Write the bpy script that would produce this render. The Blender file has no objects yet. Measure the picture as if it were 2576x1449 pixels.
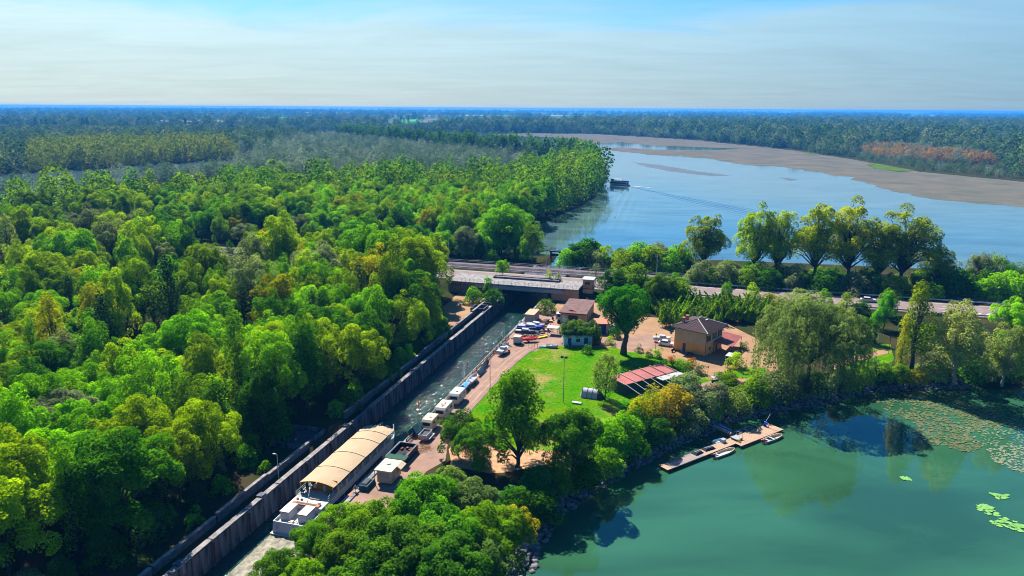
import bpy, bmesh, math, random
import numpy as np
from mathutils import Matrix, Vector

SC = bpy.context.scene
COL = SC.collection
R = math.radians
random.seed(5)

# ------------------------------------------------------------------ camera
CAM_Z, PITCH, ROLL = 62.0, R(13.83), R(0.356)
FPX, PCX, PCY = 1839.6, 1288.0, 724.5
cam_d = bpy.data.cameras.new('camera')
cam = bpy.data.objects.new('camera', cam_d); COL.objects.link(cam)
cam_d.sensor_width = 36.0
cam_d.lens = 36.0 * FPX / 2576.0
cam_d.clip_start = 1.0
cam_d.clip_end = 60000.0
_c, _s, _cp, _sp = math.cos(ROLL), math.sin(ROLL), math.cos(PITCH), math.sin(PITCH)
ax = Vector((_c, _s * _sp, _s * _cp)); ay = Vector((-_s, _c * _sp, _c * _cp)); az = Vector((0, -_cp, _sp))
cam.matrix_world = Matrix(((ax.x, ay.x, az.x, 0), (ax.y, ay.y, az.y, 0), (ax.z, ay.z, az.z, CAM_Z), (0, 0, 0, 1)))
SC.camera = cam

# ------------------------------------------------------------------ light
SUN_EL, SUN_AZ = R(48.0), math.atan2(-3.4, 7.7)
w = bpy.data.worlds.new('World'); SC.world = w; w.use_nodes = True
SKY_STRENGTH = 0.075
EXPOSURE = 1.3
HAZE_DENSITY = 0.0001

def build_world():
    nt = w.node_tree; N = nt.nodes; L = nt.links; N.clear()
    out = N.new('ShaderNodeOutputWorld'); bg = N.new('ShaderNodeBackground')
    sky = N.new('ShaderNodeTexSky'); sky.sky_type = 'NISHITA'; sky.sun_disc = False
    sky.sun_elevation = SUN_EL; sky.sun_rotation = SUN_AZ
    sky.altitude = 0; sky.air_density = 1.0; sky.dust_density = 0.6; sky.ozone_density = 2.5
    tc = N.new('ShaderNodeTexCoord'); sep = N.new('ShaderNodeSeparateXYZ')
    L.new(tc.outputs['Generated'], sep.inputs[0])
    # direction projected on a cloud layer far overhead
    mx = N.new('ShaderNodeMath'); mx.operation = 'MAXIMUM'; mx.inputs[1].default_value = 0.0
    L.new(sep.outputs['Z'], mx.inputs[0])
    ad = N.new('ShaderNodeMath'); ad.operation = 'ADD'; ad.inputs[1].default_value = 0.07
    L.new(mx.outputs[0], ad.inputs[0])
    dx = N.new('ShaderNodeMath'); dx.operation = 'DIVIDE'; dy = N.new('ShaderNodeMath'); dy.operation = 'DIVIDE'
    L.new(sep.outputs['X'], dx.inputs[0]); L.new(ad.outputs[0], dx.inputs[1])
    L.new(sep.outputs['Y'], dy.inputs[0]); L.new(ad.outputs[0], dy.inputs[1])
    cmb = N.new('ShaderNodeCombineXYZ'); L.new(dx.outputs[0], cmb.inputs[0]); L.new(dy.outputs[0], cmb.inputs[1])
    mp = N.new('ShaderNodeMapping'); mp.inputs['Scale'].default_value = (0.30, 0.42, 1); mp.inputs['Rotation'].default_value = (0, 0, R(12)); mp.inputs['Location'].default_value = (0.7, 0.25, 0)
    L.new(cmb.outputs[0], mp.inputs[0])
    nz = N.new('ShaderNodeTexNoise'); nz.inputs['Scale'].default_value = 1.25; nz.inputs['Detail'].default_value = 9; nz.inputs['Roughness'].default_value = 0.56; nz.inputs['Distortion'].default_value = 0.7
    L.new(mp.outputs[0], nz.inputs[0])
    rp = N.new('ShaderNodeMapRange'); rp.inputs[1].default_value = 0.45; rp.inputs[2].default_value = 0.70; rp.inputs[3].default_value = 0.0; rp.inputs[4].default_value = 0.9
    L.new(nz.outputs[0], rp.inputs[0])
    # milky veil towards the horizon
    vl = N.new('ShaderNodeMapRange'); vl.inputs[1].default_value = 0.172; vl.inputs[2].default_value = 0.095; vl.inputs[3].default_value = 0.0; vl.inputs[4].default_value = 0.93
    zw = N.new('ShaderNodeMath'); zw.operation = 'MULTIPLY_ADD'; zw.inputs[1].default_value = -0.16
    zo = N.new('ShaderNodeMath'); zo.operation = 'ADD'; zo.inputs[1].default_value = 0.08; L.new(sep.outputs['Z'], zo.inputs[0])
    L.new(nz.outputs[0], zw.inputs[0]); L.new(zo.outputs[0], zw.inputs[2]); L.new(zw.outputs[0], vl.inputs[0])
    # the wisps thin out overhead
    th = N.new('ShaderNodeMapRange'); th.inputs[1].default_value = 0.12; th.inputs[2].default_value = 0.45; th.inputs[3].default_value = 1.0; th.inputs[4].default_value = 0.25
    L.new(sep.outputs['Z'], th.inputs[0])
    tm = N.new('ShaderNodeMath'); tm.operation = 'MULTIPLY'; L.new(rp.outputs[0], tm.inputs[0]); L.new(th.outputs[0], tm.inputs[1])
    fm = N.new('ShaderNodeMath'); fm.operation = 'MAXIMUM'; L.new(tm.outputs[0], fm.inputs[0]); L.new(vl.outputs[0], fm.inputs[1])
    # veil colour: warm pale low, bluer and brighter above; brighter on the sun's side
    hm = N.new('ShaderNodeMapRange'); hm.inputs[1].default_value = 0.01; hm.inputs[2].default_value = 0.105
    L.new(sep.outputs['Z'], hm.inputs[0])
    cc = N.new('ShaderNodeMix'); cc.data_type = 'RGBA'
    cc.inputs[6].default_value = (3.65, 4.15, 4.05, 1); cc.inputs[7].default_value = (3.8, 5.1, 5.4, 1)
    L.new(hm.outputs[0], cc.inputs[0])
    sd = N.new('ShaderNodeVectorMath'); sd.operation = 'DOT_PRODUCT'
    sd.inputs[1].default_value = (math.sin(SUN_AZ - R(25)), math.cos(SUN_AZ - R(25)), 0)
    L.new(tc.outputs['Generated'], sd.inputs[0])
    sm = N.new('ShaderNodeMapRange'); sm.inputs[1].default_value = 0.0; sm.inputs[2].default_value = 1.0; sm.inputs[3].default_value = 0.0; sm.inputs[4].default_value = 1.0
    L.new(sd.outputs['Value'], sm.inputs[0])
    tint = N.new('ShaderNodeMix'); tint.data_type = 'RGBA'
    tint.inputs[6].default_value = (0.40, 0.58, 0.78, 1); tint.inputs[7].default_value = (1.06, 1.02, 0.98, 1)
    L.new(sm.outputs[0], tint.inputs[0])
    mu = N.new('ShaderNodeMix'); mu.data_type = 'RGBA'; mu.blend_type = 'MULTIPLY'; mu.inputs[0].default_value = 1.0
    L.new(cc.outputs[2], mu.inputs[6]); L.new(tint.outputs[2], mu.inputs[7])
    # faint streaks inside the veil
    n2 = N.new('ShaderNodeTexNoise'); n2.inputs['Scale'].default_value = 2.6; n2.inputs['Detail'].default_value = 8; n2.inputs['Roughness'].default_value = 0.6; n2.inputs['Distortion'].default_value = 0.9
    mp2 = N.new('ShaderNodeMapping'); mp2.inputs['Scale'].default_value = (0.24, 0.5, 1); mp2.inputs['Rotation'].default_value = (0, 0, R(-14)); L.new(cmb.outputs[0], mp2.inputs[0]); L.new(mp2.outputs[0], n2.inputs[0])
    sr = N.new('ShaderNodeMapRange'); sr.inputs[1].default_value = 0.3; sr.inputs[2].default_value = 0.7; sr.inputs[3].default_value = 0.94; sr.inputs[4].default_value = 1.07; L.new(n2.outputs[0], sr.inputs[0])
    sv = N.new('ShaderNodeVectorMath'); sv.operation = 'SCALE'; L.new(mu.outputs[2], sv.inputs[0]); L.new(sr.outputs[0], sv.inputs['Scale'])
    # clear sky, cyan-blue
    sc_ = N.new('ShaderNodeMix'); sc_.data_type = 'RGBA'; sc_.blend_type = 'MULTIPLY'; sc_.inputs[0].default_value = 1.0
    sc_.inputs[7].default_value = (0.085, 0.52, 0.90, 1)
    L.new(sky.outputs[0], sc_.inputs[6])
    mix = N.new('ShaderNodeMix'); mix.data_type = 'RGBA'
    L.new(fm.outputs[0], mix.inputs[0]); L.new(sc_.outputs[2], mix.inputs[6]); L.new(sv.outputs[0], mix.inputs[7])
    L.new(mix.outputs[2], bg.inputs['Color']); bg.inputs['Strength'].default_value = SKY_STRENGTH
    L.new(bg.outputs[0], out.inputs['Surface'])
build_world()

sun_d = bpy.data.lights.new('sun', 'SUN'); sun_d.energy = 5.0; sun_d.angle = R(0.5); sun_d.color = (1.0, 0.95, 0.86)
sun = bpy.data.objects.new('sun', sun_d); COL.objects.link(sun)
to_sun = Vector((math.sin(SUN_AZ) * math.cos(SUN_EL), math.cos(SUN_AZ) * math.cos(SUN_EL), math.sin(SUN_EL)))
sun.rotation_euler = to_sun.to_track_quat('Z', 'Y').to_euler()
sun.location = (-60, 120, 140)
SC.view_settings.view_transform = 'Standard'; SC.view_settings.look = 'None'
SC.view_settings.exposure = EXPOSURE; SC.view_settings.gamma = 1.0; SC.view_settings.use_curve_mapping = False
SC.render.engine = 'CYCLES'
SC.cycles.max_bounces = 7; SC.cycles.diffuse_bounces = 3; SC.cycles.glossy_bounces = 3; SC.cycles.transmission_bounces = 3
SC.cycles.volume_bounces = 1; SC.cycles.transparent_max_bounces = 6
SC.cycles.filter_width = 1.0
SC.cycles.caustics_reflective = False; SC.cycles.caustics_refractive = False

# ------------------------------------------------------------------ frames
def P(x, y, z=3.5):
    """A point of the picture (2576 wide) followed to the plane at height z."""
    u = (x - PCX) / FPX; v = -(y - PCY) / FPX
    u, v = u * _c - v * _s, u * _s + v * _c
    d = Vector((u, _cp + v * _sp, -_sp + v * _cp)); t = (z - CAM_Z) / d.z
    return Vector((d.x * t, d.y * t, z))
O2 = np.array([-43.3, 81.6]); U2 = np.array([0.274, 0.9617]); V2 = np.array([0.9617, -0.274])
CROT = -math.atan2(0.274, 0.9617)          # local x = across the canal, local y = along it
def C(u, v, z=0.0):
    p = O2 + U2 * u + V2 * v
    return Vector((p[0], p[1], z))
def UV(p):
    q = np.array([p[0], p[1]]) - O2
    return float(q @ U2), float(q @ V2)
LAND = 3.5

# ------------------------------------------------------------------ mesh helpers
class MB:
    """collects faces; build() links them as ONE mesh object"""
    def __init__(s): s.v = []; s.f = []
    def add(s, vs, fs):
        n = len(s.v); s.v += [tuple(p) for p in vs]; s.f += [tuple(i + n for i in f) for f in fs]; return s
    def box(s, x0, y0, z0, x1, y1, z1, rot=0, tx=0, ty=0):
        vs = [(x0, y0, z0), (x1, y0, z0), (x1, y1, z0), (x0, y1, z0), (x0 + tx, y0 + ty, z1), (x1 - tx, y0 + ty, z1), (x1 - tx, y1 - ty, z1), (x0 + tx, y1 - ty, z1)]
        if rot:
            cx, cy = (x0 + x1) / 2, (y0 + y1) / 2; c, n = math.cos(rot), math.sin(rot)
            vs = [(cx + (x - cx) * c - (y - cy) * n, cy + (x - cx) * n + (y - cy) * c, z) for x, y, z in vs]
        return s.add(vs, [(3, 2, 1, 0), (4, 5, 6, 7), (0, 1, 5, 4), (1, 2, 6, 5), (2, 3, 7, 6), (3, 0, 4, 7)])
    def cbox(s, cx, cy, cz, sx, sy, sz, rot=0, tx=0, ty=0):
        return s.box(cx - sx / 2, cy - sy / 2, cz - sz / 2, cx + sx / 2, cy + sy / 2, cz + sz / 2, rot, tx, ty)
    def tube(s, pts, r, n=6, cap=True):
        pts = [Vector(p) for p in pts]; rs = r if isinstance(r, (list, tuple)) else [r] * len(pts)
        rings = []
        for i, p in enumerate(pts):
            d = (pts[min(i + 1, len(pts) - 1)] - pts[max(i - 1, 0)])
            d = d.normalized() if d.length > 1e-9 else Vector((0, 0, 1))
            a = d.cross(Vector((0, 0, 1)) if abs(d.z) < 0.9 else Vector((1, 0, 0))).normalized(); b = d.cross(a)
            rings.append([p + (a * math.cos(2 * math.pi * k / n) + b * math.sin(2 * math.pi * k / n)) * rs[i] for k in range(n)])
        vs = [q for ring in rings for q in ring]; fs = []
        for i in range(len(pts) - 1):
            for k in range(n):
                fs.append((i * n + k, i * n + (k + 1) % n, (i + 1) * n + (k + 1) % n, (i + 1) * n + k))
        if cap: fs += [tuple(range(n - 1, -1, -1)), tuple((len(pts) - 1) * n + k for k in range(n))]
        return s.add(vs, fs)
    def prism(s, poly, z0, z1):
        """poly: [(x, y)] counter-clockwise, extruded in z"""
        n = len(poly); vs = [(x, y, z0) for x, y in poly] + [(x, y, z1) for x, y in poly]
        return s.add(vs, [tuple(range(n - 1, -1, -1)), tuple(range(n, 2 * n))] + [(i, (i + 1) % n, n + (i + 1) % n, n + i) for i in range(n)])
    def xprism(s, poly, x0, x1, inset=0.0, zmid=None):
        """poly: [(y, z)] side outline, extruded across x; inset narrows what lies above zmid"""
        n = len(poly); f = lambda z: inset if zmid is not None and z > zmid else 0.0
        vs = [(x0 + f(z), y, z) for y, z in poly] + [(x1 - f(z), y, z) for y, z in poly]
        return s.add(vs, [tuple(range(n)), tuple(range(2 * n - 1, n - 1, -1))] + [(i, n + i, n + (i + 1) % n, (i + 1) % n) for i in range(n)])
    def wheel(s, x, y, z, r, wd, n=12):
        return s.tube([(x - wd / 2, y, z), (x + wd / 2, y, z)], r, n)
    def quad(s, a, b, c, d): return s.add([a, b, c, d], [(0, 1, 2, 3)])
    def mesh(s, name, m=None, smooth=False):
        me = bpy.data.meshes.new(name); me.from_pydata([tuple(p) for p in s.v], [], s.f)
        bm = bmesh.new(); bm.from_mesh(me); bmesh.ops.recalc_face_normals(bm, faces=bm.faces); bm.to_mesh(me); bm.free()
        if m: me.materials.append(m)
        if smooth: me.polygons.foreach_set('use_smooth', [True] * len(me.polygons))
        return me
    def build(s, name, m, parent=None, smooth=False, loc=(0, 0, 0), rot=0):
        return obj(name, s.mesh(name, m, smooth), parent, loc, rot)

def obj(name, me, parent=None, loc=(0, 0, 0), rot=0):
    o = bpy.data.objects.new(name, me); COL.objects.link(o)
    o.location = loc; o.rotation_euler = (0, 0, rot)
    if parent is not None: o.parent = parent
    return o
def tag(o, label=None, cat=None, group=None, kind=None):
    if label: o['label'] = label
    if cat: o['category'] = cat
    if group: o['group'] = group
    if kind: o['kind'] = kind
    return o
def thing(name, label, cat, loc=(0, 0, 0), rot=0, group=None):
    o = bpy.data.objects.new(name, None); COL.objects.link(o)
    o.location = loc; o.rotation_euler = (0, 0, rot); o.empty_display_size = 0.5
    return tag(o, label, cat, group)
def copy_tree(o, parent=None):
    c = o.copy(); COL.objects.link(c)
    if parent is not None: c.parent = parent
    for ch in o.children: copy_tree(ch, c)
    return c
def again(src, loc, rot, label, group=None):
    c = copy_tree(src); c.location = loc; c.rotation_euler = (0, 0, rot); c['label'] = label
    if group: c['group'] = group
    return c

# ------------------------------------------------------------------ materials
MATS = {}
def mat(name, col, rough=0.7, var=0.0, scale=3.0, col2=None, metal=0.0, bump=0.0, spec=0.12, streak=0.0, wave=None):
    """plain procedural surface: base colour broken by noise, optional vertical streaks of dirt, optional ribs"""
    if name in MATS: return MATS[name]
    m = bpy.data.materials.new(name); m.use_nodes = True; nt = m.node_tree; N = nt.nodes; L = nt.links
    b = N['Principled BSDF']; b.inputs['Roughness'].default_value = rough; b.inputs['Metallic'].default_value = metal
    b.inputs['Specular IOR Level'].default_value = spec
    c1 = (*col, 1); c2 = (*(col2 or [max(0.0, x * (1 - var)) for x in col]), 1)
    if var or col2 or streak:
        tc = N.new('ShaderNodeTexCoord'); nz = N.new('ShaderNodeTexNoise'); nz.inputs['Scale'].default_value = scale; nz.inputs['Detail'].default_value = 7; nz.inputs['Roughness'].default_value = 0.65
        mp = N.new('ShaderNodeMapping'); L.new(tc.outputs['Object'], mp.inputs[0]); L.new(mp.outputs[0], nz.inputs[0])
        if streak: mp.inputs['Scale'].default_value = (1, 1, 0.12)
        rp = N.new('ShaderNodeMapRange'); rp.inputs[1].default_value = 0.36; rp.inputs[2].default_value = 0.64
        L.new(nz.outputs[0], rp.inputs[0])
        mix = N.new('ShaderNodeMix'); mix.data_type = 'RGBA'; mix.inputs[6].default_value = c1; mix.inputs[7].default_value = c2
        L.new(rp.outputs[0], mix.inputs[0]); L.new(mix.outputs[2], b.inputs['Base Color'])
        if bump:
            bp = N.new('ShaderNodeBump'); bp.inputs['Strength'].default_value = bump; bp.inputs['Distance'].default_value = 0.05
            L.new(nz.outputs[0], bp.inputs['Height']); L.new(bp.outputs[0], b.inputs['Normal'])
    else:
        b.inputs['Base Color'].default_value = c1
    MATS[name] = m
    return m

def leaf_material(name, translucency=0.48, palette=None):
    """leaf tint = the tree's own colour (object colour, or a palette by instance) varied clump by clump"""
    m = bpy.data.materials.new(name); m.use_nodes = True; nt = m.node_tree; N = nt.nodes; L = nt.links; N.clear()
    out = N.new('ShaderNodeOutputMaterial'); oi = N.new('ShaderNodeObjectInfo')
    if palette:
        cr = N.new('ShaderNodeValToRGB'); els = cr.color_ramp.elements
        els[0].position = 0; els[0].color = (*palette[0], 1); els[1].position = 1; els[1].color = (*palette[-1], 1)
        for i, c in enumerate(palette[1:-1]):
            e = els.new((i + 1) / (len(palette) - 1)); e.color = (*c, 1)
        L.new(oi.outputs['Random'], cr.inputs[0]); base = cr.outputs[0]
    else:
        base = oi.outputs['Color']
    at = N.new('ShaderNodeAttribute'); at.attribute_name = 'tint'
    hv = N.new('ShaderNodeHueSaturation')
    h = N.new('ShaderNodeMapRange'); h.inputs[3].default_value = 0.485; h.inputs[4].default_value = 0.52; L.new(at.outputs['Fac'], h.inputs[0])
    v = N.new('ShaderNodeMapRange'); v.inputs[3].default_value = 1.95; v.inputs[4].default_value = 0.48; L.new(at.outputs['Fac'], v.inputs[0])
    L.new(h.outputs[0], hv.inputs['Hue']); L.new(v.outputs[0], hv.inputs['Value']); L.new(base, hv.inputs['Color'])
    df = N.new('ShaderNodeBsdfDiffuse'); tr = N.new('ShaderNodeBsdfTranslucent'); gl = N.new('ShaderNodeBsdfGlossy'); gl.inputs['Roughness'].default_value = 0.45
    gl.inputs['Color'].default_value = (0.8, 0.9, 1, 1)
    tcol = N.new('ShaderNodeMix'); tcol.data_type = 'RGBA'; tcol.blend_type = 'MULTIPLY'; tcol.inputs[0].default_value = 1.0; tcol.inputs[7].default_value = (1.25, 1.15, 0.5, 1)
    L.new(hv.outputs[0], tcol.inputs[6])
    L.new(hv.outputs[0], df.inputs[0]); L.new(tcol.outputs[2], tr.inputs[0])
    mx = N.new('ShaderNodeMixShader'); mx.inputs[0].default_value = translucency; L.new(df.outputs[0], mx.inputs[1]); L.new(tr.outputs[0], mx.inputs[2])
    m2 = N.new('ShaderNodeMixShader'); m2.inputs[0].default_value = 0.0; L.new(mx.outputs[0], m2.inputs[1]); L.new(gl.outputs[0], m2.inputs[2])
    L.new(m2.outputs[0], out.inputs[0])
    return m

def water_material(name, turbid, rough, waves, fres=1.333):
    """turbid water: a murky body colour under a mirror skin; waves = [(scale, strength, stretch)]"""
    m = bpy.data.materials.new(name); m.use_nodes = True; nt = m.node_tree; N = nt.nodes; L = nt.links
    b = N['Principled BSDF']; b.inputs['Specular IOR Level'].default_value = 0.9; b.inputs['Base Color'].default_value = (*turbid, 1); b.inputs['Roughness'].default_value = rough; b.inputs['IOR'].default_value = fres
    tc = N.new('ShaderNodeTexCoord'); prev = None
    # gentle ripples' light and dark put into the silty water's colour, broad and soft
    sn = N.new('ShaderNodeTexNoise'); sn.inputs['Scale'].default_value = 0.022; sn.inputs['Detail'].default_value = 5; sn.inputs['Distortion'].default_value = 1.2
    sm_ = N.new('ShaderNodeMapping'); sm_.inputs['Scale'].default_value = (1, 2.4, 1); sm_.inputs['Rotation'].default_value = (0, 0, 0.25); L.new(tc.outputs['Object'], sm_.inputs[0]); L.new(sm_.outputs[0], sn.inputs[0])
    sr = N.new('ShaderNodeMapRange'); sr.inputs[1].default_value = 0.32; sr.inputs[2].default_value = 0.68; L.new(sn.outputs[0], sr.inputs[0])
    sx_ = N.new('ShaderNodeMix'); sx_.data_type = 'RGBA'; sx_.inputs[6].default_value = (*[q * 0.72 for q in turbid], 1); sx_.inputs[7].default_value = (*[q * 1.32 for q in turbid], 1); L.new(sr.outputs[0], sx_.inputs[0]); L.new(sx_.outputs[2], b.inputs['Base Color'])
    for sc, st, sx, rot in waves:
        mp = N.new('ShaderNodeMapping'); mp.inputs['Scale'].default_value = (1, sx, 1); mp.inputs['Rotation'].default_value = (0, 0, rot); L.new(tc.outputs['Object'], mp.inputs[0])
        nz = N.new('ShaderNodeTexNoise'); nz.inputs['Scale'].default_value = sc; nz.inputs['Detail'].default_value = 3; nz.inputs['Distortion'].default_value = 0.5
        L.new(mp.outputs[0], nz.inputs[0])
        bp = N.new('ShaderNodeBump'); bp.inputs['Strength'].default_value = 1.0; bp.inputs['Distance'].default_value = st
        L.new(nz.outputs[0], bp.inputs['Height'])
        if prev: L.new(prev.outputs[0], bp.inputs['Normal'])
        prev = bp
    if prev: L.new(prev.outputs[0], b.inputs['Normal'])
    return m

M = lambda n: MATS[n]
mat('concrete', (0.135, 0.135, 0.155), 0.85, 0.5, 1.2, bump=0.3)
mat('stained_concrete', (0.165, 0.165, 0.20), 0.9, scale=0.9, col2=(0.03, 0.03, 0.038), streak=1)
mat('pale_concrete', (0.27, 0.245, 0.23), 0.85, scale=0.9, col2=(0.12, 0.11, 0.11))
mat('tan_render', (0.42, 0.27, 0.17), 0.85, 0.18, 0.7)
mat('orange_render', (0.72, 0.34, 0.09), 0.85, 0.18, 0.7)
mat('brown_render', (0.52, 0.37, 0.22), 0.85, 0.15, 0.7)
mat('pavement', (0.275, 0.165, 0.12), 0.92, scale=0.25, col2=(0.195, 0.118, 0.085))
mat('yard_dirt', (0.30, 0.175, 0.095), 0.95, scale=0.18, col2=(0.225, 0.128, 0.07))
mat('asphalt_road', (0.205, 0.15, 0.138), 0.9, scale=0.4, col2=(0.155, 0.115, 0.108))
mat('ballast', (0.16, 0.12, 0.125), 0.95, 0.5, 2.5)
mat('white_paint', (0.44, 0.415, 0.38), 0.45, 0.06, 1.0)
mat('boat_white', (0.42, 0.43, 0.46), 0.35, 0.08, 0.6)
mat('cream_paint', (0.48, 0.39, 0.27), 0.5, 0.12, 0.8)
mat('canvas', (0.40, 0.29, 0.18), 0.85, 0.12, 0.5)
mat('canvas_seam', (0.36, 0.26, 0.17), 0.85)
mat('orange_cloth', (0.75, 0.30, 0.01), 0.8, 0.08, 1.0)
mat('glass_dark', (0.015, 0.02, 0.035), 0.12)
mat('dark_metal', (0.03, 0.032, 0.04), 0.5, 0.3, 3)
mat('grey_metal', (0.30, 0.31, 0.33), 0.45, 0.2, 3)
mat('galvanised', (0.45, 0.46, 0.48), 0.4, 0.15, 3)
mat('rail_steel', (0.22, 0.20, 0.21), 0.4)
mat('rubber', (0.02, 0.02, 0.022), 0.8)
mat('red_paint', (0.62, 0.03, 0.03), 0.4, 0.12, 2)
mat('orange_plastic', (0.72, 0.16, 0.02), 0.5)
mat('yellow_paint', (0.75, 0.50, 0.02), 0.5)
mat('blue_paint', (0.02, 0.12, 0.55), 0.45, 0.15, 2)
mat('sky_blue_cloth', (0.10, 0.33, 0.72), 0.8)
mat('blue_tarp', (0.012, 0.03, 0.30), 0.6, 0.25, 1.5)
mat('green_plastic', (0.005, 0.10, 0.07), 0.5)
mat('teal_tarp', (0.02, 0.07, 0.085), 0.6, 0.3, 1.5)
mat('batten', (0.36, 0.22, 0.19), 0.8, 0.2, 2)
mat('light_blue_boards', (0.36, 0.55, 0.66), 0.7, 0.1, 1.5)
mat('brown_roof', (0.105, 0.058, 0.05), 0.9, scale=0.6, col2=(0.17, 0.105, 0.095))
mat('roof_tile', (0.16, 0.10, 0.095), 0.8, 0.3, 2.0)
mat('terracotta', (0.42, 0.17, 0.10), 0.85, 0.2, 2)
mat('red_corrugated', (0.40, 0.13, 0.115), 0.6, 0.25, 0.6)
mat('grey_sheet', (0.34, 0.335, 0.31), 0.6, 0.15, 1)
mat('green_net', (0.03, 0.085, 0.06), 0.9, 0.3, 1.5)
mat('tent_grey', (0.38, 0.35, 0.42), 0.8, 0.08, 1)
mat('tent_dark', (0.05, 0.055, 0.08), 0.8)
mat('deck_wood', (0.42, 0.27, 0.18), 0.85, 0.28, 2.2)
mat('wet_wood', (0.17, 0.14, 0.15), 0.7, scale=1.4, col2=(0.36, 0.27, 0.22))
mat('timber_dark', (0.09, 0.065, 0.05), 0.9, 0.3, 2)
mat('bark', (0.085, 0.072, 0.062), 0.95, 0.4, 2.5)
mat('pale_bark', (0.34, 0.30, 0.25), 0.95, 0.4, 2.5)
mat('stone', (0.27, 0.26, 0.26), 0.95, 0.5, 0.8)
mat('skin', (0.50, 0.27, 0.18), 0.6)
mat('hair', (0.03, 0.02, 0.015), 0.8)
mat('silver_paint', (0.55, 0.56, 0.58), 0.3, metal=0.3)
mat('tail_red', (0.6, 0.05, 0.01), 0.4)
mat('straw', (0.46, 0.25, 0.13), 0.95, 0.35, 1.2)
mat('tarp_dark', (0.045, 0.05, 0.065), 0.7, 0.3, 2)
mat('door_blue', (0.02, 0.05, 0.22), 0.6)
mat('rust', (0.20, 0.075, 0.04), 0.9, 0.4, 2)
LEAF = leaf_material('leaf')
# ------------------------------------------------------------------ terrain
def poly_sdf(pts, poly):
    """signed distance of points (N,2) to a polygon, positive inside"""
    poly = np.asarray(poly, float); n = len(poly); d = np.full(len(pts), 1e18); inside = np.zeros(len(pts), bool)
    for i in range(n):
        a, b = poly[i], poly[(i + 1) % n]; e = b - a; q = pts - a
        t = np.clip((q @ e) / max(e @ e, 1e-12), 0, 1); r = q - t[:, None] * e; d = np.minimum(d, (r * r).sum(1))
        c = (a[1] > pts[:, 1]) != (b[1] > pts[:, 1])
        with np.errstate(divide='ignore', invalid='ignore'):
            x = (b[0] - a[0]) * (pts[:, 1] - a[1]) / (b[1] - a[1]) + a[0]
        inside ^= c & (pts[:, 0] < x)
    d = np.sqrt(d)
    return np.where(inside, d, -d)
def XY(pix, z): return [tuple(P(x, y, z)[:2]) for x, y in pix]

NEAR_LAKE = XY([(1180, 1700), (1235, 1560), (1290, 1480), (1335, 1425), (1345, 1390), (1375, 1335), (1420, 1285), (1485, 1238), (1520, 1216), (1560, 1195), (1600, 1172), (1650, 1147), (1700, 1118), (1770, 1092), (1830, 1060), (1900, 1046),
                (1960, 1030), (2050, 1018), (2120, 1000), (2180, 986), (2260, 980), (2350, 976), (2450, 975), (2576, 973), (2900, 965)], 0) + [(260, 150), (260, -20), (0, -20)]
BIG_LAKE = XY([(1330, 640), (1318, 610), (1335, 578), (1395, 548), (1465, 518), (1502, 492), (1515, 470), (1528, 452), (1500, 432), (1420, 412), (1320, 400), (1200, 389), (1000, 366), (850, 350), (600, 339),
               (600, 329), (850, 330), (1100, 332), (1500, 338), (1750, 353), (1990, 378), (2150, 402), (2310, 432), (2576, 458), (2800, 488), (3100, 560), (3100, 720), (2576, 690), (2200, 672), (1700, 652), (1432, 646)], 0)
POND = XY([(-60, 470), (0, 440), (330, 419), (490, 408), (640, 400), (620, 416), (560, 430), (250, 462), (0, 500)], 0)
U_ROAD0, U_ROAD1, U_RAIL0, U_RAIL1 = 162.0, 177.5, 180.0, 188.5

def height(x, y):
    p = np.stack([x, y], 1); q = p - O2; u = q @ U2; v = q @ V2
    far = np.clip((u - 195) / 40, 0, 1)
    h = LAND * (1 - far) + 1.0 * far
    far2 = np.clip((np.hypot(x, y) - 2500) / 2000, 0, 1); h = h + far2 * 1.5
    for poly, slope in ((NEAR_LAKE, 0.62), (BIG_LAKE, 0.35), (POND, 0.3)):
        d = -poly_sdf(p, poly)
        h = np.minimum(h, np.maximum(d * slope, -2.5))
    # causeway of road and railway
    dc = np.maximum(np.maximum(155.0 - u, u - 190.0), 0.0)
    bank = 5.0 - dc * 0.55
    span = (v > -1.5) & (v < 13.6)
    h = np.where(span & (u < 262), -3.0, np.maximum(h, bank))
    return h

def spaced(a, b, fine0, fine1, step, grow):
    xs = list(np.arange(fine0, fine1 + 1e-6, step))
    s = step
    while xs[-1] < b: s = min(s * grow, 700); xs.append(xs[-1] + s)
    s = step; lo = [fine0]
    while lo[-1] > a: s = min(s * grow, 700); lo.append(lo[-1] - s)
    return np.array(lo[:0:-1] + xs)

def build_ground():
    us = spaced(-160, 15200, 0, 270, 1.6, 1.035); vs = spaced(-14000, 14000, -60, 150, 1.6, 1.045)
    uu, vv = np.meshgrid(us, vs, indexing='ij'); q = uu.ravel()[:, None] * U2 + vv.ravel()[:, None] * V2 + O2
    h = height(q[:, 0], q[:, 1])
    co = np.column_stack([q, h]); nu, nv = len(us), len(vs)
    idx = np.arange(nu * nv).reshape(nu, nv)
    f = np.stack([idx[:-1, :-1], idx[:-1, 1:], idx[1:, 1:], idx[1:, :-1]], -1).reshape(-1, 4)[:, ::-1]
    o = obj('ground', np_mesh('ground', co, f, ground_mat(), smooth=True)); tag(o, 'flat riverside ground under the woods and yards, rolling out to the horizon', kind='structure')

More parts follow.
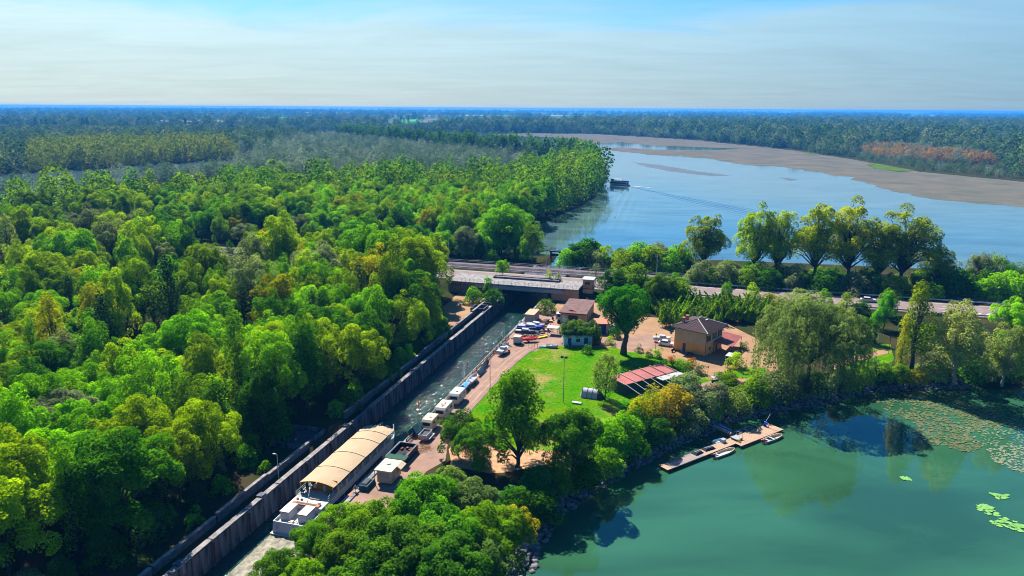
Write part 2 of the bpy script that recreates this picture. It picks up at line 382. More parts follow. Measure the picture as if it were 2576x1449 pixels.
def np_mesh(name, co, quads, m, smooth=False, tint=None):
    me = bpy.data.meshes.new(name); n, k = quads.shape
    me.vertices.add(len(co)); me.vertices.foreach_set('co', np.asarray(co, np.float32).ravel())
    me.loops.add(n * k); me.loops.foreach_set('vertex_index', quads.astype(np.int32).ravel())
    me.polygons.add(n); me.polygons.foreach_set('loop_start', np.arange(0, n * k, k, dtype=np.int32))
    if smooth: me.polygons.foreach_set('use_smooth', np.ones(n, bool))
    if tint is not None:
        a = me.attributes.new('tint', 'FLOAT', 'FACE'); a.data.foreach_set('value', np.asarray(tint, np.float32))
    if m: me.materials.append(m)
    me.update(calc_edges=True)
    return me

def ground_mat():
    m = bpy.data.materials.new('woodland_floor'); m.use_nodes = True; nt = m.node_tree; N = nt.nodes; L = nt.links; b = N['Principled BSDF']; b.inputs['Roughness'].default_value = 0.95; b.inputs['Specular IOR Level'].default_value = 0.0
    geo = N.new('ShaderNodeNewGeometry')
    n1 = N.new('ShaderNodeTexNoise'); n1.inputs['Scale'].default_value = 0.16; n1.inputs['Detail'].default_value = 8; L.new(geo.outputs['Position'], n1.inputs[0])
    r1 = N.new('ShaderNodeMapRange'); r1.inputs[1].default_value = 0.4; r1.inputs[2].default_value = 0.62; L.new(n1.outputs[0], r1.inputs[0])
    mx = N.new('ShaderNodeMix'); mx.data_type = 'RGBA'; mx.inputs[6].default_value = (0.02, 0.034, 0.008, 1); mx.inputs[7].default_value = (0.045, 0.034, 0.018, 1)
    L.new(r1.outputs[0], mx.inputs[0])
    # fields of the far plain: big cells of crops and fallow land
    vo = N.new('ShaderNodeTexVoronoi'); vo.inputs['Scale'].default_value = 0.0035; vo.distance = 'CHEBYCHEV'
    mp = N.new('ShaderNodeMapping'); mp.inputs['Scale'].default_value = (1, 0.55, 1); mp.inputs['Rotation'].default_value = (0, 0, 0.3); L.new(geo.outputs['Position'], mp.inputs[0]); L.new(mp.outputs[0], vo.inputs[0])
    cr = N.new('ShaderNodeValToRGB'); e = cr.color_ramp.elements; e[0].position = 0; e[0].color = (0.035, 0.075, 0.02, 1); e[1].position = 1; e[1].color = (0.16, 0.13, 0.07, 1)
    x = e.new(0.45); x.color = (0.06, 0.12, 0.03, 1); x = e.new(0.8); x.color = (0.08, 0.09, 0.04, 1)
    sp = N.new('ShaderNodeSeparateColor'); L.new(vo.outputs['Color'], sp.inputs[0]); L.new(sp.outputs[0], cr.inputs[0])
    sy = N.new('ShaderNodeSeparateXYZ'); L.new(geo.outputs['Position'], sy.inputs[0])
    fr = N.new('ShaderNodeMapRange'); fr.inputs[1].default_value = 1900; fr.inputs[2].default_value = 2300; L.new(sy.outputs['Y'], fr.inputs[0])
    m2 = N.new('ShaderNodeMix'); m2.data_type = 'RGBA'; L.new(fr.outputs[0], m2.inputs[0]); L.new(mx.outputs[2], m2.inputs[6]); L.new(cr.outputs[0], m2.inputs[7])
    L.new(m2.outputs[2], b.inputs['Base Color'])
    return m
build_ground()

def sheet(name, poly, z, m, label, kind='structure', rag=0.0, step=3.0, seed=1):
    """a flat area; rag wobbles its edge"""
    rnd = random.Random(seed); pts = []
    n = len(poly)
    for i in range(n):
        a = Vector(poly[i]); b = Vector(poly[(i + 1) % n]); k = max(1, int((b - a).length / step)) if rag else 1
        for j in range(k):
            p = a.lerp(b, j / k)
            if rag: p = p + Vector((rnd.gauss(0, rag), rnd.gauss(0, rag)))
            pts.append((p.x, p.y))
    bm = bmesh.new(); vs = [bm.verts.new((x, y, z)) for x, y in pts]
    bm.edges.ensure_lookup_table()
    es = [bm.edges.new((vs[i], vs[(i + 1) % len(vs)])) for i in range(len(vs))]
    bmesh.ops.triangle_fill(bm, edges=es, use_beauty=True)
    for f in bm.faces:
        if f.normal.z < 0: f.normal_flip()
    me = bpy.data.meshes.new(name); bm.to_mesh(me); bm.free(); me.materials.append(m)
    return tag(obj(name, me), label, kind=kind)

# ------------------------------------------------------------------ water
def rect(u0, v0, u1, v1): return [tuple(C(u0, v0)[:2]), tuple(C(u0, v1)[:2]), tuple(C(u1, v1)[:2]), tuple(C(u1, v0)[:2])]
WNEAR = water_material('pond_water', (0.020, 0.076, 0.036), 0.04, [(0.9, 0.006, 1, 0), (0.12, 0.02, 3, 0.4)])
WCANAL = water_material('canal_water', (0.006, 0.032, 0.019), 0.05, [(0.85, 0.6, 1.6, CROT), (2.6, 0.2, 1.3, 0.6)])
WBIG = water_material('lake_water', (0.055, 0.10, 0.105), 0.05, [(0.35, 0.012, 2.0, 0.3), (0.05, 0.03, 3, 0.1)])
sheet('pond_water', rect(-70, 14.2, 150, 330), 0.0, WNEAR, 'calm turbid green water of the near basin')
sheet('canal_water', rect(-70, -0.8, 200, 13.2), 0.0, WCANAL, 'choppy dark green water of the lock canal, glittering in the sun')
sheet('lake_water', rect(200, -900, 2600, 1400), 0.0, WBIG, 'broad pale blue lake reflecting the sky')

MUD = XY([(1240, 338), (1250, 341), (1380, 345), (1440, 350), (1490, 362), (1560, 358), (1640, 366), (1760, 370), (1860, 374), (1790, 378), (1650, 376), (1560, 371), (1500, 374), (1560, 381), (1640, 390), (1705, 393), (1790, 400), (1850, 411), (1900, 417), (1960, 418), (2040, 431), (2085, 436), (2085, 441), (2150, 444), (2140, 451), (2195, 463), (2215, 473), (2290, 490), (2340, 500), (2400, 506), (2470, 513), (2500, 512), (2576, 522), (2800, 540),
          (2810, 487), (2576, 457), (2310, 431), (2150, 401), (1990, 377), (1750, 352), (1500, 337), (1330, 335)], 0)
mat('lily_mat_brown', (0.125, 0.108, 0.084), 0.9, scale=0.03, col2=(0.078, 0.084, 0.066), spec=0.0)
mat('lily_mat_grey', (0.075, 0.10, 0.12), 0.8, 0.2, 0.05, spec=0.1)
sheet('lily_mat', MUD, 0.05, M('lily_mat_brown'), 'brown grey mat of floating water plants along the far bank of the lake', 'stuff', rag=2.6, step=6, seed=3)
for pix, sd in (([(1590, 408), (1660, 415), (1760, 432), (1835, 441), (1790, 443), (1700, 433), (1630, 420)], 5), ([(1955, 445), (2010, 452), (1990, 455)], 6)):
    sheet('lily_mat', XY(pix, 0), 0.05, M('lily_mat_grey'), 'thin grey streak of floating plants out on the open lake' if sd == 5 else 'small dark sliver of floating plants on the open lake', 'stuff', rag=0.8, step=6, seed=sd)
mat('marsh_green', (0.075, 0.13, 0.02), 0.9, 0.4, 0.05, spec=0.0)
sheet('marsh_meadow', XY([(2180, 412), (2240, 410), (2300, 418), (2320, 428), (2260, 432), (2200, 424)], 0.3), 0.35, M('marsh_green'), 'bright green reed meadow on the far lake shore', rag=1.0, step=8)
sheet('marsh_meadow', XY([(1990, 374), (2060, 380), (2090, 388), (2040, 388)], 0.3), 0.35, M('marsh_green'), 'small green marsh spit below the far woods', rag=1.0, step=10)
mat('field_green', (0.08, 0.30, 0.03), 0.95, 0.2, 0.01, spec=0.0)
for pix in ([(1005, 301), (1060, 300), (1058, 317), (1003, 316)], [(1095, 301), (1180, 301), (1175, 308), (1098, 309)], [(1400, 298), (1600, 303), (1560, 306), (1400, 303)]):
    sheet('field', XY(pix, 3.2), 3.25, M('field_green'), 'bright green crop field on the hazy plain')
mat('field_pale', (0.32, 0.28, 0.20), 0.95, 0.2, 0.01, spec=0.0)
for pix in ([(1690, 302), (1860, 303), (1850, 307), (1715, 307)], [(590, 273), (640, 273), (636, 275), (592, 275)], [(1860, 281), (2000, 283), (1960, 285)], [(400, 303), (640, 302), (600, 306), (420, 307)]):
    sheet('field', XY(pix, 3.2), 3.3, M('field_pale'), 'pale stubble field on the hazy plain')

rf_ = random.Random(41)
for i in range(46):
    y = 2300 + 6500 * rf_.random() ** 1.3; x = rf_.uniform(-0.72, 0.72) * y; a = rf_.uniform(-0.25, 0.15); L_, W_ = rf_.uniform(120, 420) * (y / 3000) ** 0.5, rf_.uniform(90, 260) * (y / 3000) ** 0.7
    if height(np.array([x]), np.array([y]))[0] < 1.5: continue
    c_, s_ = math.cos(a), math.sin(a); q = [(x + sx * L_ * c_ - sy * W_ * s_, y + sx * L_ * s_ + sy * W_ * c_) for sx, sy in ((-1, -1), (1, -1), (1, 1), (-1, 1))]
    g_ = i % 3; sheet('field', q, 3.0 + i * 0.012, M('field_green' if g_ == 0 else 'field_pale'), ('pale stubble strip' if g_ else 'green crop strip') + ' on the hazy far plain')
# wake of the far tour boat: low ridges on the lake surface
def wake():
    a = P(1580, 470, 0); rows = []; n, k = 120, 90
    co = []; 
    e1 = (P(1850, 590, 0) - a).normalized(); e2 = Vector((-e1.y, e1.x, 0))
    L_ = (P(1850, 590, 0) - a).length
    for i in range(n + 1):
        t = i / n; s = t * L_ * 1.25; half = 3 + 0.36 * s
        for j in range(k + 1):
            w_ = (j / k * 2 - 1); p = a + e1 * s + e2 * (w_ * half)
            d = abs(w_) * half
            edge = 1 - abs(w_) ** 6
            h = 0.0
            if s > 1: h = 0.30 * math.sin((d - 0.30 * s) * 1.15) * math.exp(-((abs(w_) - 0.72) / 0.22) ** 2) * (1 - t) ** 0.6
            h += 0.14 * math.sin(s * 0.9 + 0.4 * math.sin(d)) * math.exp(-(w_ / 0.2) ** 2) * (1 - t)
            co.append((p.x, p.y, 0.02 + (h + 0.06) * max(0, edge) * (1 - t ** 4)))
    idx = np.arange((n + 1) * (k + 1)).reshape(n + 1, k + 1)
    f = np.stack([idx[:-1, :-1], idx[1:, :-1], idx[1:, 1:], idx[:-1, 1:]], -1).reshape(-1, 4)
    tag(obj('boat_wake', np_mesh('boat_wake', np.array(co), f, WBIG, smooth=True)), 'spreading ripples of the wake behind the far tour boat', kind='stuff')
wake()
mat('foam', (0.30, 0.27, 0.20), 0.8, scale=0.9, col2=(0.10, 0.095, 0.07))
def prop_wash():
    rnd = random.Random(3); u0, u1, v0, v1 = -8.0, 17.6, 3.0, 11.8; n, k = 70, 40; co = []
    for i in range(n + 1):
        for j in range(k + 1):
            s = i / n; t = j / k; e = min(1, 4 * min(t, 1 - t), 6 * (1 - s) + 0.5)
            vv = v0 + (v1 - v0) * t + 0.25 * math.sin(i * 0.9) * (1 - abs(2 * t - 1))
            c = C(u0 + (u1 - u0) * s, vv)
            co.append((c.x, c.y, 0.02 + e * (0.06 + abs(rnd.gauss(0, 0.09)) + 0.08 * math.sin(i * 0.7 + j * 0.5))))
    idx = np.arange((n + 1) * (k + 1)).reshape(n + 1, k + 1)
    f = np.stack([idx[:-1, :-1], idx[:-1, 1:], idx[1:, 1:], idx[1:, :-1]], -1).reshape(-1, 4)
    tag(obj('churned_water', np_mesh('churned_water', np.array(co), f, M('foam'))), 'brown churned water foaming behind the moored tour boat stern', kind='stuff')
prop_wash()

# ------------------------------------------------------------------ lawn, yards, paths
LAWN_E = [(1180, 1052), (1186, 1032), (1215, 1000), (1262, 950), (1300, 912), (1330, 888), (1362, 873), (1400, 870)]
sheet('yard', XY([(1330, 880), (1340, 850), (1375, 800), (1400, 765), (1450, 740), (1520, 760), (1600, 795), (1660, 800), (1720, 815), (1830, 815), (1900, 850), (1950, 880), (1960, 930), (1900, 950), (1800, 985), (1760, 975), (1700, 930), (1600, 900), (1480, 885)], LAND), LAND + 0.012, M('yard_dirt'), 'sandy bare yard around the buildings')
mat('lawn_grass', (0.028, 0.155, 0.0006), 0.95, scale=0.20, col2=(0.095, 0.165, 0.002), spec=0.0)
def lawn_mat():
    m = MATS['lawn_grass']; nt = m.node_tree; N = nt.nodes; L = nt.links; b = N['Principled BSDF']
    geo = N.new('ShaderNodeNewGeometry'); n1 = N.new('ShaderNodeTexNoise'); n1.inputs['Scale'].default_value = 0.11; n1.inputs['Detail'].default_value = 8; n1.inputs['Roughness'].default_value = 0.62; L.new(geo.outputs['Position'], n1.inputs[0])
    r = N.new('ShaderNodeMapRange'); r.inputs[1].default_value = 0.52; r.inputs[2].default_value = 0.68; r.inputs[4].default_value = 0.9; L.new(n1.outputs[0], r.inputs[0])
    mx = N.new('ShaderNodeMix'); mx.data_type = 'RGBA'; L.new(r.outputs[0], mx.inputs[0]); L.new(b.inputs['Base Color'].links[0].from_socket, mx.inputs[6]); mx.inputs[7].default_value = (0.25, 0.18, 0.06, 1)
    n2 = N.new('ShaderNodeTexNoise'); n2.inputs['Scale'].default_value = 1.7; n2.inputs['Detail'].default_value = 6; L.new(geo.outputs['Position'], n2.inputs[0])
    r2 = N.new('ShaderNodeMapRange'); r2.inputs[1].default_value = 0.3; r2.inputs[2].default_value = 0.7; r2.inputs[3].default_value = 0.62; r2.inputs[4].default_value = 1.3; L.new(n2.outputs[0], r2.inputs[0])
    hv = N.new('ShaderNodeHueSaturation'); L.new(mx.outputs[2], hv.inputs['Color']); L.new(r2.outputs[0], hv.inputs['Value'])
    L.new(hv.outputs[0], b.inputs['Base Color'])
lawn_mat()
sheet('lawn', XY(LAWN_E + [(1480, 876), (1540, 872), (1575, 885), (1625, 890), (1690, 908), (1740, 930), (1795, 957), (1770, 966), (1700, 990), (1640, 1040), (1600, 1068), (1560, 1105), (1440, 1118), (1380, 1135), (1250, 1130), (1190, 1085)], LAND), LAND + 0.03, M('lawn_grass'), 'bright green mown lawn with worn bare patches', rag=0.12, step=2)
sheet('lawn', XY([(1826, 938), (1870, 922), (1920, 925), (1940, 945), (1880, 952), (1850, 952)], LAND), LAND + 0.03, M('lawn_grass'), 'small patch of grass beside the white van', rag=0.1, step=2)
sheet('lawn', XY([(2100, 905), (2160, 868), (2240, 866), (2250, 905), (2200, 935), (2130, 935)], LAND), LAND + 0.03, M('lawn_grass'), 'small lawn crossed by a footpath behind the weeping willow', rag=0.1, step=2)
sheet('footpath', XY([(2090, 918), (2150, 896), (2236, 878), (2238, 888), (2160, 908), (2100, 930)], LAND), LAND + 0.05, M('yard_dirt'), 'beige footpath beyond the weeping willow')
sheet('dirt_track', XY([(1190, 1085), (1250, 1130), (1380, 1135), (1440, 1118), (1420, 1160), (1330, 1180), (1230, 1190), (1130, 1175), (1130, 1120)], LAND), LAND + 0.02, M('straw'), 'reddish bare earth at the foot of the poplar', rag=0.3, step=2)
def lane():
    edge = [tuple(P(x, y, LAND)[:2]) for x, y in [(960, 1330), (1020, 1240), (1075, 1185), (1120, 1160), (1128, 1110), (1178, 1054)] + LAWN_E + [(1440, 868), (1500, 866), (1560, 874), (1600, 884), (1660, 870), (1640, 840), (1560, 850), (1500, 850), (1440, 850), (1410, 845)]]
    quay = [tuple(C(u, 12.95)[:2]) for u in (152, 120, 90, 60, 30, 0, -20)]
    sheet('lane', quay + [tuple(C(-20, 19)[:2])] + edge, LAND + 0.04, M('pavement'), 'pinkish paved lane along the quay')
lane()
mat('old_patch', (0.185, 0.118, 0.09), 0.95, scale=0.8, col2=(0.24, 0.15, 0.112))
mat('pale_track', (0.33, 0.205, 0.15), 0.95, scale=0.5, col2=(0.27, 0.165, 0.12))
for u0, v0, lu, lv, sd in ((88, 16.6, 9, 2.2, 1), (66, 18.0, 6, 1.2, 2), (40, 18.0, 5, 1.6, 3), (100, 20.0, 4, 3, 4), (58, 18.0, 3, 0.8, 5), (20, 16.8, 6, 1.5, 6), (112, 22.5, 5, 3.0, 7)):
    sheet('paving_patch', [tuple(C(u0 + a * lu, v0 + b * lv)[:2]) for a, b in ((0, 0), (1, 0.1), (0.95, 1), (0.1, 0.9))], LAND + 0.046, M('old_patch'), 'darker repaired patch in the quay lane', rag=0.12, step=1.0, seed=sd)
for k, off in enumerate((1.0, 2.5)):
    e_ = [Vector((*a, 0)) for a in XY(LAWN_E, LAND)]; ring = []
    for s_ in (off, off + 0.35):
        side = [e_[i] + Vector((-(e_[min(i + 1, len(e_) - 1)] - e_[max(i - 1, 0)]).normalized().y, (e_[min(i + 1, len(e_) - 1)] - e_[max(i - 1, 0)]).normalized().x, 0)) * s_ for i in range(len(e_))]
        ring += [(q.x, q.y) for q in (side if s_ == off else side[::-1])]
    sheet('wheel_track', ring, LAND + 0.05, M('pale_track'), 'pale wheel track worn into the quay lane', rag=0.05, step=1.5, seed=30 + k)
mb = MB()
for a, b in zip(XY(LAWN_E, LAND)[:-1], XY(LAWN_E, LAND)[1:]):
    mb.tube([(*a, LAND + 0.03), (*b, LAND + 0.03)], 0.11, 4)
tag(mb.build('lawn_kerb', M('pale_concrete')), 'low pale kerb between lane and lawn', kind='structure')
sheet('pad', [tuple(C(u, v)[:2]) for u, v in ((110, -3.2), (151, -3.2), (151, -16), (128, -14), (116, -9))], LAND + 0.02, M('yard_dirt'), 'sandy bare landing by the lock pits below the bridge', rag=0.3, step=3)
sheet('clearing', [tuple(C(u, v)[:2]) for u, v in ((150, -118), (161, -118), (161, -84), (148, -88))], LAND + 0.6, M('pavement'), 'pinkish paved clearing in the wood beside the road', rag=0.3, step=3)
# ------------------------------------------------------------------ lock canal
def lock_wall():
    t = thing('lock_wall', 'long stained concrete lock wall with walkway and parapet on the wooded canal side', 'wall', C(0, 0, 0), CROT)
    MB().box(-0.6, -25, -3, -0.16, 196, 4.0).build('wall_core', M('stained_concrete'), t)
    MB().box(-2.6, -25, 0, -0.6, 152, 2.6).build('walkway', M('concrete'), t)
    pm = MB().box(-0.16, -1.84, -0.6, 0.0, 1.84, 3.72).mesh('wall_panel', M('stained_concrete'))
    bm_ = MB().box(-0.16, -0.16, -3, 0.16, 0.16, 3.98, tx=0.0).mesh('buttress', M('concrete'))
    cm = MB().box(-0.68, -3.9, 4.0, 0.2, 3.9, 4.16).mesh('coping', M('pale_concrete'))
    rnd = random.Random(8)
    for i in range(46):
        y = -22 + i * 4.0
        obj('wall_panel', pm, t, (rnd.uniform(-0.05, 0.03), y, rnd.uniform(-0.06, 0.04)))
        obj('buttress', bm_, t, (0, y + 2.0, 0))
    for i in range(22):
        if i in (9,): continue
        obj('coping', cm, t, (0, -20 + i * 8.0, rnd.uniform(-0.03, 0.05)))
    for i in range(14):
        y0 = -25 + i * 12.6
        if i == 5: continue
        h = 4.6 + (0.25 if i % 3 == 0 else 0)
        p = MB().box(-3.05, y0, 0, -2.62, y0 + 12.2, h).build('parapet', M('concrete'), t)
        MB().box(-3.12, y0, h, -2.55, y0 + 12.2, h + 0.1).build('parapet_cap', M('pale_concrete'), p)
    for y in (8.0, 40.0, 72.0, 100.0):
        ld = MB()
        for x_ in (-0.25, 0.25): ld.tube([(0.24, y + x_, 0.1), (0.24, y + x_, 4.5)], 0.035, 4)
        for k in range(12): ld.tube([(0.24, y - 0.25, 0.3 + k * 0.34), (0.24, y + 0.25, 0.3 + k * 0.34)], 0.025, 4)
        ld.build('ladder', M('rust'), t)
    fm = MB().tube([(0.36, 0, 0.5), (0.36, 0, 3.6)], 0.14, 7).mesh('fender', M('timber_dark'))
    for i in range(20): obj('fender', fm, t, (0, -18 + i * 8.0 + 2.0, 0))
    for y in (1.5, 19.5, 46.0, 77.0):
        MB().box(-0.9, y, 2.6, 0.1, y + 1.2, 4.4).build('pier_block', M('stained_concrete'), t)
lock_wall()

def open_pit(u, v, lu, lv, zt, label, m='stained_concrete'):
    t = thing('lock_pit', label, 'pit', C(u, v, 0), CROT, 'sunken pits along the lock wall')
    for nm, b in (('side_wall', (0, 0, 0.25, lu)), ('side_wall', (lv - 0.25, 0, lv, lu)), ('end_wall', (0.25, 0, lv - 0.25, 0.25)), ('end_wall', (0.25, lu - 0.25, lv - 0.25, lu))):
        MB().box(b[0], b[1], 2.0, b[2], b[3], zt).build(nm, M(m), t)
    MB().box(0.25, 0.25, 3.5, lv - 0.25, lu - 0.25, 3.62).build('pit_floor', M('tarp_dark'), t)
open_pit(36.5, -10.2, 7.5, 7.0, 4.3, 'big dark sunken basin behind the lock wall opposite the ship bow')
open_pit(129.5, -4.6, 4.5, 4.2, 4.9, 'near dark walled pit on the sandy landing by the bridge')
open_pit(136.5, -3.6, 5.0, 3.4, 4.9, 'far walled pit on the sandy landing, nearest the bridge')

def quay():
    q = MB().box(12.35, -30, -3, 16.4, 152, 3.515).build('quay', M('concrete'), None, loc=C(0, 0, 0), rot=CROT)
    tag(q, 'concrete quay along the boat side of the canal', kind='structure')
    km = MB().box(12.2, -1.46, 3.3, 12.9, 1.46, 3.74).mesh('kerb_stone', M('pale_concrete'))
    for i in range(60): obj('kerb_stone', km, q, (0, -28 + i * 3.0, random.uniform(-0.02, 0.02)))
quay()
def quay_rail():
    t = thing('quay_rail', 'dark timber guard rail along the quay edge behind the caravans', 'railing', C(0, 13.05, LAND), CROT)
    pm = MB().box(-0.08, -0.08, 0, 0.08, 0.08, 1.0).mesh('post', M('timber_dark'))
    for i in range(26): obj('post', pm, t, (0, 44 + i * 2.6, 0))
    MB().box(-0.05, 44, 0.75, 0.05, 109, 0.95).build('top_rail', M('timber_dark'), t)
    MB().box(-0.05, 44, 0.35, 0.05, 109, 0.5).build('lower_rail', M('timber_dark'), t)
quay_rail()

# ------------------------------------------------------------------ bridge, road, railway
def bridge():
    t = thing('road_bridge', 'concrete road bridge carrying road and railway over the canal mouth', 'bridge', C(149.5, 0, 0), CROT)
    MB().box(-19, 0, 7.12, 23.6, 11.4, 7.6).build('walkway_deck', M('pale_concrete'), t)
    MB().box(-10, -0.25, 6.0, 18.9, 0.6, 7.1).build('edge_beam', M('grey_metal'), t)
    MB().box(-1.2, 5.0, 4.4, 13.6, 41.0, 5.02).build('deck_slab', M('stained_concrete'), t)
    MB().box(-19.5, 1.2, 0, -1.2, 2.0, 7.1).build('abutment', M('pale_concrete'), t)
    MB().box(15.0, 0.9, 0, 23.6, 1.8, 7.1).build('abutment', M('tan_render'), t)
    MB().box(-19, 11.0, 3.0, 23.6, 11.35, 7.1).build('rear_wall', M('concrete'), t)
    MB().box(-1.9, 2.0, -3, -0.95, 46, 4.38).build('pier', M('concrete'), t)
    MB().box(13.3, 2.0, -3, 14.6, 46, 4.38).build('pier', M('stained_concrete'), t)
    pl = MB().box(-6, 8.0, 7.61, 15.5, 8.3, 8.15).box(-6, 10.4, 7.61, 15.5, 10.7, 8.15).box(-6.3, 8.0, 7.61, -6, 10.7, 8.15).box(15.5, 8.0, 7.61, 15.8, 10.7, 8.15).box(-6, 8.3, 7.62, 15.5, 10.4, 7.95).build('planter', M('concrete'), t)
    rm = MB().box(-0.035, -0.035, 7.6, 0.035, 0.035, 8.6).mesh('rail_post', M('galvanised'))
    for i in range(31): obj('rail_post', rm, t, (-18.8 + i * 1.4, 0.15, 0))
    for z in (8.1, 8.56): MB().box(-18.8, 0.125, z, 23.4, 0.175, z + 0.05).build('hand_rail', M('galvanised'), t)
    for i in range(7): MB().box(-18 + i * 2.5, 1.12, 0.2, -17.85 + i * 2.5, 1.2, 7.0).build('wall_rib', M('stained_concrete'), t)
bridge()

ROADZ = 5.06
def csheet(name, u0, u1, v0, v1, z, m, label, kind='structure', parent=None):
    mb = MB(); n = max(1, int((v1 - v0) / 40))
    for i in range(n):
        a = v0 + (v1 - v0) * i / n; b = v0 + (v1 - v0) * (i + 1) / n
        mb.add([C(u0, a, z), C(u0, b, z), C(u1, b, z), C(u1, a, z)], [(0, 1, 2, 3)])
    o = mb.build(name, m)
    return tag(o, label, kind=kind)
csheet('road', 162.5, 176.8, -330, 330, ROADZ, M('asphalt_road'), 'two lane causeway road running across the scene')
def markings():
    mb = MB()
    for u in (163.6, 175.6): 
        for i in range(16): mb.add([C(u, -320 + i * 40, ROADZ + 0.006), C(u, -280 + i * 40, ROADZ + 0.006), C(u + 0.25, -280 + i * 40, ROADZ + 0.006), C(u + 0.25, -320 + i * 40, ROADZ + 0.006)], [(0, 1, 2, 3)])
    for i in range(80):
        v = -320 + i * 8
        mb.add([C(169.5, v, ROADZ + 0.006), C(169.5, v + 4, ROADZ + 0.006), C(169.75, v + 4, ROADZ + 0.006), C(169.75, v, ROADZ + 0.006)], [(0, 1, 2, 3)])
    for i in range(9):
        v = 128 + i * 2.2
        mb.add([C(164.6, v, ROADZ + 0.006), C(164.6, v + 0.6, ROADZ + 0.006), C(167.4, v + 2.4, ROADZ + 0.006), C(167.4, v + 1.8, ROADZ + 0.006)], [(0, 1, 2, 3)])
    for i in range(10):
        v = 130 + i * 3
        mb.add([C(172.0, v, ROADZ + 0.006), C(172.0, v + 1.6, ROADZ + 0.006), C(172.3, v + 1.6, ROADZ + 0.006), C(172.3, v, ROADZ + 0.006)], [(0, 1, 2, 3)])
    tag(mb.build('road_markings', M('white_paint')), 'white lane lines and hatching painted on the causeway road', kind='structure')
markings()
csheet('track_bed', 179.6, 189.0, -330, 330, 5.09, M('ballast'), 'grey ballast bed of the railway beside the road')
def railway():
    t = thing('railway_track', 'two steel rails on sleepers running along the causeway', 'railway', C(184, 0, 5.09), CROT)
    for y in (-0.72, 0.72): MB().box(-330, y - 0.05, 0.18, 330, y + 0.05, 0.36).build('rail', M('rail_steel'), t)
    sm = MB().box(-0.14, -1.3, 0, 0.14, 1.3, 0.17).mesh('sleeper', M('pale_concrete'))
    for i in range(190): obj('sleeper', sm, t, (-30 + i * 1.0, 0, 0))
railway()
def guard_rail(u, v0, v1, label):
    t = thing('guard_rail', label, 'guard rail', C(u, 0, ROADZ), CROT, 'steel guard rails of the causeway road')
    pm = MB().box(-0.06, -0.06, -0.4, 0.06, 0.06, 0.8).mesh('post', M('galvanised'))
    for i in range(int((v1 - v0) / 4) + 1): obj('post', pm, t, (v0 + i * 4, 0, 0))
    MB().box(v0, -0.14, 0.45, v1, -0.07, 0.85).build('beam', M('galvanised'), t)
guard_rail(178.4, -60, 200, 'steel guard rail between the road and the railway')
guard_rail(161.9, 30, 200, 'steel guard rail on the yard side of the causeway road')
def lineside_fence():
    t = thing('lineside_fence', 'long low grey fence on the lake side of the railway', 'fence', C(190.0, 0, 4.9), CROT)
    pm = MB().box(-0.07, -0.07, 0, 0.07, 0.07, 1.1).mesh('post', M('pale_concrete'))
    for i in range(70): obj('post', pm, t, (-40 + i * 3.5, 0, 0))
    for z in (0.45, 0.95): MB().box(-40, -0.04, z, 202, 0.04, z + 0.1).build('fence_rail', M('galvanised'), t)
lineside_fence()

def sluice():
    t = thing('sluice_gantry', 'dark steel sluice gantry across the canal at the lake mouth', 'gantry', C(226, 0, 0), CROT)
    MB().box(-3.0, -1.2, 4.0, 10.5, 1.2, 4.5).build('platform', M('dark_metal'), t)
    for x in (-2.5, 1.2, 6.5, 10.0): MB().box(x - 0.2, -1.0, -3, x + 0.2, 1.0, 4.0).build('leg', M('dark_metal'), t)
    MB().box(-2.8, -0.3, 2.2, 10.3, 0.3, 3.2).build('gate_beam', M('dark_metal'), t)
    for y in (-1.1, 1.1):
        r = MB()
        for z in (5.0, 5.5): r.box(-3, y - 0.04, z, 10.5, y + 0.04, z + 0.06)
        for k in range(8): r.box(-2.9 + k * 1.9, y - 0.04, 4.5, -2.82 + k * 1.9, y + 0.04, 5.55)
        r.build('railing', M('dark_metal'), t)
    MB().box(3, -0.6, 4.5, 4, 0.6, 5.7).build('winch_box', M('dark_metal'), t)
sluice()

# ------------------------------------------------------------------ buildings
def window(t, x, y, z, wd, ht, face, shutters=False, frame='white_paint'):
    """a window in a wall that faces -x ('x') or -y ('y'): frame proud of the wall, pane inside it, sill below"""
    f = MB(); g = MB(); s = MB(); e = 0.07
    def bx(b, a0, z0, a1, z1, d0, d1):
        if face == 'y': b.box(x + a0, y - d1, z + z0, x + a1, y - d0, z + z1)
        elif face == 'x': b.box(x - d1, y + a0, z + z0, x - d0, y + a1, z + z1)
        else: b.box(x + d0, y + a0, z + z0, x + d1, y + a1, z + z1)
    bx(f, -wd / 2 - e, -e, wd / 2 + e, 0, -0.02, 0.08); bx(f, -wd / 2 - e, ht, wd / 2 + e, ht + e, -0.02, 0.08)
    bx(f, -wd / 2 - e, 0, -wd / 2, ht, -0.02, 0.08); bx(f, wd / 2, 0, wd / 2 + e, ht, -0.02, 0.08); bx(f, -0.03, 0, 0.03, ht, -0.02, 0.06)
    o = f.build('window', M(frame), t)
    bx(g, -wd / 2, 0, wd / 2, ht, -0.02, 0.03); g.build('pane', M('glass_dark'), o)
    if shutters:
        for sg in (-1, 1):
            h = MB(); c = sg * (wd / 2 + 0.34); bx(h, c - 0.24, -0.03, c + 0.24, ht + 0.03, -0.01, 0.07); h.build('shutter', M('timber_dark'), o)
    return o
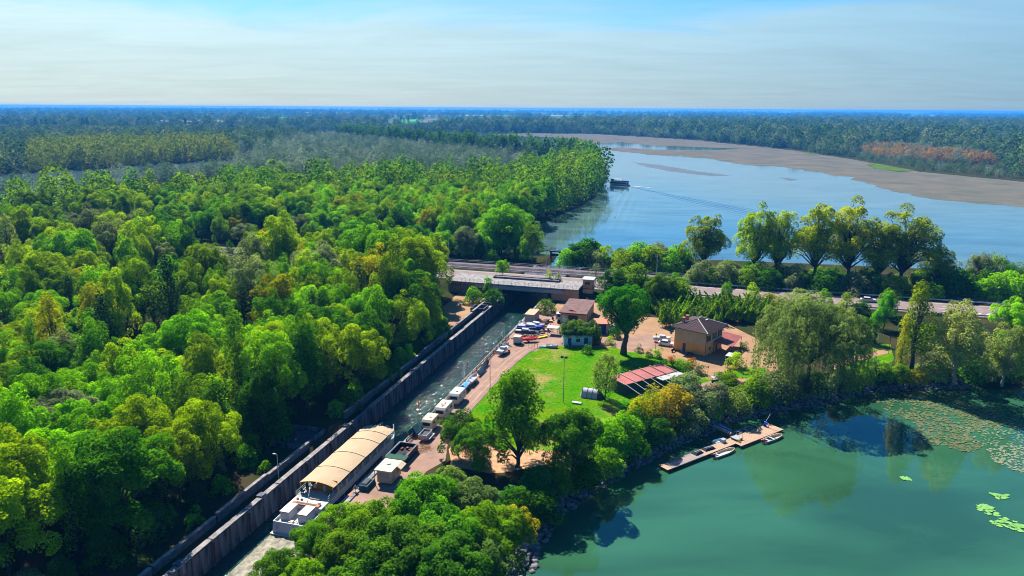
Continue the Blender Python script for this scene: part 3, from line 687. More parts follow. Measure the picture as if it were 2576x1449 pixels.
def door(t, x, y, z, wd, ht, face, m='timber_dark', frame='white_paint'):
    f = MB(); d = MB(); k = MB(); e = 0.09
    def bx(b, a0, z0, a1, z1, d0, d1):
        if face == 'y': b.box(x + a0, y - d1, z + z0, x + a1, y - d0, z + z1)
        else: b.box(x - d1, y + a0, z + z0, x - d0, y + a1, z + z1)
    bx(f, -wd / 2 - e, 0, -wd / 2, ht + e, -0.02, 0.08); bx(f, wd / 2, 0, wd / 2 + e, ht + e, -0.02, 0.08); bx(f, -wd / 2, ht, wd / 2, ht + e, -0.02, 0.08)
    o = f.build('door', M(frame), t)
    bx(d, -wd / 2, 0, wd / 2, ht, -0.02, 0.04); d.build('door_leaf', M(m), o)
    bx(k, wd / 2 - 0.18, ht * 0.45, wd / 2 - 0.1, ht * 0.5, 0.04, 0.1); k.build('handle', M('galvanised'), o)
    return o

def house():
    t = thing('house', 'two storey brown and orange house with a hipped ribbed roof', 'house', (46.9, 168.4, LAND), R(49.7))
    Lx, Ly, Hh = 9.2, 8.4, 6.0
    MB().box(0, 0, 0, Lx, Ly, 2.9).build('lower_wall', M('orange_render'), t)
    MB().box(0.02, 0.02, 2.9, Lx - 0.02, Ly - 0.02, Hh).build('upper_wall', M('brown_render'), t)
    MB().box(-0.06, -0.06, 0, Lx + 0.06, Ly + 0.06, 0.35).build('plinth', M('pale_concrete'), t)
    o = 0.75
    MB().box(-o, -o, Hh, Lx + o, Ly + o, Hh + 0.22).build('eave', M('pale_concrete'), t)
    z0, z1 = Hh + 0.23, Hh + 2.15; a = (-o, -o, z0); b = (Lx + o, -o, z0); c = (Lx + o, Ly + o, z0); d = (-o, Ly + o, z0)
    r0, r1 = (3.6, Ly / 2, z1), (Lx - 3.6, Ly / 2, z1)
    rf = MB().add([a, b, r1, r0], [(0, 1, 2, 3)]).add([c, d, r0, r1], [(0, 1, 2, 3)]).add([d, a, r0], [(0, 1, 2)]).add([b, c, r1], [(0, 1, 2)]).add([a, b, c, d], [(3, 2, 1, 0)]).build('roof', M('roof_tile'), t)
    ribs = MB()
    def slope(p0, p1, q0, q1, n):
        p0, p1, q0, q1 = map(Vector, (p0, p1, q0, q1))
        for i in range(1, n):
            s = i / n; e0 = p0.lerp(p1, s)
            # rib runs straight up the slope until it meets the hip
            up = ((q0 + q1) / 2 - (p0 + p1) / 2); k = 1.0
            L_ = (p1 - p0).length; rl = (q1 - q0).length; m0 = (L_ - rl) / 2
            x = s * L_
            if x < m0: k = x / m0
            elif x > L_ - m0: k = (L_ - x) / m0
            e1 = e0 + up * k
            ribs.tube([e0 + Vector((0, 0, 0.04)), e1 + Vector((0, 0, 0.04))], 0.075, 4)
    slope(a, b, r0, r1, 34); slope(c, d, r1, r0, 34); slope(d, a, r0, r0, 31); slope(b, c, r1, r1, 31)
    tag(ribs.build('tile_ribs', M('roof_tile'), rf), kind='stuff')
    hp = MB()
    for p, q in ((a, r0), (b, r1), (c, r1), (d, r0), (r0, r1)): hp.tube([p, q], 0.14, 5)
    hp.build('hip_cap', M('grey_sheet'), rf)
    for x, y in ((2.0, 7.2), (4.3, 7.4)):
        ch = MB().cbox(x, y, Hh + 1.3, 0.6, 0.6, 1.9).build('chimney', M('terracotta'), rf)
        MB().cbox(x, y, Hh + 2.3, 0.8, 0.8, 0.12).build('chimney_cap', M('terracotta'), rf)
    MB().cbox(5.6, 2.8, Hh + 1.72, 0.7, 0.5, 0.12).build('skylight', M('white_paint'), rf)
    ds = MB().tube([(7.2, 6.4, Hh + 1.0), (7.2, 6.4, Hh + 3.0)], 0.05).build('dish_pole', M('grey_metal'), rf)
    dish = MB()
    ring = [(0.45 * math.cos(k * math.pi / 6), 0.45 * math.sin(k * math.pi / 6)) for k in range(12)]
    dish.add([(7.2, 6.1, Hh + 2.7)] + [(7.2 + x, 5.95, Hh + 2.7 + z) for x, z in ring], [(0, i + 1, (i + 1) % 12 + 1) for i in range(12)])
    dish.build('satellite_dish', M('galvanised'), rf)
    # the wall to the lawn (x = 0) has one door; the wall to the van (y = 0) has shuttered windows
    door(t, 0, 5.6, 0.36, 0.85, 2.1, 'x')
    for x in (1.5, 4.6): window(t, x, 0.02, 3.7, 1.0, 1.5, 'y', True)
    window(t, 7.6, 0.02, 3.7, 0.9, 1.5, 'y', True)
    window(t, 2.2, 0, 1.3, 1.1, 0.9, 'y')
    door(t, 6.0, 0, 0.36, 1.0, 2.1, 'y', 'door_blue')
    MB().tube([(-0.08, -0.08, 0), (-0.08, -0.08, Hh)], 0.06).build('drainpipe', M('timber_dark'), t)
house()

def awning(name, label, loc, rot, sx, sy, z0, z1, m, ribs, posts=True):
    t = thing(name, label, 'canopy', loc, rot)
    rf = MB().add([(0, 0, z0), (sx, 0, z0), (sx, sy, z1), (0, sy, z1), (0, 0, z0 + 0.1), (sx, 0, z0 + 0.1), (sx, sy, z1 + 0.1), (0, sy, z1 + 0.1)], [(3, 2, 1, 0), (4, 5, 6, 7), (0, 1, 5, 4), (1, 2, 6, 5), (2, 3, 7, 6), (3, 0, 4, 7)]).build('roof_sheet', M(m), t)
    rb = MB(); n = int(sx / 0.42)
    for i in range(1, n):
        x = i * sx / n; rb.add([(x - 0.07, 0.01, z0 + 0.1), (x + 0.07, 0.01, z0 + 0.1), (x, 0.01, z0 + 0.17), (x - 0.07, sy - 0.01, z1 + 0.1), (x + 0.07, sy - 0.01, z1 + 0.1), (x, sy - 0.01, z1 + 0.17)], [(0, 1, 2), (5, 4, 3), (0, 2, 5, 3), (2, 1, 4, 5), (1, 0, 3, 4)])
    tag(rb.build('corrugation', M(m), rf), kind='stuff')
    for i in range(ribs):
        x = 0.05 + (sx - 0.1) * i / max(1, ribs - 1)
        MB().add([(x - 0.09, -0.3, z0 + 0.17), (x + 0.09, -0.3, z0 + 0.17), (x + 0.09, sy + 0.2, z1 + 0.17), (x - 0.09, sy + 0.2, z1 + 0.17), (x - 0.09, -0.3, z0 + 0.3), (x + 0.09, -0.3, z0 + 0.3), (x + 0.09, sy + 0.2, z1 + 0.3), (x - 0.09, sy + 0.2, z1 + 0.3)], [(3, 2, 1, 0), (4, 5, 6, 7), (0, 1, 5, 4), (1, 2, 6, 5), (2, 3, 7, 6), (3, 0, 4, 7)]).build('batten', M('batten'), t)
    if posts:
        for x in (0.15, sx - 0.15):
            for y, z in ((0.15, z0), (sy - 0.15, z1)): MB().box(x - 0.06, y - 0.06, 0, x + 0.06, y + 0.06, z).build('post', M('timber_dark'), t)
    return t
awning('red_canopy', 'red corrugated canopy against the far side of the house', (53.6, 169.0, LAND), R(60), 10.0, 4.6, 2.5, 3.0, 'red_corrugated', 0)
# the long red roofed shelter on the lawn's edge; its long side runs from the tent to the garden shrubs
sh = awning('open_shelter', 'long open shelter with a red corrugated roof and pale battens', (23.6, 143.6, LAND), math.atan2(8.6, 12.6), 15.2, 4.8, 2.3, 2.6, 'red_corrugated', 6)
MB().box(0.2, 0.4, 0, 0.28, 4.4, 2.3).build('net_wall', M('green_net'), sh)
MB().box(0.28, 0.2, 0, 9.0, 0.27, 2.2).build('net_wall', M('green_net'), sh)
lean = thing('grey_awning', 'pale grey flat awning beside the red roofed shelter', 'awning', (32.2, 147.0, LAND), math.atan2(8.6, 12.6))
MB().box(0, -0.2, 2.15, 6.8, 1.9, 2.25).build('roof_sheet', M('grey_sheet'), lean)
for x in (0.2, 3.4, 6.6): MB().box(x - 0.05, -0.1, 0, x + 0.05, 0.0, 2.14).build('post', M('timber_dark'), lean)
pg = thing('pergola_frame', 'bare pergola frame of pale poles in front of the shelter', 'pergola', (24.6, 141.6, LAND), math.atan2(8.6, 12.6))
for i in range(6):
    MB().tube([(i * 2.4 + 0.6, 2.1, 2.5), (i * 2.4 + 0.6, -2.6, 1.7)], 0.06, 5).build('rafter', M('galvanised'), pg)
    MB().tube([(i * 2.4 + 0.6, -2.5, 0), (i * 2.4 + 0.6, -2.5, 1.75)], 0.05, 5).build('post', M('galvanised'), pg)
MB().tube([(0.6, -2.5, 1.74), (12.6, -2.5, 1.74)], 0.05, 5).build('beam', M('galvanised'), pg)

def control_building():
    t = thing('workshop', 'tan workshop with a flat brown patched roof beneath the lock tower', 'building', C(126.2, 22.8, LAND), CROT)
    MB().box(0.3, 0.3, 0, 7.4, 14.0, 3.1).build('wall', M('tan_render'), t)
    rf = MB().add([(0, -0.3, 3.12), (7.8, -0.3, 3.12), (7.8, 14.3, 3.5), (0, 14.3, 3.5), (0, -0.3, 3.3), (7.8, -0.3, 3.3), (7.8, 14.3, 3.68), (0, 14.3, 3.68)], [(3, 2, 1, 0), (4, 5, 6, 7), (0, 1, 5, 4), (1, 2, 6, 5), (2, 3, 7, 6), (3, 0, 4, 7)]).build('roof', M('brown_roof'), t)
    MB().box(0, -0.36, 3.0, 7.8, -0.3, 3.32).build('fascia', M('timber_dark'), t)
    door(t, 1.3, 0.3, 0.02, 1.0, 2.2, 'y', 'light_blue_boards'); 
    MB().box(2.6, 0.22, 0.02, 5.2, 0.3, 2.5).build('garage_door', M('glass_dark'), t)
    window(t, 7.4, 3.0, 0.9, 1.6, 1.3, 'X')
control_building()
def tower():
    t = thing('lock_tower', 'square tan lock tower with a lookout cabin on top beside the bridge', 'tower', C(156.0, 23.9, LAND), CROT)
    MB().box(0, 0, 0, 3.1, 3.9, 3.0).build('shaft', M('brown_render'), t)
    MB().box(-0.12, -0.12, 3.0, 3.22, 4.02, 3.2).build('ledge', M('timber_dark'), t)
    MB().box(0, 0, 3.2, 3.1, 3.9, 5.9).build('cabin', M('tan_render'), t)
    MB().box(-0.4, -0.4, 5.9, 3.5, 4.3, 6.15).build('roof', M('grey_sheet'), t)
    window(t, 1.5, 0, 4.4, 1.5, 0.9, 'y'); window(t, 0, 2.0, 4.4, 1.6, 0.9, 'x')
    window(t, 3.1, 2.0, 4.3, 1.6, 0.9, 'X')
tower()
def hut():
    t = thing('hut', 'light blue hut with two doors and a leafy overgrown roof', 'hut', (13.2, 176.4, LAND), R(2))
    MB().box(0, 0, 0.15, 7.2, 3.2, 2.7).build('wall', M('light_blue_boards'), t)
    MB().box(-0.25, -0.35, 2.7, 7.45, 3.5, 2.85).build('roof', M('grey_sheet'), t)
    bd = MB().box(0.0, -0.025, 0.2, 7.2, 0.0, 0.28)
    pl = MB().box(-0.01, -0.02, 0, 0.48, -0.001, 2.4).mesh('plank', M('light_blue_boards'))
    for i in range(14):
        if i in (2, 3, 10, 11): continue
        obj('plank', pl, t, (0.05 + i * 0.51, -0.005 - 0.01 * (i % 2), 0.22))
    door(t, 1.45, -0.03, 0.2, 0.85, 2.0, 'y', 'door_blue'); door(t, 5.6, -0.03, 0.2, 0.95, 2.0, 'y', 'door_blue')
    MB().box(6.05, -0.95, 0.2, 6.12, -0.1, 2.2).build('open_door', M('white_paint'), t)
    window(t, 3.6, -0.03, 1.1, 0.9, 0.85, 'y')
    for x in (0.5, 4.6): MB().cbox(x, -0.08, 1.75, 0.32, 0.08, 0.2).build('wall_lamp', M('white_paint'), t)
    for x in (1.0, 1.9): MB().box(x, -1.2, -0.1, x + 0.06, -0.1, 0.9).build('stair_rail', M('white_paint'), t)
    MB().box(0.95, -1.2, 0, 2.0, -0.1, 0.18).build('step', M('pale_concrete'), t)
hut()
def blue_shed():
    t = thing('shed', 'small tan roofed shed hung with a deep blue tarpaulin', 'shed', C(119.6, 34.2, LAND), CROT + R(12))
    MB().box(0, 0, 0, 3.4, 4.4, 2.7).build('wall', M('brown_render'), t)
    MB().box(-0.35, -0.5, 2.7, 3.8, 4.8, 2.9).build('roof', M('terracotta'), t)
    tp = MB(); n = 8
    for i in range(n):
        x0, x1 = -0.1 + i * 0.36, -0.1 + (i + 1) * 0.36; d = 0.10 if i % 2 else 0.02
        tp.add([(x0, -0.12 - d, 0.05), (x1, -0.12 - (0.12 - d), 0.05), (x1, -0.3, 2.65), (x0, -0.3, 2.65)], [(0, 1, 2, 3)])
    tp.build('tarpaulin', M('blue_tarp'), t)
blue_shed()
for (px, py, wd, dp, h, lab) in ((128, 318, 70, 18, 9, 'long white farm shed among trees on the hazy plain'), (1480, 300, 26, 14, 8, 'white farmhouse on the hazy plain beyond the lake'), (770, 287, 30, 14, 9, 'pale farm building far out on the plain'),
                             (1885, 291, 40, 16, 9, 'pale barn at the edge of the far woods'), (2420, 290, 34, 16, 9, 'white farm roof far off near the horizon'), (1030, 291, 22, 12, 8, 'tiny white farmhouse beside the green field')):
    p = P(px, py, 3.0); s = p.length / 1800
    b = thing('farm_building', lab, 'farm building', p, 0.2, 'farm buildings on the far plain')
    k = max(0.6, min(2.0, s * 0.5)); wd *= k; dp *= k; h *= k
    MB().box(-wd / 2, -dp / 2, -1, wd / 2, dp / 2, h * 0.6).build('wall', M('white_paint'), b)
    MB().add([(-wd / 2 - 1, -dp / 2 - 1, h * 0.6), (wd / 2 + 1, -dp / 2 - 1, h * 0.6), (wd / 2 + 1, dp / 2 + 1, h * 0.6), (-wd / 2 - 1, dp / 2 + 1, h * 0.6), (-wd / 2 - 1, 0, h), (wd / 2 + 1, 0, h)], [(0, 1, 5, 4), (2, 3, 4, 5), (3, 0, 4), (1, 2, 5), (3, 2, 1, 0)]).build('roof', M('white_paint'), b)
# ------------------------------------------------------------------ vegetation
RNG = np.random.default_rng(11)
def unit(v): return v / np.maximum(np.linalg.norm(v, axis=1, keepdims=True), 1e-9)
def sphere_dirs(n, g): return unit(g.normal(size=(n, 3)))

def leaf_faces(name, c, nrm, size, tint, g, m, aspect=1.7):
    """one bent leaf clump per point: a rhombus of four corners"""
    n = len(c); r = sphere_dirs(n, g); t = unit(np.cross(nrm, r)); b = np.cross(nrm, t)
    L_ = (size * (0.7 + 0.6 * g.random(n)))[:, None]; W_ = L_ / aspect
    p = np.stack([c - t * L_ * 0.5, c + b * W_ * 0.5 + nrm * L_ * 0.12, c + t * L_ * 0.5, c - b * W_ * 0.5 + nrm * L_ * 0.12], 1).reshape(-1, 3)
    return np_mesh(name, p, np.arange(n * 4).reshape(n, 4), m, tint=tint)

def lobes_to_leaves(lob, per, leaf, g, up=0.35, hollow=0.62, clump=0.55):
    """lob: list of (centre, radius, z stretch, outward). Leaves sit on the skin of every lobe, thicker outside and above."""
    cs, ns, sz, tn = [], [], [], []
    for c, r, el, out in lob:
        k = int(per * r * r); d = sphere_dirs(k * 2, g)
        keep = g.random(len(d)) < np.clip(0.30 + 0.55 * (d @ out) + 0.25 * d[:, 2], 0.10, 1.0)
        d = d[keep][:k]; rad = r * (hollow + (1.08 - hollow) * np.sqrt(g.random(len(d))))
        pos = d * rad[:, None]; pos[:, 2] *= el
        cs.append(c + pos); ns.append(unit(d * 0.6 + sphere_dirs(len(d), g) * 0.6 + np.array([0, 0, up])))
        sz.append(np.full(len(d), leaf)); ct = g.random()
        tn.append(np.clip(clump * ct + (1 - clump) * g.random(len(d)), 0, 1))
    return np.concatenate(cs), np.concatenate(ns), np.concatenate(sz), np.concatenate(tn)

def limb_mesh(name, H, base_r, fork, lob, g, m, lean=0.4, nlimb=16, top=0.8):
    mb = MB(); wob = [Vector((g.normal() * 0.12, g.normal() * 0.12, 0)) * (H / 10) for _ in range(5)]
    tp = [Vector((0, 0, -0.5)), wob[0] * 0.3 + Vector((0, 0, H * fork * 0.5)), wob[1] + Vector((0, 0, H * fork)), wob[2] * 1.5 + Vector((0, 0, H * (fork + top) / 2)), wob[3] * 2 + Vector((0, 0, H * top))]
    mb.tube(tp, [base_r * 1.25, base_r * 0.9, base_r * 0.75, base_r * 0.4, base_r * 0.1], 7)
    order = list(range(len(lob))); g.shuffle(order)
    for i in order[:nlimb]:
        c = Vector(lob[i][0]); s = min(1.0, max(0.0, (c.z / H - fork) * lean)); st = tp[2].lerp(tp[4], s)
        mid = st.lerp(c, 0.5) + Vector((g.normal() * 0.2, g.normal() * 0.2, 0.15 * (c - st).length * (1 if c.z > st.z else -0.3)))
        r0 = base_r * 0.42 * (1 - 0.5 * s)
        mb.tube([st, mid, c], [r0, r0 * 0.6, r0 * 0.15], 5, False)
    return mb.mesh(name, m, True)

PROTO = {}
def proto(key, H, R_, base, nlobe, lr, el, leaf, per, seed, env='round', fork=None, trunk=0.28, bark='bark', nlimb=16, inner=0.35, up=0.65, clump=0.55, lean=0.4):
    """a crown of leaf clumps round a limbed trunk; H height, R_ crown radius, base where the crown begins (share of H)"""
    g = np.random.default_rng(seed); lob = []
    ga = math.pi * (3 - math.sqrt(5))
    if env in ('multi', 'flame'):
        ns_ = max(5, int(nlobe / 7)); subs = []
        for i in range(ns_):
            a = i * ga + g.normal() * 0.35; rr_ = R_ * (0.62 * math.sqrt((i + 0.3) / ns_)); ztop = H * (1.0 - 0.42 * (rr_ / R_) ** 1.5 + g.normal() * 0.05)
            if env == 'flame': sr, sh = R_ * 0.34 * (0.8 + 0.5 * g.random()), H * (0.30 + 0.1 * g.random())
            else: sr, sh = R_ * 0.42 * (0.75 + 0.55 * g.random()), H * (0.17 + 0.1 * g.random())
            subs.append((math.cos(a) * rr_, math.sin(a) * rr_, max(H * base + sh * 0.6, ztop - sh), sr, sh, a))
        for i in range(3): a = g.random() * 6.28; subs.append((math.cos(a) * R_ * 0.5, math.sin(a) * R_ * 0.5, H * (base + 0.16), R_ * 0.4, H * 0.14, a))
        per_sub = max(4, nlobe // ns_)
        for sx, sy, sz_, sr, sh, a in subs:
            for j in range(per_sub):
                d = sphere_dirs(1, g)[0]; d[2] = abs(d[2]) * 1.1 - 0.35; d /= np.linalg.norm(d); tp = 1.0 - (0.45 * max(0, d[2]) if env == 'flame' else 0.0)
                r = lr * (0.6 + 0.7 * g.random()); c = np.array([sx + d[0] * sr * tp, sy + d[1] * sr * tp, max(r * 0.4, sz_ + d[2] * sh)])
                o_ = np.array([c[0] / R_ * 0.8 + d[0] * 0.6, c[1] / R_ * 0.8 + d[1] * 0.6, 0.45 + d[2] * 0.7]); lob.append((c, r, el, o_ / np.linalg.norm(o_)))
    for i in range(nlobe if env not in ('multi', 'flame') else 0):
        s = (i + 0.5) / nlobe; zf = s ** 0.85
        if env == 'round': rr = math.sin(math.pi * min(1, 0.12 + zf * 0.80)) ** 0.75
        elif env == 'dome': rr = math.sqrt(max(0.0, 1 - (zf * 0.95) ** 2)); 
        elif env == 'vase': rr = 0.25 + 0.75 * math.sin(math.pi * min(1, zf * 0.72)) if zf < 0.75 else math.sqrt(max(0, 1 - ((zf - 0.5) / 0.5) ** 2)) + 0.15
        elif env == 'column': rr = (0.55 + 0.45 * math.sin(math.pi * min(1, zf * 0.9))) * (1 - 0.65 * max(0, zf - 0.6) / 0.4)
        elif env == 'cone': rr = 1.0 - 0.85 * zf
        elif env == 'umbrella': rr = 0.35 + 0.65 * math.sin(math.pi * (0.15 + 0.7 * zf))
        a = i * ga + g.normal() * 0.5; rad = R_ * rr * (inner + (1 - inner) * math.sqrt(g.random())) 
        r = lr * (0.7 + 0.6 * g.random()); z = H * (base + (1 - base) * zf) - r * 0.6 * el
        rad = max(0.0, min(rad, R_ * rr) - r * 0.3)
        c = np.array([math.cos(a) * rad + g.normal() * 0.2, math.sin(a) * rad + g.normal() * 0.2, max(r * 0.5, z + g.normal() * 0.25)])
        out = np.array([math.cos(a) * rr, math.sin(a) * rr, 0.35 + zf * 0.8]); out /= np.linalg.norm(out)
        lob.append((c, r, el, out))
    c, n, s, t = lobes_to_leaves(lob, per, leaf, g, up, clump=clump)
    PROTO[key] = (leaf_faces('crown', c, n, s, t, g, LEAF), limb_mesh('trunk', H, trunk, fork if fork is not None else base * 0.8, lob, g, M(bark), lean, nlimb), H, R_)

proto('snag', 13, 3.4, 0.35, 20, 0.7, 1.1, 0.34, 60, 95, env='multi', trunk=0.3, bark='pale_bark', nlimb=40, lean=0.8)
# woodland kinds ------------------------------------------------ (key, height, radius ...)
for i in range(5): proto('broad%d' % i, 15, 6.4, 0.18, 84, 1.25, 1.05, 0.40, 155, 20 + i, env='multi', nlimb=22)
for i in range(4): proto('lump%d' % i, 16, 5.2, 0.16, 76, 1.12, 1.55, 0.38, 165, 30 + i, env='flame', nlimb=20)
for i in range(2): proto('loose%d' % i, 15, 5.4, 0.22, 54, 1.05, 1.1, 0.37, 125, 40 + i, env='multi', nlimb=34)
for i in range(2): proto('column%d' % i, 17, 2.0, 0.10, 44, 0.95, 2.0, 0.42, 80, 50 + i, env='column', nlimb=10)
for i in range(2): proto('bush%d' % i, 4.5, 3.1, 0.02, 26, 1.15, 1.0, 0.42, 85, 60 + i, env='dome', trunk=0.12, nlimb=14)
for i in range(3): proto('lake%d' % i, 26, 8.6, 0.24, 88, 1.5, 1.3, 0.48, 105, 70 + i, env='flame', fork=0.14, trunk=0.6, nlimb=60, lean=0.3)
proto('vase', 17.5, 6.9, 0.44, 96, 1.35, 1.1, 0.42, 130, 80, env='vase', fork=0.28, trunk=0.85, nlimb=60, inner=0.55, lean=0.15)
proto('young', 9.6, 2.9, 0.22, 40, 0.95, 1.3, 0.36, 105, 82, env='round', trunk=0.16)
proto('ovate', 15, 4.8, 0.03, 90, 1.2, 1.35, 0.42, 110, 84, env='flame', trunk=0.45, nlimb=30)
proto('near0', 10.5, 5.2, 0.10, 100, 1.1, 1.05, 0.36, 190, 86, env='multi', nlimb=36, trunk=0.3, bark='pale_bark')
proto('near1', 9.0, 4.5, 0.08, 90, 1.0, 1.05, 0.34, 200, 87, env='multi', nlimb=30, trunk=0.25)
proto('near2', 8.0, 3.9, 0.08, 80, 0.9, 1.1, 0.32, 210, 88, env='multi', nlimb=30, trunk=0.22, bark='pale_bark')
proto('sapling', 6.0, 1.5, 0.12, 26, 0.7, 1.5, 0.36, 110, 89, env='column', trunk=0.09)
proto('tallpop', 20, 3.6, 0.18, 44, 1.2, 1.7, 0.5, 70, 90, env='column', fork=0.3, trunk=0.5, nlimb=24)
proto('greytree', 18, 6.2, 0.15, 84, 1.3, 1.3, 0.44, 95, 91, env='flame', trunk=0.4, bark='pale_bark', nlimb=30)
proto('shrub', 2.2, 1.3, 0.02, 16, 0.55, 1.0, 0.26, 190, 92, env='dome', trunk=0.06, nlimb=8)
proto('spindly', 7.5, 2.6, 0.2, 26, 0.75, 1.4, 0.34, 70, 93, env='round', trunk=0.1, nlimb=26)

def weeping():
    g = np.random.default_rng(99); H, Rr = 21, 12.5; lob = []; cs, ns, tn = [], [], []
    subs = [(0, 0, 1.0)] + [(math.cos(a) * Rr * q, math.sin(a) * Rr * q, t) for a, q, t in [(k * 2.4 + g.normal() * 0.3, 0.28 + 0.48 * math.sqrt((k + 0.5) / 15), 0.97 - 0.38 * (k / 15) + g.normal() * 0.05) for k in range(15)]]
    for sx, sy, top in subs:
        sr = Rr * (0.26 + 0.10 * g.random()); zt = H * top
        for k in range(19):
            d = sphere_dirs(1, g)[0]; d[2] = abs(d[2]); c = np.array([sx + d[0] * sr, sy + d[1] * sr, zt - sr * 0.8 + d[2] * sr * 0.7 - g.random() ** 2 * 2]); o_ = np.array([c[0] / Rr + d[0], c[1] / Rr + d[1], 0.5 + d[2]])
            lob.append((c, 0.8 + g.random() * 0.7, 1.1, o_ / np.linalg.norm(o_)))
        for k in range(62):
            a = g.random() * 6.28; rad = sr * (0.55 + 0.6 * g.random()); z0 = zt - sr * (0.5 + 0.5 * g.random()); ln = 3.5 + 7.5 * g.random() ** 1.3; n_ = int(ln * 5); q = g.random(n_); ct = g.random()
            x, y = sx + math.cos(a) * rad, sy + math.sin(a) * rad; x, y = x * (1 + 0.02 * ln), y * (1 + 0.02 * ln)
            z = np.maximum(z0 - q * ln, 0.5); cs.append(np.column_stack([x + 0.35 * np.sin(q * 2 + k), y + 0.35 * np.cos(q * 2 + k), z]) + g.normal(size=(n_, 3)) * 0.15)
            ns.append(unit(np.column_stack([np.full(n_, math.cos(a)), np.full(n_, math.sin(a)), np.full(n_, 0.35)]) + g.normal(size=(n_, 3)) * 0.5)); tn.append(np.clip(0.65 * ct + 0.35 * g.random(n_), 0, 1))
    c, n, s, t = lobes_to_leaves(lob, 95, 0.42, g, 0.6)
    c = np.concatenate([c] + cs); n = np.concatenate([n] + ns); t = np.concatenate([t] + tn)
    PROTO['weeping'] = (leaf_faces('crown', c, n, np.full(len(c), 0.44), t, g, LEAF, 2.2), limb_mesh('trunk', H, 0.45, 0.2, lob, g, M('bark'), 0.3, 22), H, Rr)
weeping()

def plumes():
    """bamboo: upright plumes of narrow leaves in a clump"""
    for k in range(2):
        g = np.random.default_rng(120 + k); cs, ns, tn = [], [], []; mb = MB()
        for i in range(13):
            a, r = g.random() * 6.28, 1.9 * math.sqrt(g.random()); x, y = math.cos(a) * r, math.sin(a) * r; h = 3.4 + 3.4 * g.random(); lx, ly = g.normal() * 1.0, g.normal() * 1.0
            mb.tube([(x, y, -0.2), (x + lx * 0.3, y + ly * 0.3, h * 0.55), (x + lx, y + ly, h)], [0.05, 0.04, 0.015], 4, False)
            q = 0.22 + 0.78 * g.random(230) ** 0.8; w_ = 0.48 * (1 - q) ** 0.6 + 0.05; aa = g.random(230) * 6.28
            cs.append(np.column_stack([x + lx * q ** 2 + np.cos(aa) * w_, y + ly * q ** 2 + np.sin(aa) * w_, q * h])); ns.append(unit(np.column_stack([np.cos(aa), np.sin(aa), np.full(230, 0.9)]) + g.normal(size=(230, 3)) * 0.4)); tn.append(np.clip(0.5 * g.random() + 0.5 * g.random(230), 0, 1))
        c = np.concatenate(cs)
        PROTO['bamboo%d' % k] = (leaf_faces('foliage', c, np.concatenate(ns), np.full(len(c), 0.5), np.concatenate(tn), g, LEAF, 2.6), mb.mesh('cane', M('bark')), 6.5, 2.2)
plumes()

YG, BG, DG, OL, GY, GO, LM, BR = (0.235, 0.35, 0.0003), (0.14, 0.335, 0.0003), (0.05, 0.155, 0.003), (0.115, 0.215, 0.002), (0.17, 0.22, 0.085), (0.27, 0.275, 0.0003), (0.175, 0.375, 0.0003), (0.30, 0.12, 0.006)
CNAME = {YG: 'yellow-green', BG: 'bright green', DG: 'dark green', OL: 'olive', GY: 'dusty grey-green', GO: 'golden', LM: 'lime green', BR: 'russet'}
def plant(key, name, label, cat, p, h=None, color=BG, group=None, rot=None, wide=1.0, parts=('trunk', 'crown')):
    crown, trunk, H, R_ = PROTO[key]; s = (h / H) if h else 1.0
    t = thing(name, label, cat, p, rot if rot is not None else random.uniform(0, 6.28), group); t.scale = (s * wide, s * wide, s)
    o = obj(parts[0], trunk, t); c = obj(parts[1], crown, t)
    j = random.uniform(0.78, 1.22); c.color = (color[0] * j, color[1] * j, color[2], 1)
    return t
LAND_Z = LAND - 0.05
_ONES = ['first', 'second', 'third', 'fourth', 'fifth', 'sixth', 'seventh', 'eighth', 'ninth']
NTH = _ONES + ['tenth', 'eleventh', 'twelfth', 'thirteenth', 'fourteenth', 'fifteenth', 'sixteenth', 'seventeenth', 'eighteenth', 'nineteenth', 'twentieth'] + ['twenty-' + q for q in _ONES] + ['thirtieth'] + ['thirty-' + q for q in _ONES] + ['fortieth'] + ['forty-' + q for q in _ONES]
def at(x, y, z=LAND_Z): return P(x, y, z)

# --- single trees of the yard and the banks (picture foot point, kind, height, colour, label)
plant('vase', 'tree', 'tall bright round headed tree with a dark forked trunk on the lawn edge', 'tree', at(1568, 892), 16.8, (0.038, 0.175, 0.003), wide=0.95)
plant('young', 'tree', 'small silvery green tree standing between the lawn and the red roofed shelter', 'tree', at(1522, 1006), 9.8, (0.147, 0.217, 0.035))
plant('ovate', 'tree', 'large leafy poplar at the lower end of the lawn with a dark ivy trunk', 'tree', at(1302, 1175), 17.5, (0.091, 0.210, 0.004), wide=0.92)
plant('near1', 'tree', 'bushy tree at the lane beside the last caravan, nearer the quay', 'tree', at(1153, 1148), 7.6, (0.063, 0.167, 0.006), wide=0.9)
plant('near2', 'tree', 'round bushy tree between the lane and the tall lawn poplar', 'tree', at(1196, 1180), 7.4, (0.070, 0.181, 0.006), wide=0.98)
plant('near0', 'tree', 'dark round tree at the water end of the lawn beside the short lamp', 'tree', at(1440, 1190), 10.4, (0.056, 0.152, 0.006), wide=0.95)
plant('weeping', 'weeping_willow', 'huge weeping willow trailing over the bank beside the landing stage', 'tree', at(2030, 975), 20.5, (0.125, 0.18, 0.055), wide=0.92)
plant('tallpop', 'tree', 'tall slim poplar with dark bare trunk near the footpath', 'tree', at(2292, 935), 20.5, (0.168, 0.239, 0.006), wide=0.95)
plant('column1', 'tree', 'yellow leaning ivy column of leaves against the slim poplar', 'tree', at(2262, 932), 12.5, GO, wide=0.8)
plant('greytree', 'tree', 'tall grey green tree with pale trunk on the basin bank', 'tree', at(2400, 962), 17.5, (0.238, 0.275, 0.070))
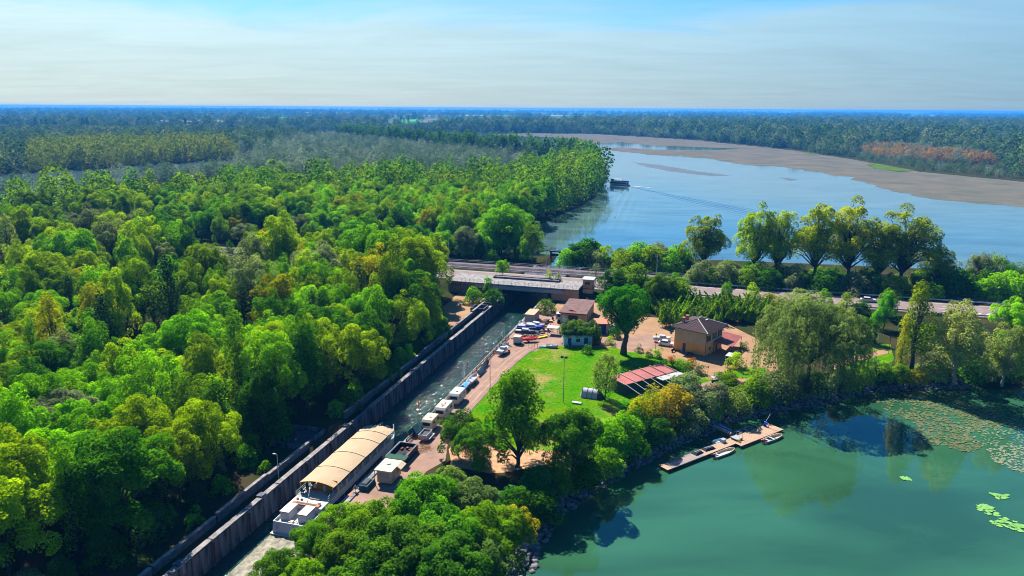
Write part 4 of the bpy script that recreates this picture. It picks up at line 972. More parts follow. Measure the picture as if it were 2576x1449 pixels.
plant('greytree', 'tree', 'grey green tree crowding the pale trunked tree on the basin bank', 'tree', at(2520, 968), 13.0, (0.168, 0.225, 0.045))
plant('broad1', 'tree', 'yellow-green spreading tree between the barrier and the basin', 'tree', at(2535, 880), 12.0, LM)
plant('broad2', 'tree', 'dark leafy tree behind the slim poplar and the footpath', 'tree', at(2182, 862), 6.5, (0.070, 0.189, 0.006))
plant('lump0', 'tree', 'bright green small tree by the roadside behind the slim poplar', 'tree', at(2222, 830), 10.0, (0.084, 0.275, 0.003))

# foreground cluster between the quay and the basin (crown centre in the picture)
fg = [(1065, 1275, 'near0', 9.5, (0.077, 0.217, 0.004), 'leafy green tree right beside the cream hut on the quay'),
      (950, 1330, 'near1', 8.6, (0.119, 0.239, 0.003), 'yellow tinged tree whose crown hides the starboard side of the tour boat'),
      (862, 1400, 'near2', 7.2, (0.112, 0.217, 0.003), 'low leafy tree overhanging the quay by the boat stern'),
      (1015, 1395, 'near0', 10.2, (0.091, 0.210, 0.007), 'tree with pale forked limbs above the quay corner'),
      (1130, 1350, 'near1', 9.4, (0.063, 0.189, 0.007), 'deep green tree in the middle of the quayside clump'),
      (1190, 1265, 'near2', 7.6, (0.140, 0.217, 0.038), 'silvery green tree at the back of the quayside clump'),
      (1130, 1225, 'near2', 6.6, (0.140, 0.225, 0.035), 'pale silvery bush tree between the lane end and the quayside clump'),
      (1235, 1345, 'near1', 8.8, (0.119, 0.246, 0.003), 'lime green tree of the quayside clump nearest the basin water'),
      (1283, 1335, 'near2', 6.8, (0.238, 0.225, 0.004), 'golden yellow tree on the basin edge of the quayside clump'),
      (1120, 1450, 'near0', 10.0, (0.056, 0.160, 0.007), 'dark tree at the foot of the quayside clump'),
      (770, 1470, 'near2', 6.4, (0.112, 0.225, 0.003), 'low tree over the quay edge behind the churned water'),
      (930, 1480, 'near1', 9.0, (0.070, 0.174, 0.006), 'shaded tree on the quay strip below the pale forked limbs'),
      (1220, 1430, 'near2', 7.4, (0.084, 0.174, 0.021), 'grey green tree leaning over the rocky basin shore'),
      (1270, 1250, 'shrub', 3.0, (0.042, 0.174, 0.028), 'blue green shrub in the shade beneath the lawn poplar')]
for x, y, k, h, c, lab in fg:
    plant(k, 'tree' if k != 'shrub' else 'shrub', lab, 'tree' if k != 'shrub' else 'shrub', Vector((*P(x, y, LAND + h * 0.62)[:2], LAND_Z)), h, c, 'trees of the quayside clump' if k != 'shrub' else None)

for x, y, h, k, c, lab in ((1125, 652, 11, 'broad0', BG, 'bright tree behind the railway at the west end of the open track'), (1165, 656, 10, 'broad2', LM, 'lime tree behind the railway beside the bright one'), (1208, 654, 11, 'broad3', BG, 'leafy green tree behind the railway opposite the bridge end'), (1256, 640, 17, 'lump1', YG, 'upright yellow-green tree standing clear behind the railway'), (1285, 662, 7, 'loose1', GY, 'grey twiggy small tree behind the railway line pole'), (1318, 664, 9, 'lump3', LM, 'lime shrubby tree at the canal mouth by the sluice gantry'), (1338, 658, 15, 'greytree', OL, 'tall grey green willow at the canal mouth by the sluice gantry'), (1300, 650, 6, 'bush0', DG, 'dark shrub at the water of the canal mouth'), (1235, 662, 5, 'bush1', BG, 'low bright bush behind the railway under the upright tree')):
    plant(k, 'lineside_tree', lab, 'tree' if h > 6 else 'shrub', at(x, y, 3.0), h, c, 'trees behind the railway at the canal mouth')

for u, v, h, k, c, lab in ((13, 17.6, 5.6, 'near1', (0.12, 0.24, 0.002), 'leafy tree on the quay crowding the boat stern'), (7, 16.8, 6.0, 'near0', (0.09, 0.21, 0.003), 'bushy tree on the quay just behind the boat stern'), (0.5, 16.2, 6.2, 'near1', (0.07, 0.17, 0.005), 'darker tree on the quay beside the churned water')):
    plant(k, 'tree', lab, 'tree', C(u, v, LAND_Z), h, c, 'trees of the quayside clump')

# line of tall poplars on the lake shore beyond the railway
lk = [(1768, 690, 22, 'lake0', (0.220, 0.293, 0.001), 'round crowned lake poplar standing alone at the west end of the row', 0.9), (1898, 700, 25, 'lake1', (0.210, 0.313, 0.001), 'lake poplar with a leaning dark trunk, second in the row', 0.72), (1952, 706, 25, 'lake2', (0.210, 0.293, 0.001), 'slender gappy lake poplar with water showing through', 0.66),
      (2046, 712, 28, 'lake0', (0.252, 0.323, 0.001), 'tallest lake poplar in the middle of the row', 0.78), (2130, 716, 28, 'lake1', (0.252, 0.304, 0.001), 'broad forked lake poplar beside the tallest one', 0.8), (2205, 722, 22, 'lake2', (0.189, 0.255, 0.001), 'lower dark lake poplar between two taller ones', 0.8),
      (2262, 724, 26, 'lake1', (0.210, 0.274, 0.001), 'widest lake poplar at the east end of the row', 1.0), (2352, 732, 15, 'lake2', (0.210, 0.274, 0.001), 'small lake poplar trailing after the end of the row', 0.9)]
for x, y, h, k, c, lab, wd in lk: plant(k, 'poplar', lab, 'tree', at(x, y, 4.2), h, c, 'tall poplars along the lake shore', wide=wd * 1.42)

# scrub between railway and lake
def scrub(n, x0, x1, yf, hr, cols, seed, words_, group, kinds=('bush0', 'bush1', 'spindly', 'loose0'), z=4.2, name='scrub_tree', cat='tree'):
    r = random.Random(seed); marks = words_
    for i in range(n):
        x = x0 + (x1 - x0) * (i + r.uniform(0.1, 0.9)) / n; y = yf(x) + r.uniform(-8, 8); k = r.choice(kinds); h = r.uniform(*hr); c = r.choice(cols)
        j = min(len(marks) - 1, int((x - x0) / (x1 - x0) * len(marks)))
        plant(k, name, '%s %s, %s from the west %s' % (CNAME.get(c, 'mixed green'), {'bush': 'rounded shrub', 'spin': 'spindly sapling', 'loos': 'loose young tree', 'sapl': 'slim sapling', 'shru': 'low shrub', 'broa': 'broad small tree', 'lump': 'lumpy small tree', 'near': 'dense small tree'}[k[:4]], NTH[i % 49], marks[j]), cat, at(x, y, z), h, c, group)
scrub(34, 1425, 1740, lambda x: 668 + (x - 1425) * 0.075, (5, 10), (DG, OL, GY, BG, YG), 1, ['by the sluice gantry', 'behind the railway', 'beneath the lone round lake poplar'], 'scrub along the lake shore', z=3.5)
scrub(66, 1740, 2420, lambda x: 712 + (x - 1740) * 0.062, (3.5, 7.5), (DG, DG, OL, GY), 2, ['beneath the lone lake poplar', 'under the slender poplars', 'under the tallest poplar', 'under the widest poplar', 'past the last poplar'], 'scrub along the lake shore', z=4.2)
scrub(16, 2400, 2600, lambda x: 752, (5, 9), (BG, DG, LM), 3, ['behind the signal mast', 'past the signal mast'], 'green thicket at the east end of the railway', kinds=('broad0', 'bush0', 'bush1'), z=4.2)
scrub(9, 2440, 2600, lambda x: 722, (8, 13), (GY, OL, DG), 4, ['on the lake edge', 'by the lake edge'], 'spindly trees on the lake edge', kinds=('spindly', 'loose1'), z=3.5)
scrub(38, 1690, 2410, lambda x: 694 + (x - 1700) * 0.045, (3.0, 6.0), (DG, OL, GY), 14, ['behind the poplar row', 'past the poplar row'], 'scrub along the lake shore', z=2.5)
# strip between road and yard
scrub(17, 1532, 1720, lambda x: 752 + (x - 1508) * 0.10, (6, 10.5), (BG, DG, OL, GY), 5, ['behind the lock tower', 'behind the forked tree', 'above the bamboo'], 'trees on the road bank above the yard', kinds=('broad0', 'bush0', 'loose0', 'lump1'), name='bank_tree')
scrub(14, 1720, 2000, lambda x: 786 + (x - 1720) * 0.03, (2.0, 3.0), (DG, DG, OL), 6, ['behind the bamboo hedge', 'behind the weeping willow'], 'shrubs on the road bank', kinds=('bush0', 'bush1'), name='bank_shrub', cat='shrub')
for x, y, h, k, c, lab in ((1828, 772, 7.5, 'lump2', BG, 'bright topped tree at the road edge above the bamboo'), (1890, 780, 7.5, 'sapling', YG, 'upright yellow-green tree beside the bright topped one at the road'), (1937, 783, 5.0, 'bush1', GO, 'yellow shrub at the road edge'),
                           (2072, 792, 7.0, 'sapling', BG, 'slim sapling in front of the road, nearer the white car'), (2128, 797, 6.6, 'sapling', YG, 'slim yellow-green sapling in front of the white car'), (2228, 800, 8.5, 'lump1', OL, 'olive tree hiding the road just past the white car'), (2165, 800, 4.5, 'bush0', DG, 'dark shrub below the white car')):
    plant(k, 'roadside_tree', lab, 'tree', at(x, y, 4.0), h, c, wide=1.25 if k == 'sapling' else 1)
# bamboo hedge behind the house
r_ = random.Random(4)
for i in range(48):
    x = 1662 + i * 5.4 + r_.uniform(-5, 5); y = 806 + (i % 3 - 1) * 13 + r_.uniform(-6, 6) - (8 if i > 20 else 0)
    plant('bamboo%d' % (i % 2), 'bamboo', 'feathery yellow-green bamboo clump, %s from the yard end of the hedge' % NTH[i], 'bamboo', at(x, y), r_.uniform(4.2, 7.4), (0.185, 0.33, 0.0005), 'bamboo hedge behind the house', parts=('cane', 'foliage'), wide=1.15)
# shrubs and bank plants
sh_ = [(1607, 886, 1.7, GY, 'grey shrub on the yard kerb nearest the vase shaped tree'), (1632, 898, 1.6, DG, 'small round shrub on the kerb between the bare bushes'), (1654, 900, 2.2, BG, 'green rounded shrub by the garden lamp on the kerb'), (1688, 912, 1.6, BR, 'thin russet shrub on the kerb below the house corner'), (1712, 918, 1.5, GY, 'grey shrub on the kerb below the house door'),
       (1738, 925, 2.3, BR, 'reddish shrub at the lawn corner near the van'), (1758, 940, 2.4, GY, 'bare looking shrub at the tip of the lawn'), (1724, 935, 2.6, BG, 'bright green hedge bush beside the shelter roof end'), (1705, 925, 2.2, LM, 'lime hedge bush above the shelter roof'),
       (1534, 866, 2.1, YG, 'round yellow-green bush beside the hut'), (1850, 925, 3.6, YG, 'small yellow-green ornamental tree by the white van'), (1835, 955, 2.6, GO, 'yellow leaved shrub by the path lamp'), (1818, 968, 3.2, DG, 'dark clipped shrub at the path corner'), (1870, 880, 2.0, GY, 'grey shrub beneath the red canopy'),
       (1478, 890, 2.2, DG, 'dark climber at the corner of the hut'), (1550, 850, 3.0, DG, 'dark shrub by the blue shed')]
for x, y, h, c, lab in sh_: plant('shrub', 'shrub', lab, 'shrub', at(x, y), h, c)
bk = [(1640, 1062, 7.5, 'spindly', GO, 'golden leaved shrub tree with bare twigs beside the shelter'), (1615, 1078, 5.2, 'bush0', GO, 'low golden bush on the bank below the tunnel tent'), (1690, 1050, 6.0, 'bush1', (0.308, 0.246, 0.007), 'ochre shrub with grey twigs on the bank of the landing stage'), (1725, 1020, 6.0, 'bush0', GY, 'silvery shrub below the grey awning'), (1760, 1040, 4.5, 'bush1', GY, 'silvery low shrub at the landing bank'),
      (1800, 1025, 4.6, 'bush0', GY, 'grey green shrub beside the gangway head'), (1848, 1030, 4.2, 'bush1', (0.182, 0.246, 0.035), 'pale shrub past the gangway head'), (1900, 1010, 4.6, 'bush0', OL, 'olive shrub before the weeping willow'), (1940, 1000, 5.0, 'bush1', GY, 'grey shrub under the edge of the weeping willow'), (1830, 985, 3.6, 'bush0', OL, 'olive shrub at the terrace by the picnic tables'),
      (1570, 1120, 5.6, 'bush1', BG, 'bright green shrub on the bank below the parked dinghy'), (1600, 1100, 4.6, 'bush0', DG, 'dark shrub above the rocky bank'), (1530, 1140, 5.2, 'bush0', BG, 'bright shrub on the rocky bank by the dark round tree'), (1520, 1185, 3.8, 'bush1', LM, 'lime shrub low on the rocky bank'), (1650, 1105, 3.8, 'bush1', DG, 'dark shrub behind the wet end of the landing stage'),
      (1350, 1250, 4.4, 'bush0', (0.035, 0.145, 0.021), 'deep green shrub below the lawn poplar'), (1400, 1225, 3.2, 'bush1', OL, 'dry olive scrub below the dirt track'), (1395, 1180, 2.4, 'shrub', GO, 'straw coloured shrub on the bare earth'), (1480, 1215, 3.6, 'bush1', DG, 'dark shrub at the foot of the round tree'), (1300, 1300, 4.0, 'bush0', DG, 'shaded shrub above the dark shore rocks'),
      (2120, 965, 3.6, 'bush0', (0.140, 0.246, 0.021), 'leafy ground shrub right of the weeping willow by the water'), (2170, 955, 3.2, 'bush1', LM, 'lime green bramble on the basin bank'), (2215, 952, 3.6, 'bush0', (0.140, 0.261, 0.007), 'bright bramble on the basin bank below the slim poplar'), (2262, 955, 3.4, 'bush1', OL, 'olive bramble on the basin bank'), (2310, 962, 3.0, 'bush0', GO, 'small yellow bush at the basin edge'),
      (2350, 945, 5.4, 'bush1', GY, 'grey shrub between the slim poplar and pale trunked tree'), (2440, 955, 5.0, 'bush0', DG, 'dark shrub beside the pale trunked tree'), (2490, 940, 6.5, 'bush1', GY, 'dusty shrub on the bank past the pale trunked tree'), (2570, 950, 6.0, 'bush0', DG, 'dark shrub at the end of the basin bank'), (2560, 900, 7.0, 'bush1', GY, 'tall dusty shrub behind the bank'),
      (2330, 880, 6.5, 'bush1', OL, 'yellowish bush between footpath and barrier'), (2440, 890, 7.0, 'bush0', GY, 'grey bush behind the pale trunked tree'), (2150, 860, 5.5, 'bush0', DG, 'dark bush screening the road behind the small lawn'), (2090, 850, 5.0, 'bush1', DG, 'dark bush behind the weeping willow crown')]
for x, y, h, k, c, lab in bk: plant(k, 'bank_shrub', lab, 'shrub', at(x, y, 2.6), h, c, wide=1.1)
shore = XY([(1360, 1345), (1420, 1272), (1470, 1232), (1515, 1205), (1560, 1180), (1610, 1155), (1660, 1130), (1712, 1100), (1772, 1078), (1835, 1048), (1900, 1032), (1960, 1018), (2050, 1005), (2120, 988), (2190, 976), (2260, 970), (2340, 966), (2420, 965), (2500, 964), (2570, 962)], 1.2)
names_ = ['below the lawn poplar', 'below the dark round tree', 'behind the landing stage', 'at the gangway', 'before the weeping willow', 'on the basin bank', 'before the pale trunked tree']
r2 = random.Random(15); kk = 0
for a, b in zip(shore[:-1], shore[1:]):
    a, b = Vector(a), Vector(b); n_ = max(1, int((b - a).length / 3.0)); nv = Vector((-(b - a).y, (b - a).x)).normalized()
    for i in range(n_):
        q = a.lerp(b, (i + r2.random()) / n_) + nv * r2.uniform(1.2, 3.6); c = r2.choice([DG, OL, GY, BG, (0.10, 0.17, 0.03)])
        plant(r2.choice(['bush0', 'bush1']), 'shore_shrub', '%s shrub hanging over the shore rocks %s, %s along' % (CNAME.get(c, 'muted green'), names_[min(6, kk // 7)], NTH[min(48, kk)]), 'shrub', (q.x, q.y, 1.6), r2.uniform(2.4, 4.2), c, 'shrubs along the basin shore', wide=1.15); kk += 1
# growth on the bridge and at its foot
for x, y, z, h, k, c, lab in ((1264, 697, 5, 6.0, 'broad3', LM, 'bright green ailanthus growing behind the bridge deck'), (1228, 745, 3.5, 6.2, 'sapling', BG, 'slim green tree growing up past the bridge edge'), (1192, 765, 3.5, 4.6, 'bush0', BG, 'leafy bush before the bridge abutment'), (1240, 765, 3.5, 4.5, 'bush1', DG, 'dark bush at the lock wall under the bridge'),
                              (1382, 700, 7.9, 2.2, 'shrub', YG, 'yellow-green grass tuft in the bridge planter'), (1405, 703, 7.9, 1.8, 'shrub', OL, 'olive tuft in the bridge planter'), (1372, 790, 3.0, 4.2, 'bush1', OL, 'shrub on the quay corner under the bridge'), (1498, 715, 5.0, 7.0, 'spindly', GY, 'grey feathery tree behind the lock tower'), (1425, 792, 3.5, 1.6, 'shrub', OL, 'weedy shrub by the workshop')):
    plant(k, 'bridge_shrub' if h < 5 else 'bridge_tree', lab, 'shrub' if h < 5 else 'tree', at(x, y, z), h, c)
# creeper on the hut roof
for i in range(15):
    q = i % 5; row = i // 5
    p = Vector((13.2, 176.4, 0)) + Vector((math.cos(R(2)) * (0.5 + q * 1.55), 0.35 + 0.25 + row * 1.35, LAND + 2.5))
    plant('shrub', 'creeper', 'leafy creeper on the hut roof, %s row %s' % (('front', 'middle', 'back')[row], ('at the gazebo end', 'over the first door', 'over the window', 'over the open door', 'at the shed end')[q]), 'creeper', p, 2.0 + row * 0.45, random.choice([DG, (0.08, 0.15, 0.02), OL, (0.10, 0.17, 0.05)]), 'creeper on the hut', wide=1.05)
for i, (x, y, h) in enumerate(((7.9, 0.6, 4.6), (8.3, 1.8, 4.9), (8.0, 3.0, 4.6))):
    plant('shrub', 'creeper', 'leafy creeper hanging down the hut end wall, %s' % ('front', 'middle', 'back')[i], 'creeper', Vector((13.2 + x, 176.4 + y + 0.3, LAND)), h, random.choice([DG, (0.08, 0.15, 0.02)]), 'creeper on the hut', wide=0.6)

# --- the wood beside the lock: individual trees on a loose grid
ORD = ['front', 'second', 'third', 'fourth', 'fifth', 'sixth', 'seventh', 'eighth', 'ninth', 'tenth', 'eleventh', 'twelfth', 'thirteenth', 'fourteenth', 'fifteenth', 'sixteenth', 'seventeenth', 'eighteenth']
SHAPE = {'broa': 'spreading', 'lump': 'lumpy upswept', 'loos': 'loose open', 'colu': 'narrow column', 'lake': 'tall forked', 'tall': 'slim tall', 'spin': 'spindly', 'grey': 'pale trunked', 'snag': 'half bare', 'bush': 'low bushy'}
def opposite(u):
    for lim, s in ((14, 'the churned water'), (26, 'the boat stern'), (38, 'the boat canopy'), (50, 'the boat bow'), (62, 'the caravans'), (76, 'the white boats'), (92, 'the upturned boat'), (108, 'the cabin boat'), (124, 'the boat yard'), (150, 'the lock tower'), (1e9, 'the bridge')):
        if u < lim: return s
USED = {}
COLS = [tuple(P(x, y, LAND)[:2]) for x, y in ((436, 885), (276, 922), (192, 835), (616, 856))]
def canopy_wood():
    rnd = random.Random(77); spots = []
    u = -16.0
    while u < 158:
        st = 7.4 + max(0, u) * 0.016
        v = -6.5 if u > 56 else -11.0 - max(0, 24 - u) * 0.10
        v -= rnd.uniform(0, 3)
        while v > -(95 + max(0, u) * 0.75):
            spots.append((u + rnd.uniform(-2.6, 2.6), v + rnd.uniform(-2.2, 2.2))); v -= st * rnd.uniform(0.9, 1.2)
        u += st
    rows = {}
    for u, v in spots:
        low = -112 < v < -84 and 96 < u < 152
        if u > 108 and v > -19 and u < 152: continue      # the landing with the pits
        if u > 136 and v > -27: continue
        if u > 146 and -124 < v < -80: continue           # the clearing
        p = C(u, v, LAND_Z)
        tall = min(1.0, max(0.0, (u - 35) / 70))
        k = rnd.choice(['broad0', 'broad1', 'broad2', 'broad3', 'broad4', 'lump0', 'lump1', 'lump2', 'lump3', 'broad4', 'loose0', 'loose1'])
        h = rnd.uniform(11.5, 16.0) * (1 - tall) + rnd.uniform(13.0, 19.0) * tall
        if u > 52 and v > -14: h = rnd.uniform(13, 17)
        if u > 100 and -50 < v < -12: h = rnd.uniform(17, 22)
        q_ = rnd.random()
        if q_ < 0.13 and u > 30: k = 'lake%d' % rnd.randint(0, 2); h *= rnd.uniform(1.1, 1.35)
        elif q_ < 0.18: k = 'tallpop'; h *= rnd.uniform(1.1, 1.3)
        elif q_ < 0.23: k = 'spindly'; h *= 0.8
        elif q_ < 0.27: k = 'greytree'
        elif q_ < 0.30: k = 'snag'; h *= 0.8
        h *= rnd.uniform(0.85, 1.18)
        if v > -9.5 and k[:4] in ('lake', 'snag', 'spin'): k = 'broad2'
        if low: k = rnd.choice(['bush0', 'bush1']); h = rnd.uniform(3, 5)
        elif rnd.random() < 0.045 and u > 40: k = 'column%d' % rnd.randint(0, 1); h = rnd.uniform(15, 20)
        cols = [YG, YG, YG, BG, BG, LM, LM, LM, OL, DG, GY, (0.15, 0.25, 0.002)]
        c = rnd.choice(cols)
        if k.startswith('colu'): c = rnd.choice([DG, (0.04, 0.09, 0.02)])
        if rnd.random() < 0.025: c = GO
        if low: c = rnd.choice([DG, GY, OL])
        for cx_, cy_ in COLS:
            dd = math.hypot(p.x - cx_, p.y - cy_)
            if dd < 4.5: h = 4.0; k = 'bush0'
            elif dd < 20 and p.y < cy_ and abs((p.x - cx_) - (p.y - cy_) * cx_ / cy_) < 5: h = min(h, 7.5); k = 'broad1' if k[:4] in ('lake', 'tall') else k
        rows.setdefault(opposite(u), []).append((v, u, p, k, h, c))
    for place, lst in rows.items():
        lst.sort(key=lambda q: -q[0])
        for v, u, p, k, h, c in lst:
            rank = ORD[min(len(ORD) - 1, int((-v - 8) / 8.5))]
            lab = '%s %s tree, %s row behind the lock wall opposite %s' % (CNAME.get(c, 'fresh green'), SHAPE[k[:4]].split()[0], rank, place)
            n_ = USED[lab] = USED.get(lab, 0) + 1
            if n_ > 1: lab = lab.replace('tree,', ['tree slightly farther,', 'tree farther still,', 'tree farthest,'][min(n_, 4) - 2])
            plant(k, 'wood_tree', lab, 'tree', p, h, c, 'trees of the wood beside the lock', wide=(rnd.uniform(0.9, 1.15) if h < 15 else rnd.uniform(0.8, 0.95)) * (1.25 if k[:4] == 'lake' else 1.0))
canopy_wood()
for x, y, h, lab in ((436, 885, 24, 'tallest dark columnar poplar standing out of the wood'), (276, 922, 18, 'dark columnar poplar with a bare lower trunk in the wood'), (192, 835, 16, 'dark ivy clad column of a tree in the wood, west of the bare trunked one'), (150, 830, 11, 'thin leaning columnar tree in the wood beside the ivy clad one'), (616, 856, 15, 'half bare columnar tree with side branches in the wood'), (548, 850, 9, 'short dark columnar tree beside the half bare one')):
    plant('column0' if h > 12 else 'column1', 'columnar_poplar', lab, 'tree', at(x, y), h, (0.022, 0.06, 0.018))
for u, v, h, k, c, lab in ((112, -17, 20, 'lake0', BG, 'tall forked poplar nearest the landing at the bridge end of the wood'), (121, -20.5, 22, 'broad1', YG, 'tall rounded yellow-green tree beside the landing by the bridge'), (131, -22, 22, 'lake1', LM, 'tall forked lime poplar at the back of the landing'), (142, -24, 20, 'broad3', YG, 'big yellow-green tree hiding the road end of the bridge'), (126, -31, 24, 'lake2', BG, 'tallest forked poplar behind the landing by the bridge'), (104, -13, 17, 'broad2', DG, 'dark green tree leaning to the wall before the landing'), (150, -31, 18, 'lump1', BG, 'upswept tree beside the road at the bridge end')):
    plant(k, 'wood_tree', lab, 'tree', C(u, v, LAND_Z), h, c, 'trees of the wood beside the lock', wide=1.0)
r5 = random.Random(8)
for i in range(16):
    u = 52 + i * 3.7; c = r5.choice([DG, BG, OL, (0.06, 0.14, 0.03)])
    plant(r5.choice(['bush0', 'bush1']), 'wood_shrub', '%s shrub hanging over the lock parapet, %s from the basin' % (CNAME.get(c, 'muted green'), NTH[i]), 'shrub', C(u, -4.6 - r5.random(), LAND_Z), r5.uniform(2.6, 4.4), c, 'shrubs over the lock parapet', wide=0.9)
for u, v, h, c, lab in ((20, -7.5, 2.6, BG, 'low green shrub in the shade behind the parapet'), (11, -5.2, 2.4, LM, 'bright weed clump growing at the parapet joint'), (28, -5.0, 1.9, LM, 'lime weed on the parapet by the sunken basin'), (40, -14, 6, (0.05, 0.11, 0.03), 'low tree lit at the edge of the dark wood by the sunken basin'), (66, -7, 4, DG, 'dark shrub leaning on the parapet'), (84, -7, 4.5, DG, 'dark bush over the parapet'), (98, -7.5, 5, DG, 'dark bush at the parapet before the landing'), (22, -12, 4.0, (0.04, 0.10, 0.04), 'isolated blue green shrub in the deep shade of the wood')):
    plant('bush0' if h > 2.5 else 'shrub', 'wood_shrub', lab, 'shrub', C(u, v, LAND_Z), h, c)

def understory():
    r3 = random.Random(52); k3 = 0
    for i in range(150):
        u = r3.uniform(-12, 125); v = -r3.uniform(9, 40 + u * 0.3); c = r3.choice([DG, DG, (0.05, 0.13, 0.03), OL, GY]); lab = '%s undergrowth bush in the shaded wood opposite %s' % (CNAME.get(c, 'deep green'), opposite(u))
        n_ = USED[lab] = USED.get(lab, 0) + 1
        if n_ > 1: lab = lab.replace('undergrowth bush', 'undergrowth bush, %s one,' % NTH[min(48, n_ - 1)])
        plant(r3.choice(['bush0', 'bush1']), 'wood_shrub', lab, 'shrub', C(u, v, LAND_Z), r3.uniform(2.2, 5.0), c, 'undergrowth of the wood')
understory()
# --- north of the road: poplar wood out to the point
NORTH = [tuple(q) for q in XY([(-250, 478), (0, 476), (300, 470), (560, 452), (700, 442), (900, 432), (1100, 430), (1250, 424), (1400, 392), (1480, 380), (1528, 408)], 17)] + [tuple(q) for q in XY([(1512, 482), (1460, 520), (1395, 553), (1338, 580), (1320, 612), (1326, 642)], 1.5)] + [tuple(C(196, v)[:2]) for v in (-16, -60, -120, -200, -330)]
def north_wood():
    rnd = random.Random(31); poly = np.array(NORTH); lo, hi = poly.min(0), poly.max(0); pts = []
    y = lo[1]
    while y < hi[1]:
        x = lo[0]
        while x < hi[0]:
            pts.append((x + rnd.uniform(-3.2, 3.2), y + rnd.uniform(-3.2, 3.2))); x += 9.4
        y += 9.4
    pts = np.array(pts); d = poly_sdf(pts, poly); pts = pts[(d > 2.0)]; d = d[d > 2.0]
    hgt = height(pts[:, 0], pts[:, 1]); ok = hgt > 0.3; pts = pts[ok]; hgt = hgt[ok]
    fov = np.abs(pts[:, 0]) < pts[:, 1] * 0.74 + 8; pts = pts[fov]; hgt = hgt[fov]
    order = np.argsort(np.hypot(pts[:, 0], pts[:, 1])); pts = pts[order]; hgt = hgt[order]
    rest = []
    for i, ((x, y), z) in enumerate(zip(pts, hgt)):
        u, v = UV((x, y)); shore = -poly_sdf(np.array([[x, y]]), np.array(BIG_LAKE))[0]
        k = rnd.choice(['lump0', 'lump1', 'lump2', 'lump3', 'broad1', 'broad3']); h = rnd.uniform(15, 20)
        c = rnd.choice([YG, BG, BG, LM, (0.13, 0.24, 0.002), DG, YG])
        if u < 214: h = rnd.uniform(9, 13); c = rnd.choice([BG, DG, OL, LM, GY])
        if shore < 14: h = rnd.uniform(16, 21)
        if rnd.random() < 0.03: c = GO
        if x < -120 and rnd.random() < 0.4: c = OL
        if i < 285:
            deep = ORD[min(17, max(0, int((u - 190) / 9.4)))]; ww = ORD[min(17, max(0, int((20 - v) / 9.4)) % 18)]
            west = 'west of the mouth' if v > -149 else 'in the western half'
            lab = '%s %s poplar, %s row behind the railway, %s %s' % (CNAME.get(c, 'fresh green'), SHAPE[k[:4]].split()[0], deep, ww, west)
            n_ = USED[lab] = USED.get(lab, 0) + 1
            if n_ > 1: lab = lab.replace('poplar,', 'poplar behind,')
            plant(k, 'wood_poplar', lab, 'tree', (x, y, z), h, c, 'poplars of the north wood', wide=rnd.uniform(0.95, 1.15))
        else: rest.append((x, y, z, h))
    return rest
REST = north_wood()

